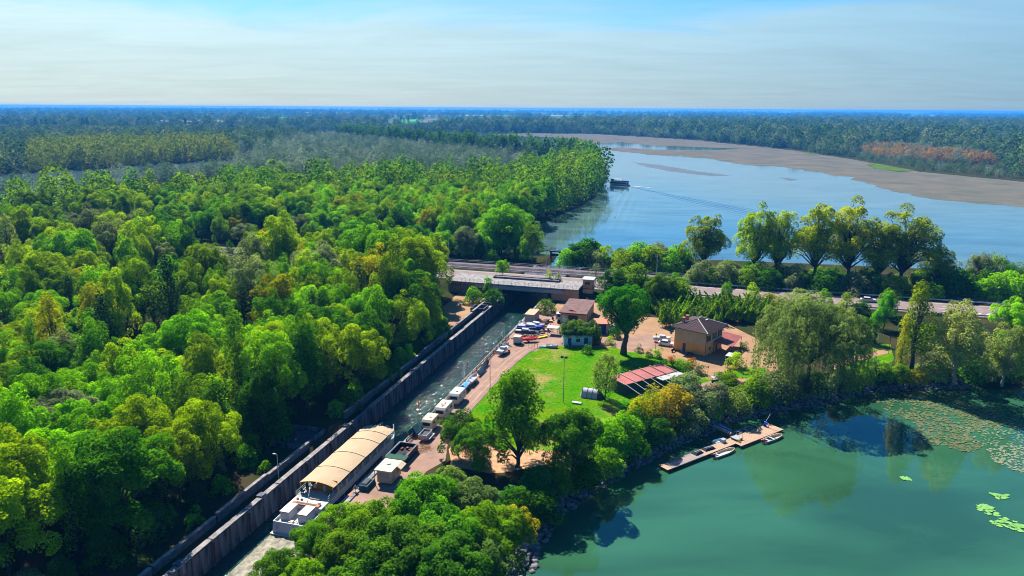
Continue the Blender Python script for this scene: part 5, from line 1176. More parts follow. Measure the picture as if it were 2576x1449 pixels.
# --- far woods: one object each, instanced low trees
def low_tree(name, H, R_, n, leaf, seed, m, el=1.4, base=0.05):
    g = np.random.default_rng(seed); lob = []
    for i in range(14):
        zf = (i + 0.5) / 14; rr = math.sin(math.pi * min(1, 0.15 + 0.78 * zf)) ** 0.7; a = i * 2.4 + g.normal() * 0.4; rad = R_ * rr * (0.4 + 0.5 * g.random()); r = R_ * 0.36 * (0.8 + 0.5 * g.random())
        out = np.array([math.cos(a), math.sin(a), 0.7]); lob.append((np.array([math.cos(a) * rad, math.sin(a) * rad, H * (base + (1 - base) * zf) - r * 0.4]), r, el, out / np.linalg.norm(out)))
    per = n / sum(r * r for _, r, _, _ in lob)
    c, nn, s, t = lobes_to_leaves(lob, per, leaf, g)
    return bpy.data.objects.new(name, leaf_faces(name, c, nn, s, t, g, m, 1.4))
def mass(name, label, pts, protos, kind='stuff'):
    """pts: (x, y, z, scale); every point carries one of the low trees"""
    coll = bpy.data.collections.new(name + '_kinds')
    for o in protos: coll.objects.link(o)
    me = bpy.data.meshes.new(name); a = np.array(pts, np.float32); n = len(a)
    me.vertices.add(n); me.vertices.foreach_set('co', a[:, :3].ravel())
    g = np.random.default_rng(n)
    at_ = me.attributes.new('size', 'FLOAT', 'POINT'); at_.data.foreach_set('value', a[:, 3] * g.uniform(0.6, 1.45, n).astype(np.float32))
    at_ = me.attributes.new('turn', 'FLOAT_VECTOR', 'POINT'); at_.data.foreach_set('vector', np.column_stack([np.zeros(n), np.zeros(n), g.uniform(0, 6.28, n)]).astype(np.float32).ravel())
    at_ = me.attributes.new('which', 'INT', 'POINT'); at_.data.foreach_set('value', g.integers(0, len(protos), n).astype(np.int32))
    o = obj(name, me); tag(o, label, kind=kind)
    ng = bpy.data.node_groups.new(name, 'GeometryNodeTree'); ng.interface.new_socket('Geometry', in_out='INPUT', socket_type='NodeSocketGeometry'); ng.interface.new_socket('Geometry', in_out='OUTPUT', socket_type='NodeSocketGeometry')
    N = ng.nodes; L = ng.links; gi = N.new('NodeGroupInput'); go = N.new('NodeGroupOutput'); ip = N.new('GeometryNodeInstanceOnPoints'); ci = N.new('GeometryNodeCollectionInfo')
    ci.inputs['Collection'].default_value = coll; ci.inputs['Separate Children'].default_value = True; ci.inputs['Reset Children'].default_value = True
    def attr(nm, ty):
        q = N.new('GeometryNodeInputNamedAttribute'); q.data_type = ty; q.inputs['Name'].default_value = nm; return [s for s in q.outputs if s.enabled and s.name == 'Attribute'][0]
    L.new(gi.outputs[0], ip.inputs['Points']); L.new(ci.outputs[0], ip.inputs['Instance']); ip.inputs['Pick Instance'].default_value = True
    L.new(attr('which', 'INT'), ip.inputs['Instance Index']); L.new(attr('turn', 'FLOAT_VECTOR'), ip.inputs['Rotation']); L.new(attr('size', 'FLOAT'), ip.inputs['Scale'])
    L.new(ip.outputs[0], go.inputs[0])
    md = o.modifiers.new('scatter', 'NODES'); md.node_group = ng
    return o
def scatter(poly, step, seed, jit=0.4, wet=True, keep=1.0, hole=None):
    rnd = np.random.default_rng(seed); poly = np.array(poly); lo, hi = poly.min(0), poly.max(0)
    xs, ys = np.meshgrid(np.arange(lo[0], hi[0], step), np.arange(lo[1], hi[1], step)); p = np.column_stack([xs.ravel(), ys.ravel()]); p = p + rnd.uniform(-jit, jit, p.shape) * step
    ok = poly_sdf(p, poly) > 0
    ok &= np.abs(p[:, 0]) < p[:, 1] * 0.76 + 30
    if keep < 1: ok &= rnd.random(len(p)) < keep
    p = p[ok]; h = height(p[:, 0], p[:, 1])
    if wet: p = p[h > 0.25]; h = h[h > 0.25]
    return p, h
LFAR = leaf_material('leaf_poplar_mass', 0.42, [(0.18, 0.25, 0.001), (0.06, 0.18, 0.002), (0.10, 0.21, 0.002), (0.16, 0.27, 0.001), (0.04, 0.12, 0.004)])
LGREY = leaf_material('leaf_willow_mass', 0.35, [(0.155, 0.205, 0.17), (0.065, 0.12, 0.085), (0.14, 0.19, 0.155), (0.03, 0.075, 0.04), (0.09, 0.15, 0.095), (0.19, 0.23, 0.20)])
LDARK = leaf_material('leaf_far_mass', 0.3, [(0.025, 0.07, 0.02), (0.06, 0.11, 0.03), (0.03, 0.075, 0.03), (0.14, 0.18, 0.09), (0.05, 0.12, 0.02), (0.10, 0.15, 0.05)])
LYEL = leaf_material('leaf_yellow_mass', 0.4, [(0.15, 0.19, 0.02), (0.11, 0.17, 0.02), (0.17, 0.19, 0.03)])
LORG = leaf_material('leaf_orange_mass', 0.3, [(0.27, 0.135, 0.03), (0.20, 0.125, 0.04), (0.27, 0.175, 0.03)])
pop = [low_tree('poplar_%s' % s, 17, 5.2, 620, 1.15, 200 + i, LFAR, 1.5) for i, s in enumerate('abc')]
wil = [low_tree('willow_%s' % s, 10.5, 4.2, 460, 0.85, 210 + i, LGREY, 1.7) for i, s in enumerate('abc')]
frw = [low_tree('far_%s' % s, 16, 7.2, 300, 2.0, 220 + i, LDARK, 1.2) for i, s in enumerate('abc')]
yel = [low_tree('row_%s' % s, 18, 4.8, 420, 1.3, 230 + i, LYEL, 1.6) for i, s in enumerate('ab')]
org = [low_tree('reed_%s' % s, 10, 6.5, 260, 1.5, 240 + i, LORG, 0.9) for i, s in enumerate('ab')]
mass('north_wood', 'poplar wood running out to the point in the lake', [(x, y, z, h / 17) for x, y, z, h in REST], pop)
# marsh willows behind the north wood
MARSH = XY([(-200, 500), (0, 478), (560, 455), (700, 445), (1250, 428), (1400, 395), (1440, 405), (1320, 398), (1200, 386), (1000, 363), (850, 348), (760, 350), (640, 385), (650, 400), (560, 432), (250, 466), (-50, 510)], 2)
p, h = scatter(MARSH, 9.8, 3, 0.45)
nd = poly_sdf(p, np.array(NORTH)); ok = nd < -2; mass('marsh_willows', 'dense grey willow carr behind the poplar wood', [(x, y, z, 1.0) for (x, y), z in zip(p[ok], h[ok])], wil)
# dark row along the far side of the point
rowp = XY([(1490, 430), (1420, 409), (1320, 397), (1200, 386), (1000, 363), (850, 347)], 1.5); pts = []
rr_ = random.Random(6)
for a, b in zip(rowp[:-1], rowp[1:]):
    a, b = Vector(a), Vector(b); n = int((b - a).length / 6.5)
    for i in range(n):
        for k in range(3): q = a.lerp(b, i / n) + Vector((rr_.uniform(-3, 3), -4 - k * 7 + rr_.uniform(-3, 3))); pts.append((q.x, q.y, 1.0, rr_.uniform(0.95, 1.2)))
LDKP = leaf_material('leaf_shore_mass', 0.35, [(0.05, 0.14, 0.008), (0.08, 0.18, 0.008), (0.05, 0.11, 0.012)])
mass('shore_poplars', 'dark poplar belt along the far shore of the point', pts, [low_tree('belt_%s' % s, 19, 4.8, 460, 1.3, 250 + i, LDKP, 1.6) for i, s in enumerate('ab')])
# yellow-green poplar rows beyond the pond, and dark woods behind them
ROWS = XY([(70, 432), (330, 417), (490, 405), (600, 398), (560, 378), (300, 380), (90, 392)], 1.5)
p, h = scatter(ROWS, 9.0, 8, 0.3); mass('poplar_plantation', 'yellow-green poplar plantation beyond the marsh pond', [(x, y, z, 1.0) for (x, y), z in zip(p, h)], yel)
WESTW = XY([(-400, 470), (70, 434), (90, 392), (300, 378), (560, 378), (640, 384), (760, 349), (850, 346), (600, 338), (300, 334), (-400, 334)], 1.5)
p, h = scatter(WESTW, 14, 9, 0.45); ok = poly_sdf(p, np.array(ROWS)) < -3; p, h = p[ok], h[ok]
mass('west_woods', 'dark mixed woods west of the lake', [(x, y, z, 0.95) for (x, y), z in zip(p, h)], frw + wil[:1])
# woods of the far bank
EAST = XY([(1090, 331), (1500, 336), (1750, 351), (1990, 375), (2150, 399), (2310, 428), (2576, 453), (2900, 490), (2900, 318), (2200, 312), (1700, 311), (1250, 318), (1090, 322)], 1.0)
p, h = scatter(EAST, 15, 12, 0.45); og = np.array(XY([(2165, 374), (2260, 372), (2380, 386), (2480, 396), (2490, 408), (2350, 404), (2200, 392)], 3)); nogo = poly_sdf(p, og) < 0
ogf = np.array(XY([(2165, 374), (2120, 398), (2310, 431), (2540, 452), (2530, 410), (2480, 396)], 1)); front = poly_sdf(p, ogf) > 0
dist = np.hypot(p[:, 0], p[:, 1]); bank = -poly_sdf(p, np.array(BIG_LAKE)); near_bank = (bank < 60)
mass('far_bank_woods', 'dark blue green woods along the far bank of the lake', [(x, y, z, 0.32 if fr else 0.6 if nb and random.random() < 0.5 else random.choice([0.75, 1.0, 1.0, 1.45])) for (x, y), z, nb, fr in zip(p[nogo], h[nogo], near_bank[nogo], front[nogo])], frw)
sel = near_bank & nogo & (p[:, 0] > 200); mass('bank_willows', 'grey willow scrub lining the far bank of the lake', [(x + 6, y - 5, z, 0.5 if fr else 1.1) for (x, y), z, fr in zip(p[sel], h[sel], front[sel])], wil)
p, h = scatter([tuple(q) for q in og], 8.5, 13, 0.5, keep=0.8); mass('autumn_reeds', 'rust orange reed bed among the woods of the far bank', [(x, y, z, 1.0) for (x, y), z in zip(p, h)], org + wil[:1])
GAP = XY([(600, 328), (850, 329), (1110, 331), (1110, 321), (1000, 321), (850, 322), (600, 322)], 1.0)
p, h = scatter(GAP, 16, 17, 0.45); mass('lakehead_woods', 'blue green woods at the head of the lake', [(x, y, z, 0.8) for (x, y), z in zip(p, h)], [low_tree('head_%s' % s, 15, 7.2, 280, 2.0, 260 + i, LDARK, 1.2) for i, s in enumerate('ab')])
# scattered woods and hedges out to the horizon
def plain():
    g = np.random.default_rng(21); pts = []
    ctr = []
    for i in range(430):
        y = 2000 + 11500 * g.random() ** 1.5; x = g.uniform(-0.76, 0.76) * y; ctr.append((x, y, g.random() * 3.14, g.uniform(60, 420), g.uniform(8, 70)))
    for x, y, a, L_, W_ in ctr:
        k = y / 3000; n = int(10 + L_ / 9); 
        for j in range(n):
            s, t = g.uniform(-L_, L_) * k ** 0.4, g.normal() * W_ * 0.5; a2 = a * 0.35 - 0.2
            pts.append((x + math.cos(a2) * s - math.sin(a2) * t, y + math.sin(a2) * s + math.cos(a2) * t, 2.2, g.uniform(0.7, 1.3) * (1 + 0.12 * k)))
    a = np.array(pts); hh = height(a[:, 0], a[:, 1]); ok = (hh > 0.2)
    fields = [XY(q, 3.2) for q in ([(990, 301), (1190, 300), (1190, 320), (990, 320)], [(1400, 296), (1600, 301), (1560, 308), (1400, 305)], [(1690, 300), (1860, 301), (1850, 309), (1700, 309)])]
    for f in fields: ok &= poly_sdf(a[:, :2], np.array(f)) < -25
    return a[ok]
mass('plain_woods', 'hedges and copses scattered over the far plain', plain(), frw)
for x, y, h in ((92, 327, 24), (108, 328, 22), (118, 328, 24), (212, 329, 26), (222, 329, 25), (1008, 318, 26), (1017, 318, 22), (1028, 317, 28), (1990, 304, 24), (2012, 304, 22), (468, 330, 26)):
    k = random.choice(['column0', 'column1']); q = P(x, y, 2.0)
    plant(k, 'far_poplar', 'dark columnar poplar beyond the %s' % ('marsh woods, westernmost spire' if x < 100 else 'marsh woods, low western spire' if x < 110 else 'marsh woods, third western spire' if x < 120 else 'marsh woods, %s of the twin spires past the white shed' % ('western' if x < 215 else 'eastern') if x < 240 else 'marsh woods, single spire by the bright water' if x < 500 else 'lake beside the green field, %s' % ('shortest' if h < 24 else 'nearest' if h < 28 else 'tallest') if x < 1100 else 'woods of the far bank, %s one' % ('taller' if h > 23 else 'shorter')), 'tree', q, h * 1.25, (0.02, 0.05, 0.03), 'columnar poplars on the far plain', wide=1.3)
# ------------------------------------------------------------------ boats
def hull_mb(L_, W_, D_, bow=0.5, stern=0.85, floor=0.3, rim=0.12, sheer=0.25, n=10, solid=False):
    """open hull along +y: transom at y = 0, stem at y = L_; solid closes it with a deck"""
    vs = []; mb = MB(); prof = []
    for i in range(n + 1):
        s = i / n; y = s * L_
        if s < bow: wf = stern + (1 - stern) * (s / bow)
        else: wf = math.sqrt(max(0.0, 1 - ((s - bow) / (1 - bow)) ** 2.0))
        hw = max(0.03, W_ / 2 * wf); top = D_ + sheer * max(0, (s - 0.3)) ** 2; keel = 0.0 + 0.35 * D_ * max(0, (s - 0.75) / 0.25) ** 2
        iw = max(0.01, hw - rim); fl = min(top - 0.02, floor) if not solid else top - 0.02
        prof.append([(-hw, y, top), (-hw * 0.86, y, keel + D_ * 0.3), (-hw * 0.35, y, keel), (hw * 0.35, y, keel), (hw * 0.86, y, keel + D_ * 0.3), (hw, y, top), (iw, y, top), (iw * 0.9, y, fl), (-iw * 0.9, y, fl), (-iw, y, top)])
    k = len(prof[0]); v = [p for r in prof for p in r]; f = []
    for i in range(n):
        for j in range(k): f.append((i * k + j, i * k + (j + 1) % k, (i + 1) * k + (j + 1) % k, (i + 1) * k + j))
    f.append(tuple(range(6))); f.append((5, 6, 7, 8, 9, 0))
    f.append(tuple(n * k + j for j in range(k)))
    mb.add(v, f); return mb
def outboard(t, L_=0, m='dark_metal', z=0.5, s=1.0):
    e = MB().box(-0.18 * s, -0.55 * s, z, 0.18 * s, -0.05, z + 0.5 * s, tx=0.04, ty=0.05).build('outboard_motor', M(m), t)
    MB().box(-0.06, -0.4 * s, z - 0.7 * s, 0.06, -0.2 * s, z).build('motor_leg', M('grey_metal'), e)
def bench(t, y, w_, z, m='boat_white', d=0.35): MB().box(-w_ / 2, y - d / 2, z - 0.05, w_ / 2, y + d / 2, z).build('thwart', M(m), t)
def crot(dx, dy): return math.atan2(dy, dx) - math.pi / 2     # rotation that turns local +y to a world direction

# --- the long tour boat in the lock
def tour_boat():
    t = thing('tour_boat', 'long white tour boat with a beige awning filling the lock canal', 'boat', C(17.6, 6.0, 0.0), CROT)
    def outline(y): 
        if y < 26: return 2.86
        return 2.86 * math.sqrt(max(0.0, 1 - ((y - 26) / 8.2) ** 2.2))
    ys = [0, 2, 4.2, 8, 12, 16, 20, 24, 26, 27.5, 29, 30.4, 31.6, 32.6, 33.4, 33.9]
    mb = MB(); vs = []
    for y in ys:
        hw = max(0.05, outline(y)); top = 1.45 + 0.9 * max(0, (y - 24) / 10) ** 1.5; a = 0.93
        vs += [(-hw, y, top), (-hw * a, y, 0.25), (-hw * a * 0.8, y, -0.5), (hw * a * 0.8, y, -0.5), (hw * a, y, 0.25), (hw, y, top)]
    f = []
    for i in range(len(ys) - 1):
        for j in range(6): f.append((i * 6 + j, i * 6 + (j + 1) % 6, (i + 1) * 6 + (j + 1) % 6, (i + 1) * 6 + j))
    f += [tuple(range(6)), tuple((len(ys) - 1) * 6 + j for j in range(6))]
    h = mb.add(vs, f).build('hull', M('boat_white'), t)
    # stern: sloping transom board, swim ledge and lettering
    tr = MB().add([(-2.86, -0.35, 0.3), (2.86, -0.35, 0.3), (2.86, -0.02, 1.95), (-2.86, -0.02, 1.95), (-2.86, -0.15, 0.3), (2.86, -0.15, 0.3), (2.86, 0.12, 1.95), (-2.86, 0.12, 1.95)], [(0, 1, 2, 3), (7, 6, 5, 4), (0, 4, 5, 1), (3, 2, 6, 7), (0, 3, 7, 4), (1, 5, 6, 2)]).build('transom', M('boat_white'), t)
    MB().box(-3.05, -0.75, 0.12, 3.05, -0.05, 0.29).build('swim_ledge', M('white_paint'), t)
    def letters(name, s, x, m, ext):
        cu = bpy.data.curves.new(name, 'FONT'); cu.body = s; cu.size = 1.0; cu.extrude = ext; cu.align_x = 'LEFT'; cu.materials.append(M(m))
        me = bpy.data.meshes.new_from_object(bpy.data.objects.new('tmp', cu)); me.name = name; o = obj(name, me, tr, (x, -0.275, 0.86)); o.rotation_euler = (R(90) - math.atan2(0.33, 1.65), 0, 0); return o
    letters('stern_number', '2', 0.55, 'dark_metal', 0.012); letters('stern_number', '000', 1.1, 'grey_metal', 0.008)
    em = MB()
    for a, b in (((-2.35, 0.75), (-2.15, 1.55)), ((-2.15, 1.55), (-1.75, 1.65)), ((-2.3, 1.1), (-1.95, 0.85)), ((-2.2, 0.7), (-1.8, 1.35)), ((-2.38, 1.35), (-1.9, 1.3))):
        y = lambda z: -0.372 + 0.2 * (z - 0.3)
        em.tube([(a[0], y(a[1]), a[1]), (b[0], y(b[1]), b[1])], 0.03, 4)
    em.build('stern_emblem', M('grey_metal'), tr)
    # side: rubbing strake, dark window band, pale lower band
    for sg in (-1, 1):
        MB().box(min(sg * 2.86, sg * 2.98), 0, 0.25, max(sg * 2.86, sg * 2.98), 26, 0.5).build('rubbing_strake', M('light_blue_boards'), t)
        wm = MB().box(-0.02, -1.05, 0.62, 0.02, 1.05, 1.38).mesh('side_window', M('glass_dark'))
        for i in range(9): obj('side_window', wm, t, (sg * 2.875, 5.5 + i * 2.3, 0))
    # aft well with its bulwark, two lockers, chairs
    MB().box(-2.8, 0.1, 1.46, 2.8, 4.0, 1.5).build('aft_deck', M('white_paint'), t)
    for sg in (-1, 1): MB().box(min(sg * 2.8, sg * 2.9), 0.1, 1.3, max(sg * 2.8, sg * 2.9), 4.1, 1.95).build('bulwark', M('boat_white'), t)
    for x0 in (-2.45, 0.55):
        lk = MB().box(x0, 1.3, 1.5, x0 + 1.45, 3.75, 2.82).build('deck_locker', M('boat_white'), t)
        MB().box(x0 - 0.06, 1.22, 2.82, x0 + 1.51, 3.85, 2.92).build('locker_lid', M('white_paint'), lk)
        MB().box(x0 - 0.07, 1.19, 2.78, x0 + 1.52, 1.22, 2.86).build('red_trim', M('tail_red'), lk)
    MB().box(-0.55, 0.35, 1.5, 0.1, 0.95, 1.95).build('winch', M('cream_paint'), t)
    for x in (-0.1, 1.2): MB().tube([(x, 0.5, 1.55), (x + 0.5, 1.2, 1.75), (x + 0.9, 0.8, 1.6)], 0.05, 5).build('mooring_gear', M('dark_metal'), t)
    MB().box(-1.0, 3.6, 1.5, 0.5, 3.9, 1.9).build('stern_step', M('cream_paint'), t)
    # cabin roof deck with its grille
    MB().box(-2.75, 4.1, 1.3, 2.75, 8.6, 2.42).build('aft_cabin', M('boat_white'), t)
    MB().box(-2.9, 4.0, 2.42, 2.9, 8.6, 2.52).build('cabin_roof', M('white_paint'), t)
    gr = MB().box(-2.3, 4.1, 2.53, 2.3, 4.85, 2.72).build('roof_grille', M('terracotta'), t)
    sl = MB().box(-0.07, 4.3, 2.72, 0.07, 4.68, 2.76).mesh('grille_slot', M('dark_metal'))
    for i in range(15): obj('grille_slot', sl, gr, (-1.6 + i * 0.23, 0, 0))
    for x, y in ((-2.1, 5.6), (-1.4, 5.6), (1.9, 5.2), (2.2, 4.9)): MB().cbox(x, y, 2.62, 0.35, 0.25, 0.2).build('deck_cleat', M('dark_metal'), t)
    for x, y in ((-1.9, 5.15), (1.2, 5.5)): MB().tube([(x, y, 2.52), (x, y, 2.56)], 0.42, 16).build('deck_hatch', M('grey_sheet'), t)
    MB().tube([(-0.1, 5.0, 2.5), (-0.15, 5.6, 3.4), (-0.9, 7.6, 4.6)], [0.06, 0.05, 0.04], 6).build('flag_staff', M('galvanised'), t)
    MB().box(-0.4, 6.2, 2.52, 1.3, 6.9, 2.72).build('roof_bench', M('cream_paint'), t)
    # passenger deck, rail, posts
    MB().box(-2.8, 6.9, 2.3, 2.8, 30.0, 2.44).build('passenger_deck', M('cream_paint'), t)
    MB().box(-2.75, 8.6, 1.3, 2.75, 30.0, 2.3).build('saloon_wall', M('boat_white'), t)
    for sg in (-1, 1):
        for z in (2.75, 3.05, 3.38): MB().tube([(sg * 2.82, 6.2, z), (sg * 2.82, 29.4, z)], 0.035, 5).build('hand_rail', M('galvanised'), t)
        MB().box(min(sg * 2.8, sg * 2.9), 6.9, 2.1, max(sg * 2.8, sg * 2.9), 29.6, 2.58).build('side_board', M('white_paint'), t)
        pm = MB().box(-0.04, -0.04, 2.4, 0.04, 0.04, 4.2).mesh('awning_post', M('white_paint')); pn = MB().box(-0.05, -0.22, 2.5, 0.05, 0.22, 3.5).mesh('rail_panel', M('white_paint'))
        for i in range(9): obj('awning_post', pm, t, (sg * 2.84, 7.75 + i * 2.7, 0))
        for i in range(8): obj('rail_panel', pn, t, (sg * 2.86, 9.4 + i * 2.75, 0))
    # awning: four arched bays and a loose last one
    def bay(name, y0, y1, m, rag=0.0, n=12, k=6, z=4.2, rise=0.55):
        rnd = random.Random(int(y0 * 10)); v = []; f = []
        for j in range(k + 1):
            for i in range(n + 1):
                s = i / n * 2 - 1; y = y0 + (y1 - y0) * j / k
                r = rag * (0.5 * math.sin(i * 2.3 + j * 0.4) + rnd.gauss(0, 0.5)) if 0 < j else 0
                zz = z + rise * (1 - s * s) - 0.06 * math.sin(math.pi * j / k) + r - rag * 2.0 * (j / k) ** 2
                v.append((s * 3.02, y, zz))
        for j in range(k):
            for i in range(n): a = j * (n + 1) + i; f.append((a, a + 1, a + n + 2, a + n + 1))
        nn = len(v); v += [(x, y, q - 0.05) for x, y, q in v]; f += [tuple(nn + q for q in reversed(g)) for g in f]
        mb = MB().add(v, f)
        return mb.build(name, M(m), t, True)
    b = [7.7, 13.0, 18.4, 23.8, 27.1]
    for i in range(4): bay('awning_panel', b[i] + 0.05, b[i + 1] - 0.05, 'canvas', 0.0 if i < 3 else 0.0)
    bay('awning_end', 27.15, 30.1, 'canvas', 0.13, n=22, k=9)
    for y in b[1:]: MB().tube([(s * 3.03, y, 4.23 + 0.55 * (1 - s * s)) for s in [q / 8 - 1 for q in range(17)]], 0.05, 5).build('awning_seam', M('canvas_seam'), t)
    MB().tube([(s * 3.03, 7.7, 4.19 + 0.55 * (1 - s * s)) for s in [q / 8 - 1 for q in range(17)]], 0.06, 5).build('awning_edge', M('orange_cloth'), t)
    MB().box(-0.75, 9.3, 2.44, 2.75, 9.38, 4.5).build('orange_screen', M('orange_cloth'), t)
    # bow
    MB().box(-2.0, 29.0, 2.0, 2.0, 30.0, 3.6).build('wheelhouse', M('boat_white'), t)
    MB().box(-1.7, 30.0, 2.7, 1.7, 30.04, 3.4).build('wheelhouse_window', M('glass_dark'), t)
    MB().tube([(-2.0, 28.4, 3.6), (-0.2, 31.0, 4.3)], 0.16, 8).build('folded_mast', M('white_paint'), t)
    for sg in (-1, 1):
        pts = [(sg * outline(y) * 0.97, y, 3.0 + 0.08 * (y - 28)) for y in (28.5, 30, 31.5, 32.8, 33.6)]
        MB().tube(pts, 0.05, 5).build('bow_rail', M('white_paint'), t)
        for p in pts: MB().tube([(p[0], p[1], p[2] - 1.0), p], 0.035, 4).build('rail_post', M('white_paint'), t)
    MB().tube([(0.0 + 0.45 * math.cos(a), 33.3, 2.6 + 0.45 * math.sin(a)) for a in [k * math.pi / 8 for k in range(17)]], 0.1, 6).build('bow_fender', M('white_paint'), t)
    MB().tube([(2.3 + 0.15 * math.cos(a), 29.2 + 0.4 * math.cos(a), 1.75 + 0.42 * math.sin(a)) for a in [k * math.pi / 8 for k in range(17)]], 0.09, 6).build('bow_fender', M('white_paint'), t)
    MB().box(-1.2, 30.6, 1.9, 1.2, 32.4, 2.35, tx=0.2, ty=0.2).build('bow_locker', M('boat_white'), t)
tour_boat()
def deck_chair(x, y, rot, label):
    t = thing('deck_chair', label, 'chair', C(17.6 + y, 6.0 + x, 2.45), CROT + rot, 'green chairs on the tour boat deck')
    MB().box(-0.28, -0.28, 0.4, 0.28, 0.28, 0.47).build('seat', M('green_plastic'), t)
    MB().box(-0.28, 0.22, 0.47, 0.28, 0.3, 0.98).build('backrest', M('green_plastic'), t)
    lm = MB().box(-0.03, -0.03, 0, 0.03, 0.03, 0.4).mesh('leg', M('green_plastic'))
    for a in (-0.24, 0.24):
        for b in (-0.24, 0.24): obj('leg', lm, t, (a, b, 0))
        MB().box(a - 0.04, -0.28, 0.6, a + 0.04, 0.25, 0.66).build('armrest', M('green_plastic'), t)
for x, y, r, l in ((-2.4, 7.6, 1.6, 'green plastic chair at the port rail, nearest the boat stern'), (-2.3, 9.0, 1.4, 'green plastic chair at the port rail under the awning edge'), (-2.2, 10.3, 1.5, 'green plastic chair deepest under the awning behind the standing people'), (2.2, 8.9, -1.5, 'green plastic chair stacked beside the orange screen'), (2.3, 7.5, -1.3, 'green plastic chair at the starboard rail by the cabin roof')):
    deck_chair(x, y, r, l)

# --- people on the boat
def person(loc, rot, label, shirt, trousers, arm=0, h=1.85, bare=False):
    k = h / 1.8; t = thing('person', label, 'person', loc, rot)
    J = {'pel': (0, 0, .95), 'wai': (0, 0, 1.12), 'che': (0, .01, 1.35), 'nec': (0, 0, 1.5), 'chin': (0, -.01, 1.58), 'head': (0, -.015, 1.68), 'top': (0, 0, 1.77)}
    E_ = [('pel', 'wai'), ('wai', 'che'), ('che', 'nec'), ('nec', 'chin'), ('chin', 'head'), ('head', 'top')]
    Rr = {'pel': (.15, .11), 'wai': (.135, .10), 'che': (.17, .115), 'nec': (.055, .06), 'chin': (.07, .085), 'head': (.085, .105), 'top': (.06, .07)}
    for s, n in ((-1, 'l'), (1, 'r')):
        up = arm == s
        q = {'hip': (.1 * s, 0, .88), 'kne': (.11 * s, -.02, .49), 'ank': (.12 * s, .02, .09), 'toe': (.14 * s, -.15, .035), 'sho': (.19 * s, 0, 1.42), 'elb': (.34 * s, -.03, 1.22) if up else (.27 * s, .03, 1.13), 'wri': (.2 * s, -.1, 1.5) if up else (.25 * s, -.08, .92)}
        for a, p in q.items(): J[a + n] = p
        for a, r in (('hip', (.09, .1)), ('kne', (.055, .06)), ('ank', (.037, .042)), ('toe', (.035, .025)), ('sho', (.06, .065)), ('elb', (.042, .042)), ('wri', (.028, .032))): Rr[a + n] = r
        E_ += [('pel', 'hip' + n), ('hip' + n, 'kne' + n), ('kne' + n, 'ank' + n), ('ank' + n, 'toe' + n), ('che', 'sho' + n), ('sho' + n, 'elb' + n), ('elb' + n, 'wri' + n)]
        wx, wy, wz = q['wri']; dz = .07 if up else -.07
        J['pal' + n] = (wx, wy - .01, wz + dz); Rr['pal' + n] = (.035, .025); E_.append(('wri' + n, 'pal' + n))
        for i, ln in enumerate((.075, .085, .08, .065)):
            nm = 'f%d%s' % (i, n); J[nm] = (wx - .02 + .014 * i, wy - .02 - .02, wz + dz + (ln if up else -ln)); Rr[nm] = (.008, .008); E_.append(('pal' + n, nm))
        nm = 'th' + n; J[nm] = (wx - .045 * s, wy - .045, wz + dz * .9); Rr[nm] = (.009, .009); E_.append(('pal' + n, nm))
    names = list(J); me = bpy.data.meshes.new('body'); me.from_pydata([tuple(c * k for c in J[n]) for n in names], [(names.index(a), names.index(b)) for a, b in E_], [])
    o = obj('body', me, t); me.materials.append(M('skin')); md = o.modifiers.new('skin', 'SKIN')
    for i, n in enumerate(names):
        sv = me.skin_vertices[0].data[i]; sv.radius = tuple(x * k for x in Rr[n]); sv.use_root = n == 'pel'
    md.use_smooth_shade = True; sb = o.modifiers.new('sub', 'SUBSURF'); sb.levels = 1; sb.render_levels = 1
    def cloth(name, pts, r, m, seg=10):
        MB().tube([tuple(c * k for c in p) for p in pts], [x * k for x in r], seg).build(name, M(m), t, True)
    sh = MB()
    sh.tube([(0, 0, .9 * k), (0, 0, 1.1 * k), (0, .01, 1.34 * k), (0, 0, 1.47 * k)], [.185 * k, .17 * k, .20 * k, .09 * k], 12)
    for s, n in ((-1, 'l'), (1, 'r')): a, b = Vector(J['sho' + n]), Vector(J['elb' + n]); sh.tube([a * k, a.lerp(b, .8) * k], [.085 * k, .07 * k], 8)
    sh.build('shirt', M(shirt), t, True)
    tr_ = MB(); lo = .5 if trousers[1] else .1
    tr_.tube([(0, 0, .82 * k), (0, 0, .98 * k)], [.18 * k, .18 * k], 12)
    for s in (-1, 1): tr_.tube([(.09 * s * k, 0, .92 * k), (.112 * s * k, -.015 * k, lo * k)], [.115 * k, (.085 if trousers[1] else .065) * k], 8)
    tr_.build('shorts' if trousers[1] else 'trousers', M(trousers[0]), t, True)
    hr = bpy.data.meshes.new('hair'); bm = bmesh.new(); bmesh.ops.create_uvsphere(bm, u_segments=12, v_segments=8, radius=0.115 * k)
    bmesh.ops.delete(bm, geom=[v for v in bm.verts if v.co.z < -0.01 and v.co.y < 0.03], context='VERTS'); bm.to_mesh(hr); bm.free(); hr.materials.append(M('hair')); obj('hair', hr, t, (0, 0.01 * k, 1.705 * k))
    fc = MB().cbox(0, -.118 * k, 1.655 * k, .03 * k, .03 * k, .045 * k); fc.build('nose', M('skin'), t)
    for s in (-1, 1):
        MB().cbox(.035 * s * k, -.105 * k, 1.69 * k, .025 * k, .012 * k, .015 * k).build('eye', M('hair'), t); MB().cbox(.092 * s * k, 0, 1.665 * k, .02 * k, .04 * k, .06 * k).build('ear', M('skin'), t)
    MB().cbox(0, -.105 * k, 1.615 * k, .05 * k, .014 * k, .012 * k).build('mouth', M('terracotta'), t)
    return t
person(C(17.6 + 8.3, 6.0 - 0.55, 2.44), CROT + 0.4, 'standing person in a white shirt and red shorts on the boat deck', 'white_paint', ('red_paint', True))
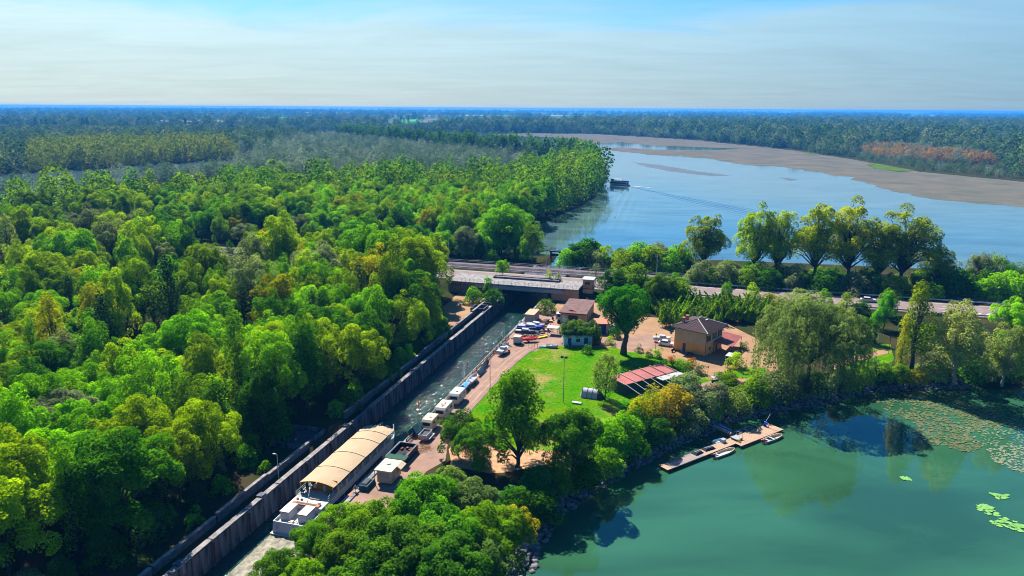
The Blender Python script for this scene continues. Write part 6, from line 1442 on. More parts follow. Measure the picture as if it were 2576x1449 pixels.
person(C(17.6 + 8.9, 6.0 - 1.25, 2.44), CROT + 1.2, 'person in dark clothes standing in the shade under the awning edge', 'tarp_dark', ('tarp_dark', False))
person(C(17.6 + 8.2, 6.0 + 1.1, 2.44), CROT - 0.5, 'person in a sky blue shirt raising one hand to the head', 'sky_blue_cloth', ('cream_paint', True), arm=1)

# --- caravans
def caravan(u, v, label, L_=4.6, W_=2.15, H_=2.45, m='white_paint', extras=(), rot=0.0):
    t = thing('caravan', label, 'caravan', C(u, v, LAND + 0.05), CROT + rot, 'caravans parked along the quay')
    h0 = 0.5
    side = [(0.12, h0), (L_ - 0.35, h0), (L_ - 0.02, h0 + 0.7), (L_ - 0.1, h0 + 1.3), (L_ - 0.55, H_), (0.4, H_), (0.05, H_ - 0.35), (0, h0 + 0.9), (0.05, h0 + 0.25)]
    MB().xprism(side, -W_ / 2, W_ / 2).build('body', M(m), t)
    MB().box(-W_ / 2 + 0.08, 0.6, H_ - 0.02, W_ / 2 - 0.08, L_ - 0.75, H_ + 0.05, tx=0.1, ty=0.1).build('roof', M('cream_paint' if m == 'cream_paint' else 'white_paint'), t)
    MB().box(-W_ / 2 + 0.3, -0.02, h0 + 0.85, W_ / 2 - 0.3, 0.06, h0 + 1.4).build('rear_window', M('glass_dark'), t)
    for sg in (-1, 1):
        for y in (1.1, 3.4): MB().box(min(sg * (W_ / 2 - 0.02), sg * (W_ / 2 + 0.02)), y - 0.45, h0 + 0.85, max(sg * (W_ / 2 - 0.02), sg * (W_ / 2 + 0.02)), y + 0.45, h0 + 1.4).build('side_window', M('glass_dark'), t)
        MB().box(min(sg * (W_ / 2 - 0.02), sg * (W_ / 2 + 0.012)), 0.1, h0 + 0.4, max(sg * (W_ / 2 - 0.02), sg * (W_ / 2 + 0.012)), L_ - 0.4, h0 + 0.5).build('trim_stripe', M('terracotta' if m == 'cream_paint' else 'grey_metal'), t)
        w_ = MB().wheel(sg * (W_ / 2 - 0.18), 2.2, 0.32, 0.32, 0.2).build('wheel', M('rubber'), t)
        MB().wheel(sg * (W_ / 2 - 0.08), 2.2, 0.32, 0.17, 0.04).build('rim', M('galvanised'), w_)
        MB().cbox(sg * (W_ / 2 - 0.2), -0.03, h0 + 0.2, 0.3, 0.06, 0.14).build('tail_light', M('tail_red'), t)
    MB().box(W_ / 2 - 0.01, 1.95, h0 + 0.05, W_ / 2 + 0.025, 2.6, h0 + 1.75).build('door', M(m), t)
    MB().box(-W_ / 2 + 0.1, -0.08, h0 - 0.05, W_ / 2 - 0.1, 0.05, h0 + 0.1).build('bumper', M('cream_paint'), t)
    MB().tube([(-0.5, L_ - 0.4, 0.45), (0, L_ + 1.0, 0.42), (0.5, L_ - 0.4, 0.45)], 0.05, 5).build('drawbar', M('dark_metal'), t)
    MB().cbox(0.2, 1.7, H_ + 0.1, 0.45, 0.45, 0.14).build('roof_vent', M('grey_sheet'), t)
    for (x, y) in extras: MB().cbox(x, y, H_ + 0.12, 0.34, 0.5, 0.16, 0.4).build('roof_crate', M('orange_plastic'), t)
    return t
caravan(62.6, 15.1, 'clean white caravan, the one nearest the blue covered boat on the quay', 4.7)
caravan(55.2, 15.0, 'white caravan with orange crates strapped on its roof', 4.9, extras=((-0.2, 2.0), (0.15, 2.7), (0.1, 1.2)))
caravan(49.3, 14.7, 'older cream caravan next to the dark tarpaulined boat', 4.1, 2.05, 2.4, 'cream_paint')

def trailer():
    t = thing('box_trailer', 'open white box trailer with a red tail light in front of the cream caravan', 'trailer', C(45.4, 15.5, LAND + 0.05), CROT)
    b = MB().box(-0.8, 0, 0.45, 0.8, 2.8, 0.52).box(-0.8, 0, 0.52, -0.74, 2.8, 1.35).box(0.74, 0, 0.52, 0.8, 2.8, 1.35).box(-0.74, 0, 0.52, 0.74, 0.06, 1.35).box(-0.74, 2.74, 0.52, 0.74, 2.8, 1.35)
    b.build('box', M('white_paint'), t)
    MB().box(-0.7, 0.1, 0.9, 0.7, 2.7, 1.0).build('load', M('tarp_dark'), t)
    for s in (-1, 1):
        MB().wheel(s * 0.9, 1.4, 0.3, 0.3, 0.18).build('wheel', M('rubber'), t)
        MB().cbox(s * 0.55, -0.04, 0.55, 0.34, 0.08, 0.3).build('tail_light', M('tail_red'), t)
    MB().box(0.78, 0.2, 0.6, 1.3, 2.8, 0.68).build('side_flap', M('white_paint'), t)
    MB().tube([(0, 2.8, 0.4), (0, 3.9, 0.4)], 0.05, 5).build('drawbar', M('dark_metal'), t)
trailer()
def covered_boat():
    t = thing('covered_boat', 'boat standing on the quay edge under a dark teal tarpaulin', 'boat', C(46.9, 12.9, LAND), CROT + R(-6))
    hull_mb(5.2, 1.9, 0.9, solid=True).build('hull', M('tarp_dark'), t)
    MB().add([(-0.95, 0, 0.85), (0.95, 0, 0.85), (0.9, 3.6, 0.95), (-0.9, 3.6, 0.95), (0, 5.4, 1.4), (0, 0.2, 1.9), (0, 3.2, 1.7)], [(0, 1, 5), (1, 2, 6, 5), (0, 5, 6, 3), (2, 4, 6), (3, 6, 4), (0, 3, 2, 1), (3, 4, 2)]).build('tarpaulin', M('teal_tarp'), t)
    MB().box(-0.06, 0.1, -0.4, 0.06, 5, 0.2).build('keel_board', M('timber_dark'), t)
covered_boat()
def hopper():
    t = thing('hopper_barge', 'rusty open steel hopper full of scrap on the quay beside the tour boat', 'skip', C(36.4, 12.7, LAND), CROT)
    Wd, Ld, Hh = 3.4, 5.6, 1.3
    MB().box(0, 0, 0, Wd, 0.15, Hh).box(0, Ld - 0.15, 0, Wd, Ld, Hh).box(0, 0.15, 0, 0.15, Ld - 0.15, Hh).box(Wd - 0.15, 0.15, 0, Wd, Ld - 0.15, Hh).build('side', M('dark_metal'), t)
    MB().box(-0.1, -0.1, Hh, Wd + 0.1, 0.2, Hh + 0.1).box(-0.1, Ld - 0.2, Hh, Wd + 0.1, Ld + 0.1, Hh + 0.1).box(-0.1, 0.2, Hh, 0.22, Ld - 0.2, Hh + 0.1).box(Wd - 0.22, 0.2, Hh, Wd + 0.1, Ld - 0.2, Hh + 0.1).build('rim', M('concrete'), t)
    MB().box(0.16, 0.16, 0.5, Wd - 0.16, Ld - 0.16, 0.62).build('load', M('rubber'), t)
    g = random.Random(2)
    for i in range(12): MB().cbox(g.uniform(0.6, 3.2), g.uniform(0.8, 5.4), 0.8, g.uniform(.2, .9), g.uniform(.1, .5), g.uniform(.1, .4), g.uniform(0, 3)).build('scrap', M(g.choice(['white_paint', 'grey_metal', 'tarp_dark', 'rust'])), t)
    MB().box(0.2, -1.0, 1.4, 3.9, 0.6, 1.55).build('cover_sheet', M('green_net'), t)
    MB().box(0.5, Ld - 0.1, 0.2, 2.2, Ld + 1.6, 0.35).build('loading_plate', M('rust'), t)
hopper()
def hut_caravan():
    t = thing('cabin_trailer', 'cream site cabin with a roof flap standing on the quay beside the boat', 'cabin', C(29.6, 14.6, LAND), CROT)
    MB().box(-0.2, 0, 0.3, 2.3, 3.6, 2.5).build('wall', M('cream_paint'), t)
    MB().box(-0.5, -0.4, 2.5, 2.5, 3.7, 2.62).build('roof', M('cream_paint'), t)
    MB().add([(2.5, 1.6, 2.58), (3.3, 1.5, 2.2), (3.3, 3.6, 2.2), (2.5, 3.7, 2.58), (2.5, 1.6, 2.63), (3.3, 1.5, 2.25), (3.3, 3.6, 2.25), (2.5, 3.7, 2.63)], [(3, 2, 1, 0), (4, 5, 6, 7), (0, 1, 5, 4), (1, 2, 6, 5), (2, 3, 7, 6), (3, 0, 4, 7)]).build('roof_flap', M('cream_paint'), t)
    MB().box(0.1, -0.04, 1.2, 1.9, 0.02, 2.0).build('window', M('grey_metal'), t); MB().box(2.28, 2.0, 1.1, 2.34, 3.0, 2.0).build('window', M('glass_dark'), t); MB().box(2.28, 0.6, 0.4, 2.34, 1.4, 2.3).build('door', M('grey_sheet'), t)
    MB().cbox(1.0, 2.0, 2.68, 0.5, 0.5, 0.12).build('roof_vent', M('grey_sheet'), t)
    for x in (0.1, 2.0): MB().wheel(x, 1.8, 0.25, 0.28, 0.2).build('wheel', M('rubber'), t)
    MB().tube([(-0.45, -0.35, 0), (-0.45, -0.35, 2.5)], 0.05, 5).build('post', M('grey_sheet'), t)
hut_caravan()
def launch():
    t = thing('motor_launch', 'small launch with a pinkish sun roof moored by the quay trees', 'boat', C(24.0, 11.2, 0.5), CROT + R(-4))
    hull_mb(5.4, 1.5, 0.9).build('hull', M('boat_white'), t)
    MB().box(-0.65, 2.4, 2.0, 0.65, 4.4, 2.08).build('sun_roof', M('terracotta'), t)
    for x in (-0.55, 0.55):
        for y in (2.5, 4.3): MB().tube([(x, y, 0.8), (x, y, 2.0)], 0.03, 4).build('post', M('galvanised'), t)
    bench(t, 1.2, 1.2, 0.7, 'cream_paint'); bench(t, 3.2, 1.2, 0.7); outboard(t, z=0.6)
launch()
def cover_bundle():
    t = thing('tarpaulin_stack', 'blue black tarpaulin bundle at the quay edge behind the cream cabin', 'tarpaulin', C(26.6, 12.9, LAND), CROT)
    MB().box(-0.4, 0, 0, 1.3, 3.0, 0.9, tx=0.15, ty=0.2).build('bundle', M('teal_tarp'), t); MB().box(-0.2, 0.3, 0.9, 1.0, 2.4, 1.15, tx=0.2, ty=0.3).build('fold', M('tarp_dark'), t)
cover_bundle()
def sign():
    t = thing('warning_sign', 'white triangular warning sign with a dark symbol at the quay edge', 'sign', C(26.0, 12.4, LAND), CROT + 0.2)
    MB().tube([(0, 0.05, 0), (0, 0.05, 0.8)], 0.04, 5).build('post', M('grey_metal'), t)
    MB().add([(-0.5, 0, 0.6), (0.5, 0, 0.6), (0, 0, 1.45), (-0.5, 0.03, 0.6), (0.5, 0.03, 0.6), (0, 0.03, 1.45)], [(0, 1, 2), (5, 4, 3), (0, 3, 4, 1), (1, 4, 5, 2), (2, 5, 3, 0)]).build('plate', M('white_paint'), t)
    MB().cbox(0, -0.015, 0.95, 0.14, 0.02, 0.34).build('symbol', M('rubber'), t); MB().cbox(0.05, -0.015, 0.78, 0.24, 0.02, 0.1).build('symbol', M('rubber'), t)
sign()
def pile():
    g = random.Random(5); mb = MB()
    for i in range(140):
        a, r = g.uniform(0, 6.28), 1.7 * math.sqrt(g.random()); x, y = r * math.cos(a) * 0.8, r * math.sin(a); z = 0.5 * (1 - r / 1.8) * g.random()
        d = Vector((g.gauss(0, 1), g.gauss(0, 1), g.gauss(0, 0.25))).normalized() * g.uniform(0.3, 0.8); mb.tube([(x, y, z + 0.04), (x + d.x, y + d.y, z + 0.06 + abs(d.z) * 0.5)], 0.03, 3, False)
    o = mb.build('brushwood_pile', M('straw'), None, loc=C(43.2, 16.6, LAND + 0.05)); tag(o, 'heap of pale cut branches on the lane beside the hopper', 'branch pile', kind='stuff')
pile()

# --- small boats along the quay
def road_trailer(t, L_, z=0.45, w_=0.9):
    tr = MB().tube([(-0.3, 0.3, z), (-0.3, L_ * 0.6, z), (0, L_ + 0.6, z)], 0.05, 5).tube([(0.3, 0.3, z), (0.3, L_ * 0.6, z), (0, L_ + 0.6, z)], 0.05, 5).build('trailer', M('galvanised'), t)
    for s in (-1, 1): MB().wheel(s * w_, L_ * 0.35, 0.28, 0.28, 0.16).build('wheel', M('rubber'), tr)
    MB().box(-w_, L_ * 0.35 - 0.05, z - 0.1, w_, L_ * 0.35 + 0.05, z - 0.02).build('axle', M('dark_metal'), tr)
def small_boat(name, label, loc, rot, L_=4.2, W_=1.6, D_=0.6, m='boat_white', inner=None, solid=False, trailer=False, motor=None, seats=(), lift=None, group=None):
    t = thing(name, label, 'boat', loc, rot, group); z = lift if lift is not None else (0.55 if trailer else 0.0)
    h = hull_mb(L_, W_, D_, solid=solid, floor=D_ * 0.35).build('hull', M(m), t, loc=(0, 0, z))
    if inner: MB().box(-W_ * 0.36, 0.25, D_ * 0.36, W_ * 0.36, L_ * 0.68, D_ * 0.40).build('floor_boards', M(inner), h)
    for y in seats: bench(h, y * L_, W_ * 0.82, D_ * 0.85)
    if motor: outboard(h, m=motor, z=D_ * 0.8)
    if trailer: road_trailer(t, L_)
    return t, h
small_boat('open_boat', 'open white boat on a trailer, next to the blue covered boat', C(73.2, 14.6, LAND), CROT, 5.0, 1.7, 0.7, seats=(0.3, 0.6), trailer=True)
t, h = small_boat('blue_boat', 'boat under a pale blue cover on the quay between caravan and open boat', C(69.9, 14.4, LAND), CROT, 3.6, 1.4, 0.6, solid=True, trailer=True)
MB().add([(-0.72, 0, 0.62), (0.72, 0, 0.62), (0.6, 2.2, 0.68), (-0.6, 2.2, 0.68), (0, 3.5, 0.9), (0, 0.1, 1.15), (0, 2.2, 1.05)], [(0, 1, 5), (1, 2, 6, 5), (0, 5, 6, 3), (2, 4, 6), (3, 6, 4), (0, 3, 2, 1), (3, 4, 2)]).build('cover', M('sky_blue_cloth'), h)
t = thing('upturned_boat', 'grey boat hull leaning on its side against the quay rail', 'boat', C(80.0, 14.3, LAND + 0.7), CROT); hb = hull_mb(4.4, 1.5, 0.6).build('hull', M('grey_sheet'), t); hb.rotation_euler = (0, R(62), 0)
t = thing('hull_shell', 'pale empty hull shell beside the leaning grey boat', 'boat', C(84.0, 13.8, LAND + 0.75), CROT); hb = hull_mb(4.2, 1.4, 0.55).build('hull', M('pale_concrete'), t); hb.rotation_euler = (0, R(70), 0)
def cabin_boat(name, label, loc, rot, L_, W_, D_, m='boat_white', stripe='blue_paint', mast=False, trailer=True):
    t, h = small_boat(name, label, loc, rot, L_, W_, D_, m, solid=True, trailer=trailer)
    cb = MB().xprism([(L_ * 0.32, D_), (L_ * 0.74, D_ + 0.02), (L_ * 0.66, D_ + 0.42), (L_ * 0.36, D_ + 0.55)], -W_ * 0.32, W_ * 0.32).build('cabin', M('boat_white'), h)
    MB().xprism([(L_ * 0.60, D_ + 0.2), (L_ * 0.705, D_ + 0.2), (L_ * 0.665, D_ + 0.38), (L_ * 0.60, D_ + 0.4)], -W_ * 0.325, W_ * 0.325).build('window', M('glass_dark'), cb)
    MB().box(-W_ * 0.3, 0.2, D_ - 0.05, W_ * 0.3, L_ * 0.3, D_ + 0.02).build('cockpit', M('grey_sheet'), h)
    MB().box(-W_ * 0.42, 0.02, D_ * 0.55, W_ * 0.42, 0.04, D_ * 0.7).build('stripe', M(stripe), h)
    if mast: MB().tube([(0, L_ * 0.05, D_ + 0.75), (0, L_ * 1.05, D_ + 0.85)], 0.06, 6).build('lowered_mast', M('galvanised'), h)
    return t
cabin_boat('cabin_cruiser', 'small white cabin cruiser parked on the quay with orange buoy', C(94.2, 15.0, LAND), CROT + R(-10), 4.6, 1.8, 0.8)
# --- boat yard
V90 = CROT - math.pi / 2
cabin_boat('sailing_boat', 'larger white sailing boat with a dark blue hull in the boat yard', C(116.0, 13.6, LAND), V90 + R(4), 7.0, 2.3, 1.1, 'blue_tarp', 'red_paint', True)
cabin_boat('sailing_boat', 'second white sailing boat in front of the larger one', C(112.0, 14.0, LAND), V90 + R(6), 5.4, 1.9, 0.9, 'tarp_dark', 'blue_paint', True)
cabin_boat('motor_boat', 'grey blue motor boat under covers behind the sailing boats', C(119.4, 15.2, LAND), V90 + R(-4), 5.4, 1.9, 0.9, 'grey_metal', 'blue_paint')
small_boat('upright_dinghy', 'white dinghy stood on end at the quay edge by the grey container', C(120.2, 13.4, LAND), CROT + R(14), 3.8, 1.3, 0.5)
t, h = small_boat('red_boat', 'red covered boat on a road trailer at the yard entrance', C(106.6, 17.6, LAND), V90 + R(28), 3.9, 1.5, 0.55, 'red_paint', solid=True, trailer=True)
MB().add([(-0.7, 0.1, 0.56), (0.7, 0.1, 0.56), (0, 3.8, 0.75), (0, 0.3, 0.8), (0, 2.6, 0.85)], [(0, 1, 3), (1, 2, 4, 3), (0, 3, 4, 2), (0, 2, 1)]).build('cover', M('red_paint'), h)
small_boat('rowing_boat', 'small white rowing boat lying on the lawn edge near the hut', C(104.4, 24.4, LAND), V90 + R(5), 2.9, 1.3, 0.7, 'boat_white', seats=(0.4,))
small_boat('grey_dinghy', 'grey crumpled dinghy on the lawn edge beside the rowing boat', C(103.6, 22.6, LAND), V90 + R(24), 2.0, 1.0, 0.3, 'light_blue_boards')
small_boat('canoe', 'orange canoe propped on the sand beside the yard gazebo', C(110.6, 20.6, LAND), V90 + R(48), 3.2, 0.7, 0.4, 'yellow_paint', solid=True)
cabin_boat('motor_boat', 'white motor boat on a trailer parked behind the house', Vector((36.6, 180.6, LAND)), R(-97), 4.6, 1.7, 0.8)
cabin_boat('motor_boat', 'white motor boat with a cover behind the blue tarpaulin shed', C(122.8, 36.6, LAND), V90 + R(-8), 4.2, 1.9, 0.9)

def container():
    t = thing('container', 'beige steel container at the edge of the boat yard', 'container', C(123.4, 13.6, LAND), CROT)
    MB().box(0, 0, 0.1, 2.7, 6.0, 2.5).build('body', M('grey_sheet'), t); MB().box(-0.06, -0.06, 2.5, 2.76, 6.06, 2.62).build('roof', M('canvas'), t)
    for x in (0.05, 1.37): MB().box(x, -0.05, 0.2, x + 1.28, 0, 2.4).build('door', M('grey_sheet'), t)
    rb = MB().box(2.7, -0.04, 0.2, 2.75, 0.04, 2.4).mesh('rib', M('grey_metal'))
    for i in range(10): obj('rib', rb, t, (0, 0.5 + i * 0.56, 0))
container()
t = thing('storage_box', 'white cube shaped box trailer at the corner of the boat yard', 'trailer', C(104.2, 15.8, LAND), CROT)
MB().box(0, 0, 0.45, 1.7, 1.9, 2.0).build('box', M('white_paint'), t); MB().box(-0.05, -0.05, 2.0, 1.75, 1.95, 2.08).build('lid', M('cream_paint'), t)
for x in (0.1, 1.6): MB().wheel(x, 0.9, 0.28, 0.28, 0.16).build('wheel', M('rubber'), t)
MB().box(-0.1, -0.3, 0.32, 1.8, 1.9, 0.42).build('chassis', M('dark_metal'), t)
t = thing('ladder_rack', 'pale ladder shaped frame leaning between the white box trailer and red boat', 'rack', C(106.4, 17.2, LAND), V90 + R(40))
for x in (-0.3, 0.3): MB().tube([(x, 0, 0.2), (x, 2.4, 1.2)], 0.05, 5).build('rail', M('white_paint'), t)
for i in range(6): MB().tube([(-0.3, 0.2 + i * 0.4, 0.28 + i * 0.167), (0.3, 0.2 + i * 0.4, 0.28 + i * 0.167)], 0.04, 4).build('rung', M('white_paint'), t)
t = thing('gazebo', 'white flat topped gazebo frame in the yard beside the hut', 'gazebo', C(114.6, 22.2, LAND), CROT)
MB().box(-0.2, -0.2, 1.9, 2.9, 2.3, 2.05).build('roof', M('white_paint'), t)
for x in (0, 2.7):
    for y in (0, 2.1): MB().box(x - 0.05, y - 0.05, 0, x + 0.05, y + 0.05, 1.9).build('post', M('galvanised'), t)
def crane_truck():
    t = thing('crane_truck', 'white truck with a red folded loading crane before the workshop', 'truck', C(127.6, 21.6, LAND), V90 + R(6))
    MB().box(-1.1, 0.0, 0.9, 1.1, 1.9, 2.6, tx=0.08, ty=0.15).build('cab', M('white_paint'), t); MB().box(-0.95, -0.03, 1.7, 0.95, 0.1, 2.4).build('windscreen', M('glass_dark'), t)
    MB().box(-1.1, 2.0, 0.7, 1.1, 7.2, 0.95).build('chassis', M('dark_metal'), t); MB().box(-1.2, 3.4, 0.95, 1.2, 7.3, 1.9).build('bed', M('red_paint'), t)
    MB().box(1.0, 0.5, 1.7, 1.12, 1.4, 2.4).build('side_window', M('glass_dark'), t)
    MB().tube([(0, 2.6, 1.0), (0, 2.6, 2.6), (0.2, 4.2, 3.6), (0.3, 6.8, 3.0)], [0.28, 0.25, 0.22, 0.15], 6).build('crane_arm', M('red_paint'), t)
    for y in (1.0, 4.6, 6.0):
        for s in (-1, 1): MB().wheel(s * 1.0, y, 0.48, 0.48, 0.3).build('wheel', M('rubber'), t)
crane_truck()
def mobile_hoist():
    t = thing('boat_hoist', 'orange framed hand hoist standing on the sand of the boat yard', 'hoist', C(118.6, 22.2, LAND), V90)
    for s in (-1, 1): MB().tube([(s * 0.7, 0, 0.1), (0, 0, 2.3)], 0.06, 5).build('leg', M('orange_plastic'), t); MB().tube([(s * 0.7, -0.8, 0.12), (s * 0.7, 0.8, 0.12)], 0.06, 5).build('foot', M('orange_plastic'), t)
    MB().tube([(0, -0.9, 2.1), (0, 1.0, 2.35)], 0.06, 5).build('jib', M('orange_plastic'), t)
mobile_hoist()
# loose gear of the yard: every piece its own thing
g = random.Random(14)
gear = [('crate', 'crate'), ('barrel', 'barrel'), ('pallet_stack', 'pallets'), ('tarpaulin_heap', 'tarpaulin'), ('pipe_bundle', 'pipes'), ('gas_bottle', 'gas bottle')]
tone = [('white_paint', 'white'), ('grey_sheet', 'pale grey'), ('tarp_dark', 'dark'), ('rust', 'rusty'), ('sky_blue_cloth', 'light blue'), ('cream_paint', 'cream'), ('red_paint', 'red')]
spotn = [(125.5, 18.6, 'beside the grey container'), (127.5, 19.8, 'behind the grey container'), (121.6, 19.0, 'in front of the grey container'), (118.0, 21.0, 'beside the orange hoist'), (113.8, 20.6, 'at the bow of the larger sailing boat'), (110.2, 18.6, 'at the bow of the second sailing boat'), (108.6, 16.2, 'between the second sailing boat and box trailer'), (100.5, 13.9, 'at the quay edge past the box trailer'), (103.0, 14.4, 'behind the white box trailer'), (97.6, 14.0, 'by the cabin cruiser')]
for i in range(70):
    u, v, where = spotn[i % 10]; u += g.uniform(-1.6, 1.6); v += g.uniform(-1.0, 1.0) if v > 15 else g.uniform(-0.4, 0.5); (nm, cat), (mt, tn) = gear[(i * 5 + i // 6) % 6], tone[(i * 3 + i // 7) % 7]
    t = thing(nm, '%s %s lying %s' % (tn, cat if nm not in ('crate', 'barrel') else nm, where), cat, C(u, v, LAND + 0.05), g.uniform(0, 3.1), 'loose gear of the boat yard'); s = g.uniform(0.75, 1.4)
    if nm == 'crate': MB().box(-0.5 * s, -0.35 * s, 0, 0.5 * s, 0.35 * s, 0.6 * s).build('box', M(mt), t); MB().box(-0.54 * s, -0.39 * s, 0.6 * s, 0.54 * s, 0.39 * s, 0.66 * s).build('lid', M('timber_dark'), t)
    elif nm == 'barrel': MB().tube([(0, 0, 0), (0, 0, 0.25), (0, 0, 0.6), (0, 0, 0.85)], [0.27, 0.31, 0.31, 0.27], 12).build('drum', M(mt), t); MB().tube([(0, 0, 0.85), (0, 0, 0.88)], 0.24, 12).build('lid', M('dark_metal'), t)
    elif nm == 'pallet_stack':
        for k in range(3): MB().box(-0.6, -0.5, k * 0.16, 0.6, 0.5, k * 0.16 + 0.03).box(-0.6, -0.5, k * 0.16 + 0.1, 0.6, 0.5, k * 0.16 + 0.14).build('pallet', M('deck_wood' if mt != 'white_paint' else mt), t)
    elif nm == 'tarpaulin_heap': MB().add([(-0.9 * s, -0.5 * s, 0), (0.8 * s, -0.7 * s, 0), (1.0 * s, 0.5 * s, 0), (-0.7 * s, 0.8 * s, 0), (-0.3 * s, 0.1 * s, 0.55 * s), (0.4 * s, -0.1 * s, 0.45 * s)], [(0, 1, 5, 4), (1, 2, 5), (2, 3, 4, 5), (3, 0, 4), (3, 2, 1, 0)]).build('heap', M(mt), t); MB().tube([(-0.8 * s, -0.4 * s, 0.1), (0.1, 0, 0.6 * s), (0.9 * s, 0.4 * s, 0.1)], 0.03, 4).build('rope', M('cream_paint'), t)
    elif nm == 'pipe_bundle':
        for k in range(5): MB().tube([(-1.2 * s, k * 0.12, 0.08 + 0.1 * (k % 2)), (1.2 * s, k * 0.14, 0.1 + 0.1 * (k % 2))], 0.06, 6).build('pipe', M(mt), t)
    else: MB().tube([(0, 0, 0), (0, 0, 0.6), (0, 0, 0.75)], [0.16, 0.16, 0.08], 10).build('bottle', M(mt), t); MB().tube([(0, 0, 0.75), (0, 0, 0.88)], 0.05, 6).build('valve', M('galvanised'), t)
t = thing('buoy', 'round orange buoy on the deck rail of the cabin cruiser', 'buoy', C(98.2, 16.4, LAND + 0.05), 0); MB().tube([(0, 0, 0), (0, 0, .1), (0, 0, .3), (0, 0, .5), (0, 0, .6)], [.1, .25, .32, .25, .08], 12).build('float', M('orange_plastic'), t, True); MB().tube([(0, 0, .6), (0, 0, .72)], .04, 6).build('eye', M('dark_metal'), t)

# --- lamps and masts
def lamp_post(name, label, loc, h, arm=0.9, rot=0.0, flood=False, group=None):
    t = thing(name, label, 'lamp', loc, rot, group)
    MB().tube([(0, 0, 0), (0, 0, h * 0.5), (0, 0, h)], [0.09, 0.075, 0.05], 8).build('pole', M('galvanised' if not flood else 'grey_metal'), t)
    if flood:
        MB().box(-0.6, -0.05, h - 0.1, 0.6, 0.05, h).build('cross_bar', M('grey_metal'), t)
        for s in (-1, 1): MB().cbox(s * 0.42, -0.15, h + 0.12, 0.55, 0.3, 0.42).build('floodlight', M('tarp_dark'), t)
    else:
        MB().tube([(0, 0, h - 0.05), (-arm * 0.5, 0, h + 0.2), (-arm, 0, h + 0.15)], 0.04, 5).build('arm', M('galvanised'), t); MB().cbox(-arm - 0.2, 0, h + 0.12, 0.5, 0.22, 0.14).build('lamp_head', M('grey_sheet'), t)
    return t
lamp_post('floodlight_mast', 'thin tall lamp mast on the lawn edge beside the lane', at(1233, 994, LAND), 9.4, flood=False, arm=0.6, rot=CROT)
lamp_post('floodlight_mast', 'tall mast with twin floodlights in the middle of the lawn', at(1417, 1011, LAND), 9.6, flood=True, rot=R(-20))
lamp_post('garden_lamp', 'short lamp post at the water end of the lawn', at(1418, 1118, LAND), 3.4, arm=0.3, rot=R(180))
lamp_post('quay_lamp', 'quay street lamp beside the white boats', C(75.5, 12.7, LAND), 4.6, arm=0.7, rot=CROT)
lamp_post('quay_lamp', 'quay street lamp beside the boat yard', C(106.2, 12.7, LAND), 4.6, arm=0.7, rot=CROT)
lamp_post('quay_lamp', 'lamp post on the lock wall opposite the boat canopy', C(27.5, -2.3, 2.9), 4.2, arm=0.3, rot=CROT)
for x, y, lab in ((1550, 1100, 'dark garden lamp at the path corner below the van'), (1347, 1165, 'dark garden lamp by the tip of the side lawn'), (815, 945, 'tall dark garden lamp on the kerb before the silver car')):
    X, Y = (2300 + x / 2.542) / 1.5901, (1050 + y / 2.542) / 1.5901; p = at(X, Y, LAND); h = 2.2 if x > 1000 else 5.2
    t = thing('garden_lamp', lab, 'lamp', p, 0, 'dark garden lamps'); MB().tube([(0, 0, 0), (0, 0, h)], 0.05, 6).build('pole', M('dark_metal'), t); MB().tube([(0, 0, h), (0, 0, h + 0.25), (0, 0, h + 0.4)], [0.12, 0.2, 0.05], 8).build('lantern', M('dark_metal'), t)
t = thing('garden_lamp', 'thin dark lamp beside the footpath past the weeping willow', 'lamp', at(2235, 890, LAND), 0, 'dark garden lamps'); MB().tube([(0, 0, 0), (0, 0, 4.2)], 0.05, 6).build('pole', M('dark_metal'), t); MB().tube([(0, 0, 4.2), (0, 0, 4.6)], [0.2, 0.08], 8).build('lantern', M('dark_metal'), t)
for v, where in ((-34, 'west of the bridge'), (4, 'above the bridge'), (44, 'behind the lock tower'), (66, 'above the bamboo hedge'), (84, 'below the middle lake poplars'), (108, 'near the white car')):
    t = thing('line_pole', 'slender railway line pole %s' % where, 'pole', C(189.4, v, 4.9), CROT, 'line poles of the railway'); MB().tube([(0, 0, 0), (0, 0, 7.5)], [0.12, 0.08], 7).build('mast', M('galvanised'), t); MB().tube([(0, 0, 6.8), (0, -2.6, 7.2)], 0.05, 5).build('bracket', M('galvanised'), t)
def signal():
    t = thing('signal_mast', 'white railway signal mast standing above the grey trees', 'signal', C(190.8, 142.5, 4.9), CROT)
    for x in (-0.2, 0.2): MB().tube([(x, 0, 0), (x, 0, 6.0)], 0.06, 5).build('pole', M('white_paint'), t)
    rg = MB().box(-0.2, -0.03, 0, 0.2, 0.03, 0.06).mesh('rung', M('white_paint'))
    for i in range(11): obj('rung', rg, t, (0, 0, 0.4 + i * 0.5))
    MB().cbox(0, 0, 6.4, 0.8, 0.4, 1.1).build('signal_head', M('grey_sheet'), t)
signal()

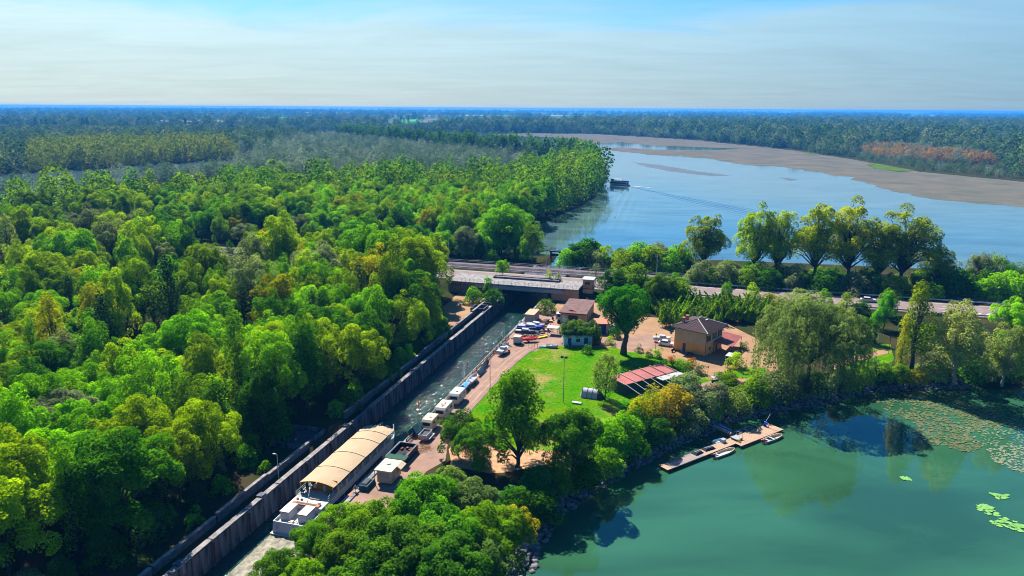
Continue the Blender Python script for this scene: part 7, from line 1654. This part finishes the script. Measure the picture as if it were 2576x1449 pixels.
# --- cars
def car(name, label, loc, rot, m, L_=4.1, W_=1.75):
    t = thing(name, label, 'car', loc, rot)
    k = L_ / 4.1
    MB().xprism([(0, 0.3), (0, 0.75), (0.25 * k, 0.9), (1.0 * k, 0.96), (3.5 * k, 0.98), (4.05 * k, 0.88), (L_, 0.6), (L_, 0.3)], -W_ / 2, W_ / 2, 0.05, 0.8).build('body', M(m), t)
    MB().xprism([(0.95 * k, 0.95), (1.7 * k, 1.42), (3.1 * k, 1.45), (3.75 * k, 0.97)], -W_ / 2 + 0.08, W_ / 2 - 0.08, 0.14, 1.2).build('cabin', M(m), t)
    for s in (-1, 1): MB().add([(s * (W_ / 2 - 0.07), 1.2 * k, 1.0), (s * (W_ / 2 - 0.07), 3.45 * k, 1.0), (s * (W_ / 2 - 0.2), 3.0 * k, 1.36), (s * (W_ / 2 - 0.2), 1.75 * k, 1.34)], [(0, 1, 2, 3)]).build('side_window', M('glass_dark'), t)
    MB().add([(-W_ / 2 + 0.15, 0.97 * k, 1.0), (W_ / 2 - 0.15, 0.97 * k, 1.0), (W_ / 2 - 0.28, 1.62 * k, 1.4), (-W_ / 2 + 0.28, 1.62 * k, 1.4)], [(0, 1, 2, 3)]).build('windscreen', M('glass_dark'), t)
    MB().add([(-W_ / 2 + 0.18, 3.74 * k, 1.0), (W_ / 2 - 0.18, 3.74 * k, 1.0), (W_ / 2 - 0.28, 3.2 * k, 1.42), (-W_ / 2 + 0.28, 3.2 * k, 1.42)], [(0, 1, 2, 3)]).build('rear_window', M('glass_dark'), t)
    for y in (0.8 * k, 3.3 * k):
        for s in (-1, 1):
            w_ = MB().wheel(s * (W_ / 2 - 0.08), y, 0.32, 0.32, 0.2, 14).build('wheel', M('rubber'), t); MB().wheel(s * (W_ / 2 + 0.015), y, 0.32, 0.19, 0.03, 10).build('rim', M('galvanised'), w_)
    for s in (-1, 1):
        MB().cbox(s * 0.62, 0.0, 0.7, 0.34, 0.06, 0.16).build('headlight', M('white_paint'), t); MB().cbox(s * 0.66, L_ - 0.0, 0.72, 0.3, 0.05, 0.2).build('tail_light', M('tail_red'), t)
        MB().cbox(s * (W_ / 2 + 0.06), 1.35 * k, 1.02, 0.16, 0.1, 0.12).build('mirror', M(m), t)
    MB().box(-0.26, -0.03, 0.42, 0.26, 0.0, 0.54).build('number_plate', M('white_paint'), t)
    return t
car('parked_car', 'silver hatchback parked against the house wall', Vector((41.2, 176.6, LAND)), R(68), 'silver_paint', 4.0)
car('road_car', 'white saloon car driving along the causeway road', C(171.5, 111.8, ROADZ), CROT + R(90), 'white_paint', 4.5)
t = car('parked_car', 'dark small car half hidden by shrubs below the tunnel tent', at(1578, 1058, LAND), R(-60), 'tarp_dark', 3.8)
def van():
    t = thing('utility_cart', 'white box shaped utility van with a flat roof beside the house', 'van', Vector((51.2, 163.8, LAND)), R(-32))
    MB().xprism([(0, 0.35), (0, 0.9), (0.12, 1.0), (3.0, 1.0), (3.0, 0.35)], -0.75, 0.75).build('body', M('white_paint'), t)
    MB().box(-0.72, 0.15, 1.0, 0.72, 2.9, 1.75, ty=0.12).build('cabin', M('glass_dark'), t)
    MB().box(-0.8, 0.1, 1.76, 0.8, 3.05, 1.9).build('roof', M('white_paint'), t)
    for x in (-0.72, 0.72):
        for y in (0.2, 1.4, 2.85): MB().box(x - 0.04, y - 0.04, 1.0, x + 0.04, y + 0.04, 1.76).build('pillar', M('white_paint'), t)
        for y in (0.6, 2.4): MB().wheel(x * 0.95, y, 0.28, 0.28, 0.16).build('wheel', M('rubber'), t)
        MB().cbox(x * 0.75, -0.02, 0.75, 0.24, 0.05, 0.16).build('headlight', M('cream_paint'), t)
    MB().box(-0.2, -0.03, 0.45, 0.2, 0, 0.55).build('number_plate', M('yellow_paint'), t)
van()
def barrier():
    t = thing('road_barrier', 'red and white striped road barrier beside the causeway road', 'barrier', C(160.6, 121.8, 4.55), CROT)
    MB().box(0, 0, 0, 5.4, 0.3, 1.3).build('board', M('white_paint'), t)
    for i in range(7):
        x = 0.1 + i * 0.76; MB().add([(x, -0.02, 0.45), (x + 0.4, -0.02, 0.45), (x + 0.75, -0.02, 1.28), (x + 0.35, -0.02, 1.28)], [(0, 1, 2, 3)]).build('red_stripe', M('red_paint'), t)
    for x in (0.6, 4.6): MB().box(x, -0.1, -0.8, x + 0.2, 0.4, 0).build('foot', M('pale_concrete'), t)
barrier()

# --- tent and yard furniture
def tent():
    t = thing('tunnel_tent', 'grey tunnel tent with dark hoops pitched on the lawn', 'tent', Vector((15.0, 143.6, LAND + 0.03)), crot(3.4, -1.2))
    n = 10; ys = [0, 1.1, 2.2, 3.3]; 
    def arc(y, r, h): return [(r * math.cos(a), y, h * math.sin(a)) for a in [math.pi * k / n for k in range(n + 1)]]
    for a, b in zip(ys[:-1], ys[1:]):
        v = arc(a, 1.25, 1.75) + arc(b, 1.25, 1.75); MB().add(v, [(k, k + 1, n + 2 + k, n + 1 + k) for k in range(n)]).build('tent_panel', M('tent_grey'), t, True)
    v = arc(3.3, 1.25, 1.75) + arc(4.5, 0.75, 0.5); MB().add(v, [(k, k + 1, n + 2 + k, n + 1 + k) for k in range(n)] + [tuple(range(n + 1, 2 * n + 2))]).build('dark_end', M('tent_dark'), t, True)
    v = arc(0, 1.25, 1.75) + [(0, -0.6, 0.02)]; MB().add(v, [(k + 1, k, n + 1) for k in range(n)]).build('tent_end', M('tent_grey'), t)
    for y in ys: MB().tube(arc(y, 1.27, 1.78), 0.055, 5).build('hoop', M('tent_dark'), t)
tent()
t = thing('sun_lounger', 'low white lounger lying on the grass by the tunnel tent', 'lounger', at(1462, 1017, LAND), R(70)); MB().box(-0.4, 0, 0.2, 0.4, 1.9, 0.32).build('seat', M('white_paint'), t)
for x in (-0.3, 0.3):
    for y in (0.2, 1.7): MB().box(x - 0.04, y - 0.04, 0, x + 0.04, y + 0.04, 0.2).build('leg', M('white_paint'), t)
t = thing('terrace', 'brick red paved terrace by the basin bank', 'terrace', Vector((41.2, 146.0, LAND - 0.1)), R(30)); MB().box(0, 0, 0, 6.0, 4.0, 0.16).build('paving', M('pavement'), t); MB().box(-0.1, -0.1, 0, 6.1, -0.001, 0.4).build('kerb', M('timber_dark'), t)
def picnic(x, y, rot, label):
    t = thing('picnic_table', label, 'table', Vector((x, y, LAND + 0.06)), rot, 'red picnic tables on the terrace')
    MB().box(-0.9, -0.4, 0.72, 0.9, 0.4, 0.78).build('tabletop', M('red_paint'), t)
    for s in (-1, 1):
        MB().box(-0.9, s * 0.7 - 0.14, 0.42, 0.9, s * 0.7 + 0.14, 0.47).build('bench', M('timber_dark'), t); MB().tube([(s * 0.6, -0.75, 0), (s * 0.6, -0.3, 0.72)], 0.05, 4).tube([(s * 0.6, 0.75, 0), (s * 0.6, 0.3, 0.72)], 0.05, 4).build('leg', M('timber_dark'), t)
picnic(43.0, 147.6, R(30), 'red picnic table on the terrace, nearer the shelter'); picnic(44.8, 148.6, R(30), 'red picnic table on the terrace, nearer the weeping willow')
t = thing('terrace_fence', 'dark low rail fence along the water side of the terrace', 'fence', Vector((41.4, 145.6, LAND)), R(28))
for i in range(5): MB().box(i * 1.4, 0, 0, i * 1.4 + 0.1, 0.1, 1.0).build('post', M('timber_dark'), t)
for z in (0.5, 0.9): MB().box(0, 0.02, z, 5.7, 0.08, z + 0.1).build('fence_rail', M('timber_dark'), t)
t = thing('garden_swing', 'dark garden seat with a canopy behind the picnic tables', 'seat', Vector((44.6, 150.4, LAND)), R(25)); MB().box(-0.8, -0.3, 0.4, 0.8, 0.3, 0.5).build('seat', M('tent_dark'), t); MB().box(-0.8, 0.25, 0.5, 0.8, 0.32, 1.0).build('backrest', M('tent_dark'), t); MB().box(-1.0, -0.6, 1.7, 1.0, 0.6, 1.78).build('canopy', M('tent_grey'), t)
for x in (-0.95, 0.95): MB().tube([(x, -0.5, 0), (x, 0, 1.7), (x, 0.5, 0)], 0.04, 5).build('frame', M('dark_metal'), t)
for x, y, r, lab in ((40.2, 172.4, R(50), 'dark bench against the house corner by the silver car'), (43.6, 169.6, R(-40), 'dark low bench along the house wall beside the door')):
    t = thing('bench', lab, 'bench', Vector((x, y, LAND)), r); MB().box(-0.9, -0.2, 0.4, 0.9, 0.2, 0.47).build('seat', M('timber_dark'), t); MB().box(-0.9, 0.16, 0.47, 0.9, 0.22, 0.85).build('backrest', M('timber_dark'), t)
    for q in (-0.75, 0.75): MB().box(q - 0.05, -0.18, 0, q + 0.05, 0.18, 0.4).build('leg', M('dark_metal'), t)
for i, (u, v) in enumerate(((103.0, 20.6), (103.4, 21.9))):
    t = thing('gate_frame', 'small dark upright frame at the lawn tip, %s the rowing boat' % ('further from' if i == 0 else 'nearer to'), 'frame', C(u, v, LAND), CROT, 'dark frames at the lawn tip')
    for x in (-0.4, 0.4): MB().box(x - 0.04, -0.04, 0, x + 0.04, 0.04, 1.1).build('post', M('dark_metal'), t)
    MB().box(-0.4, -0.03, 1.04, 0.4, 0.03, 1.1).build('top_bar', M('dark_metal'), t)

# --- landing stage
DK0, DK1 = P(1668, 1177, 0.5), P(1946, 1070, 0.5)
def dock():
    d = (DK1 - DK0); L_ = d.length; rot = crot(d.x, d.y)
    t = thing('landing_stage', 'long floating wooden landing stage lying in the basin', 'pontoon', Vector((DK0.x, DK0.y, 0)), rot)
    # y along the stage; a narrow outer part and a wider inner one
    wide0 = L_ * 0.58; g = random.Random(9); step = 0.42
    n = int(L_ / step)
    nm = MB().box(-1.05, -step / 2 + 0.02, 0.46, 1.05, step / 2 - 0.02, 0.54).mesh('plank', M('deck_wood')); wm = MB().box(-1.05, -step / 2 + 0.02, 0.46, 1.05, step / 2 - 0.02, 0.54).mesh('wet_plank', M('wet_wood')); bm_ = MB().box(-1.05, -step / 2 + 0.02, 0.46, 2.35, step / 2 - 0.02, 0.54).mesh('wide_plank', M('deck_wood'))
    for i in range(n):
        y = (i + 0.5) * step; wet = 1.2 < y < L_ * 0.30
        obj('plank', wm if wet else (bm_ if y > wide0 else nm), t, (0, y, g.uniform(-0.012, 0.012)), g.uniform(-0.006, 0.006))
    for x in (-1.0, 0.95): MB().box(x, 0, 0.2, x + 0.08, L_, 0.45).build('bearer', M('timber_dark'), t)
    MB().box(2.2, wide0, 0.2, 2.3, L_, 0.45).build('bearer', M('timber_dark'), t)
    for i in range(6): MB().box(-0.9, 0.6 + i * L_ / 6, -0.35, 0.9, 0.6 + i * L_ / 6 + 3.2, 0.2).build('float', M('rubber'), t)
    MB().box(-1.16, -0.02, 0.3, -1.08, L_, 0.56).build('edge_board', M('timber_dark'), t)
    MB().box(1.08, -0.02, 0.3, 1.16, wide0, 0.56).build('edge_board', M('timber_dark'), t)
    return t, rot, L_
_, DROT, DLEN = dock()
def DK(x, y, z=0.0):     # a point in the landing stage's own frame
    c, s = math.cos(DROT), math.sin(DROT); return Vector((DK0.x + x * c - y * s, DK0.y + x * s + y * c, z))
def gangway():
    # from the bank down to the stage; blue rail on its far side
    a = P(1722, 1034, 3.2); b = DK(-1.6, DLEN * 0.66, 0.75); d = b - a; L_ = math.hypot(d.x, d.y); t = thing('gangway', 'sloping timber gangway with a blue hand rail down to the landing stage', 'gangway', a, crot(d.x, d.y))
    z = lambda y: d.z * y / L_
    n = int(L_ / 0.4); pm = MB().box(-0.5, -0.18, -0.04, 0.5, 0.18, 0.02).mesh('plank', M('deck_wood'))
    for i in range(n): obj('plank', pm, t, (0, (i + 0.5) * 0.4, z((i + 0.5) * 0.4)))
    for x in (-0.5, 0.44): MB().add([(x, 0, -0.2), (x + 0.06, 0, -0.2), (x + 0.06, L_, z(L_) - 0.2), (x, L_, z(L_) - 0.2), (x, 0, -0.05), (x + 0.06, 0, -0.05), (x + 0.06, L_, z(L_) - 0.05), (x, L_, z(L_) - 0.05)], [(3, 2, 1, 0), (4, 5, 6, 7), (0, 1, 5, 4), (1, 2, 6, 5), (2, 3, 7, 6), (3, 0, 4, 7)]).build('stringer', M('timber_dark'), t)
    for s in (1,):
        for hh in (0.55, 1.0): MB().tube([(s * 0.48, 0, hh), (s * 0.48, L_, z(L_) + hh)], 0.05, 6).build('hand_rail', M('blue_paint'), t)
        for i in range(6): y = i * L_ / 5; MB().tube([(s * 0.48, y, z(y) - 0.1), (s * 0.48, y, z(y) + 1.0)], 0.04, 5).build('rail_post', M('blue_paint'), t)
    t2 = thing('life_ring_post', 'red life ring box on a post at the head of the gangway', 'life ring', a + Vector((-0.6, 0.9, 0)), 0); MB().tube([(0, 0, -0.2), (0, 0, 1.4)], 0.05, 6).build('post', M('grey_metal'), t2); MB().cbox(0, -0.1, 1.7, 0.75, 0.3, 0.75).build('box', M('red_paint'), t2)
gangway()
g = random.Random(3)
t, h = small_boat('punt', 'flat beige punt with a grey floor moored at the middle of the landing stage', DK(1.95, DLEN * 0.36, -0.12), DROT, 5.6, 1.55, 0.55, 'cream_paint', 'tent_grey', seats=(0.18,))
outboard(h, m='dark_metal', z=0.45); h.children[-1].location = (0, 0, 0)
small_boat('motor_dinghy', 'moored dinghy with pink outboard cover at the inner end of the landing stage', DK(3.3, DLEN * 0.76, -0.12), DROT, 5.6, 1.6, 0.6, 'cream_paint', 'tent_dark', motor='red_paint', seats=(0.2, 0.45))
small_boat('rowing_boat', 'small pale rowing boat tied behind the landing stage by the gangway', DK(-2.1, DLEN * 0.72, -0.1), DROT, 4.6, 1.4, 0.55, 'pale_concrete', 'timber_dark', seats=(0.3, 0.6))
small_boat('rowing_boat', 'little blue grey boat tied behind the narrow part of the landing stage', DK(-1.9, DLEN * 0.5, -0.1), DROT, 2.6, 1.2, 0.5, 'light_blue_boards', seats=(0.4,))
def upturned(x, y, L_, W_, label, rot):
    t = thing('upturned_dinghy', label, 'boat', DK(x, y, 0.56), DROT + rot); MB().box(-W_ / 2, 0, 0, W_ / 2, L_, 0.4, tx=0.2, ty=0.3).build('hull', M('tarp_dark'), t); MB().box(-0.05, 0.2, 0.4, 0.05, L_ - 0.2, 0.46).build('keel', M('grey_metal'), t); MB().box(-W_ / 2 - 0.05, -0.05, 0, W_ / 2 + 0.05, L_ + 0.05, 0.08).build('rim', M('rubber'), t)
upturned(-0.35, DLEN * 0.265, 2.0, 1.25, 'dark upturned dinghy on the landing stage, nearer the wet end', 0.05); upturned(-0.45, DLEN * 0.355, 2.4, 1.1, 'grey covered dinghy on the landing stage, nearer the punt', -0.1)
t = thing('deck_box', 'flat grey box table with a white rail on the landing stage', 'box', DK(-0.1, DLEN * 0.64, 0.54), DROT); MB().box(-0.8, -0.9, 0.25, 0.8, 0.9, 0.42).build('top', M('grey_metal'), t); MB().box(-0.7, -0.8, 0, 0.7, 0.8, 0.25).build('base', M('tarp_dark'), t)
for x in (-0.7, 0.7): MB().tube([(x, 0.8, 0.4), (x, 0.8, 1.2)], 0.03, 5).build('post', M('galvanised'), t)
MB().tube([(-0.7, 0.8, 1.2), (0.7, 0.8, 1.2)], 0.03, 5).build('rail', M('galvanised'), t)
t = thing('fuel_can', 'small yellow can standing before the grey box on the landing stage', 'can', DK(0.95, DLEN * 0.62, 0.54), DROT); MB().box(-0.2, -0.2, 0, 0.2, 0.2, 0.55, tx=0.04, ty=0.04).build('can', M('yellow_paint'), t); MB().box(-0.05, -0.05, 0.55, 0.05, 0.05, 0.65).build('cap', M('rubber'), t)
t = thing('hand_winch', 'blue hand crane at the inner end of the landing stage', 'crane', DK(-0.6, DLEN * 0.945, 0.54), DROT)
MB().tube([(-0.4, -0.4, 0), (0, 0, 1.1), (0.4, 0.4, 0)], 0.07, 6).tube([(0.4, -0.4, 0), (0, 0, 1.1), (-0.4, 0.4, 0)], 0.07, 6).build('stand', M('blue_paint'), t); MB().tube([(0, 0, 1.1), (0.5, 0.4, 2.6)], 0.06, 6).build('jib', M('galvanised'), t); MB().tube([(-0.35, 0, 0.8), (0.35, 0, 0.8)], 0.18, 10).build('drum', M('blue_paint'), t); MB().cbox(0, -0.25, 0.3, 0.5, 0.3, 0.5).build('motor_box', M('blue_tarp'), t)
t = thing('stage_locker', 'blue grey locker chest at the step of the landing stage', 'chest', DK(-0.75, DLEN * 0.54, 0.54), DROT); MB().box(-0.35, -0.45, 0, 0.35, 0.45, 0.55).build('chest', M('light_blue_boards'), t); MB().box(-0.4, -0.5, 0.55, 0.4, 0.5, 0.62).build('lid', M('grey_metal'), t)

# --- tour boat out on the lake
def lake_boat():
    a = P(1552, 462, 0); b = P(1582, 468, 0); d = (a - b).normalized()
    d = Vector((-0.80, 0.60, 0)); t = thing('lake_tour_boat', 'two deck white tour boat sailing away on the lake', 'boat', b, crot(d.x, d.y)); L_ = 21.0; t.scale = (0.85, 0.85, 0.85)
    hull_mb(L_, 5.4, 1.5, solid=True).build('hull', M('boat_white'), t, loc=(0, 0, -0.3))
    MB().box(-2.5, 1.5, 1.2, 2.5, 19.5, 3.6, ty=0.2).build('lower_cabin', M('boat_white'), t); MB().box(-2.55, 2.2, 1.9, 2.55, 18.6, 3.0).build('window_band', M('glass_dark'), t)
    MB().box(-2.7, 0.6, 3.6, 2.7, 20.2, 3.8).build('upper_deck', M('white_paint'), t)
    MB().box(-2.4, 7.0, 3.8, 2.4, 19.0, 4.4).build('rail_panel', M('white_paint'), t); MB().box(-2.6, 8.0, 5.8, 2.6, 20.0, 6.0).build('sun_deck_roof', M('white_paint'), t)
    for x in (-2.4, 2.4):
        for y in (8.4, 12, 16, 19.6): MB().box(x - 0.08, y - 0.08, 3.8, x + 0.08, y + 0.08, 5.8).build('post', M('grey_metal'), t)
    MB().box(-1.6, 17.5, 4.4, 1.6, 19.4, 5.7).build('wheelhouse', M('grey_metal'), t)
    MB().box(-2.2, 0.2, 1.0, 2.2, 1.4, 1.3).build('stern_platform', M('white_paint'), t); MB().box(-1.3, 1.35, 1.5, 1.3, 1.5, 3.2).build('stern_door', M('glass_dark'), t); MB().box(-1.5, -0.02, 0.2, 1.5, 0.0, 0.7).build('exhaust_grille', M('rubber'), t)
    sm = MB().box(-2.2, -0.25, 3.8, 2.2, 0.25, 4.7).mesh('seat_row', M('blue_tarp'))
    for i in range(7): obj('seat_row', sm, t, (0, 1.6 + i * 0.9, 0))
    f = sheet('wake_foam', [tuple((b + Vector(q)).xy) for q in ((-1.5, 0.5, 0), (1, -2.5, 0), (9, -9, 0), (18, -18, 0), (12, -8, 0), (4, -1, 0))], 0.14, M('white_paint'), 'white foam streak at the stern of the lake tour boat', 'stuff', 0.2, 2)
lake_boat()

# --- rocks of the basin shore
def riprap():
    g = np.random.default_rng(44); pl = np.array(NEAR_LAKE[:23]); V_ = []; F_ = []; T_ = []
    seg = np.linalg.norm(np.diff(pl, axis=0), axis=1); L_ = seg.sum(); base = np.array([(-1, -1, -1), (1, -1, -1), (1, 1, -1), (-1, 1, -1), (-1, -1, 1), (1, -1, 1), (1, 1, 1), (-1, 1, 1)]) * 0.5
    fq = np.array([(3, 2, 1, 0), (4, 5, 6, 7), (0, 1, 5, 4), (1, 2, 6, 5), (2, 3, 7, 6), (3, 0, 4, 7)])
    cum = np.concatenate([[0], np.cumsum(seg)])
    for i in range(2600):
        s = g.random() * L_; k = min(len(seg) - 1, int(np.searchsorted(cum, s) - 1)); k = max(k, 0); f = (s - cum[k]) / seg[k]; p = pl[k] * (1 - f) + pl[k + 1] * f; d = (pl[k + 1] - pl[k]) / seg[k]; nrm = np.array([-d[1], d[0]])
        off = g.uniform(-0.7, 2.3); q = p + nrm * off; sz = g.uniform(0.28, 0.85); z = max(-0.15, 0.62 * off) + sz * 0.1
        r = base + g.uniform(-0.16, 0.16, base.shape); r = r * sz * np.array([1.0, 0.8, 0.65]); a = g.random() * 6.28; c, n = math.cos(a), math.sin(a); r = np.column_stack([r[:, 0] * c - r[:, 1] * n, r[:, 0] * n + r[:, 1] * c, r[:, 2]])
        F_.append(fq + len(V_) * 8); V_.append(r + np.array([q[0], q[1], z])); T_ += [g.random()] * 6
    m = bpy.data.materials.new('shore_stone'); m.use_nodes = True; nt = m.node_tree; b = nt.nodes['Principled BSDF']; b.inputs['Roughness'].default_value = 0.95; at_ = nt.nodes.new('ShaderNodeAttribute'); at_.attribute_name = 'tint'; cr = nt.nodes.new('ShaderNodeValToRGB'); cr.color_ramp.elements[0].color = (0.045, 0.045, 0.05, 1); cr.color_ramp.elements[1].color = (0.20, 0.19, 0.18, 1); nt.links.new(at_.outputs['Fac'], cr.inputs[0]); nt.links.new(cr.outputs[0], b.inputs['Base Color'])
    o = obj('shore_rocks', np_mesh('shore_rocks', np.concatenate(V_), np.concatenate(F_), m, tint=T_)); tag(o, 'band of loose grey rocks along the basin shore', kind='stuff')
riprap()

# --- lily pads
def lilies(name, label, poly, n, seed, size, cols, z=0.02, clump=0.0):
    g = np.random.default_rng(seed); pl = np.array(poly); lo, hi = pl.min(0), pl.max(0); p = g.uniform(lo, hi, (n * 4, 2)); d = poly_sdf(p, pl)
    if clump:
        cc = g.uniform(lo, hi, (40, 2)); dn = np.min(np.linalg.norm(p[:, None] - cc[None], axis=2), 1); keep = (d > 0) & (g.random(len(p)) < np.exp(-(dn / clump) ** 2) + 0.25)
    else: keep = d > -0.2
    p = p[keep][:n]; k = len(p); nn = 7; a = np.linspace(0, 2 * math.pi, nn, endpoint=False); r = size * g.uniform(0.5, 1.25, k); ph = g.random(k) * 6.28
    ang = a[None] + ph[:, None]; rr = r[:, None] * (1 + 0.15 * g.normal(size=(k, nn))); tx, ty = g.normal(size=k) * 0.10, g.normal(size=k) * 0.10
    X = p[:, :1] + np.cos(ang) * rr; Y = p[:, 1:] + np.sin(ang) * rr; Z = z + g.uniform(0, 0.05, (k, 1)) + np.abs(np.cos(ang) * rr * tx[:, None] + np.sin(ang) * rr * ty[:, None])
    co = np.stack([X, Y, Z], -1).reshape(-1, 3); m = bpy.data.materials.new(name + '_leaf'); m.use_nodes = True; nt = m.node_tree; b = nt.nodes['Principled BSDF']; b.inputs['Roughness'].default_value = 0.6; at_ = nt.nodes.new('ShaderNodeAttribute'); at_.attribute_name = 'tint'; cr = nt.nodes.new('ShaderNodeValToRGB'); e = cr.color_ramp.elements; e[0].color = (*cols[0], 1); e[1].color = (*cols[-1], 1)
    if len(cols) > 2: q = e.new(0.5); q.color = (*cols[1], 1)
    nt.links.new(at_.outputs['Fac'], cr.inputs[0]); nt.links.new(cr.outputs[0], b.inputs['Base Color'])
    tag(obj(name, np_mesh(name, co, np.arange(k * nn).reshape(k, nn), m, tint=g.random(k))), label, kind='stuff')
BED = [(2170, 992), (2220, 985), (2290, 982), (2350, 985), (2400, 1000), (2450, 1020), (2500, 1038), (2560, 1052), (2600, 1060), (2600, 1085), (2540, 1080), (2480, 1075), (2440, 1090), (2470, 1125), (2440, 1140), (2390, 1128), (2330, 1118), (2300, 1090), (2310, 1070), (2250, 1045), (2210, 1020)]
lilies('water_lilies', 'broad bed of olive and brown water lily leaves below the bank', XY(BED, 0), 1900, 1, 0.30, [(0.04, 0.07, 0.01), (0.07, 0.10, 0.018), (0.085, 0.072, 0.018)], clump=2.4)
lilies('water_lilies', 'pale loose lily leaves drifting at the basin edge', XY([(2480, 1130), (2530, 1120), (2600, 1130), (2600, 1200), (2540, 1180), (2490, 1155)], 0), 260, 2, 0.27, [(0.11, 0.15, 0.06), (0.16, 0.18, 0.10)], clump=1.8)
lilies('water_lilies', 'scattered lily leaves between the two beds', XY([(2380, 1080), (2480, 1060), (2600, 1085), (2600, 1130), (2470, 1120)], 0), 260, 3, 0.22, [(0.10, 0.15, 0.06), (0.15, 0.18, 0.09)])
for i, (pix, lab) in enumerate((([(2265, 1203), (2285, 1200), (2287, 1208), (2272, 1209)], 'tiny lone clump of floating lily leaves far out on the basin'), ([(2493, 1243), (2530, 1240), (2534, 1252), (2510, 1255)], 'small bright green lily clump, uppermost of the right hand three'), ([(2462, 1275), (2485, 1270), (2512, 1295), (2500, 1300), (2470, 1288)], 'bright green lily clump in the middle of the right hand three'), ([(2488, 1310), (2530, 1305), (2590, 1325), (2580, 1338), (2520, 1330)], 'largest bright green lily clump at the basin edge'))):
    lilies('lily_clump', lab, XY(pix, 0), 14 + 14 * i, 10 + i, 0.34, [(0.10, 0.27, 0.04), (0.15, 0.33, 0.06)])

# flotsam glints: little moored buoys along the canal
for i, (u, v, m, lab) in enumerate(((120.0, 8.0, 'white_paint', 'white mooring buoy in the canal below the bridge'), (97.0, 6.0, 'red_paint', 'red mooring buoy in the canal opposite the cabin cruiser'), (70.0, 4.2, 'orange_plastic', 'orange buoy in the canal opposite the caravans'))):
    t = thing('mooring_buoy', lab, 'buoy', C(u, v, -0.05), 0); MB().tube([(0, 0, 0), (0, 0, .1), (0, 0, .28), (0, 0, .4)], [.1, .25, .25, .06], 10).build('float', M(m), t, True); MB().tube([(0, 0, .4), (0, 0, .5)], .04, 6).build('eye', M('dark_metal'), t)

# ------------------------------------------------------------------ air
def haze():
    m = bpy.data.materials.new('haze_air'); m.use_nodes = True; nt = m.node_tree; nt.nodes.clear(); o = nt.nodes.new('ShaderNodeOutputMaterial'); v = nt.nodes.new('ShaderNodeVolumePrincipled')
    v.inputs['Color'].default_value = (0.05, 0.36, 1.0, 1); v.inputs['Density'].default_value = HAZE_DENSITY; v.inputs['Anisotropy'].default_value = 0.0
    nt.links.new(v.outputs[0], o.inputs['Volume'])
    h = MB().box(-16500, -16500, -5.0, 16500, 16500, 66.0).build('haze', m); tag(h, 'thin blue air over the whole landscape', kind='stuff')
haze()
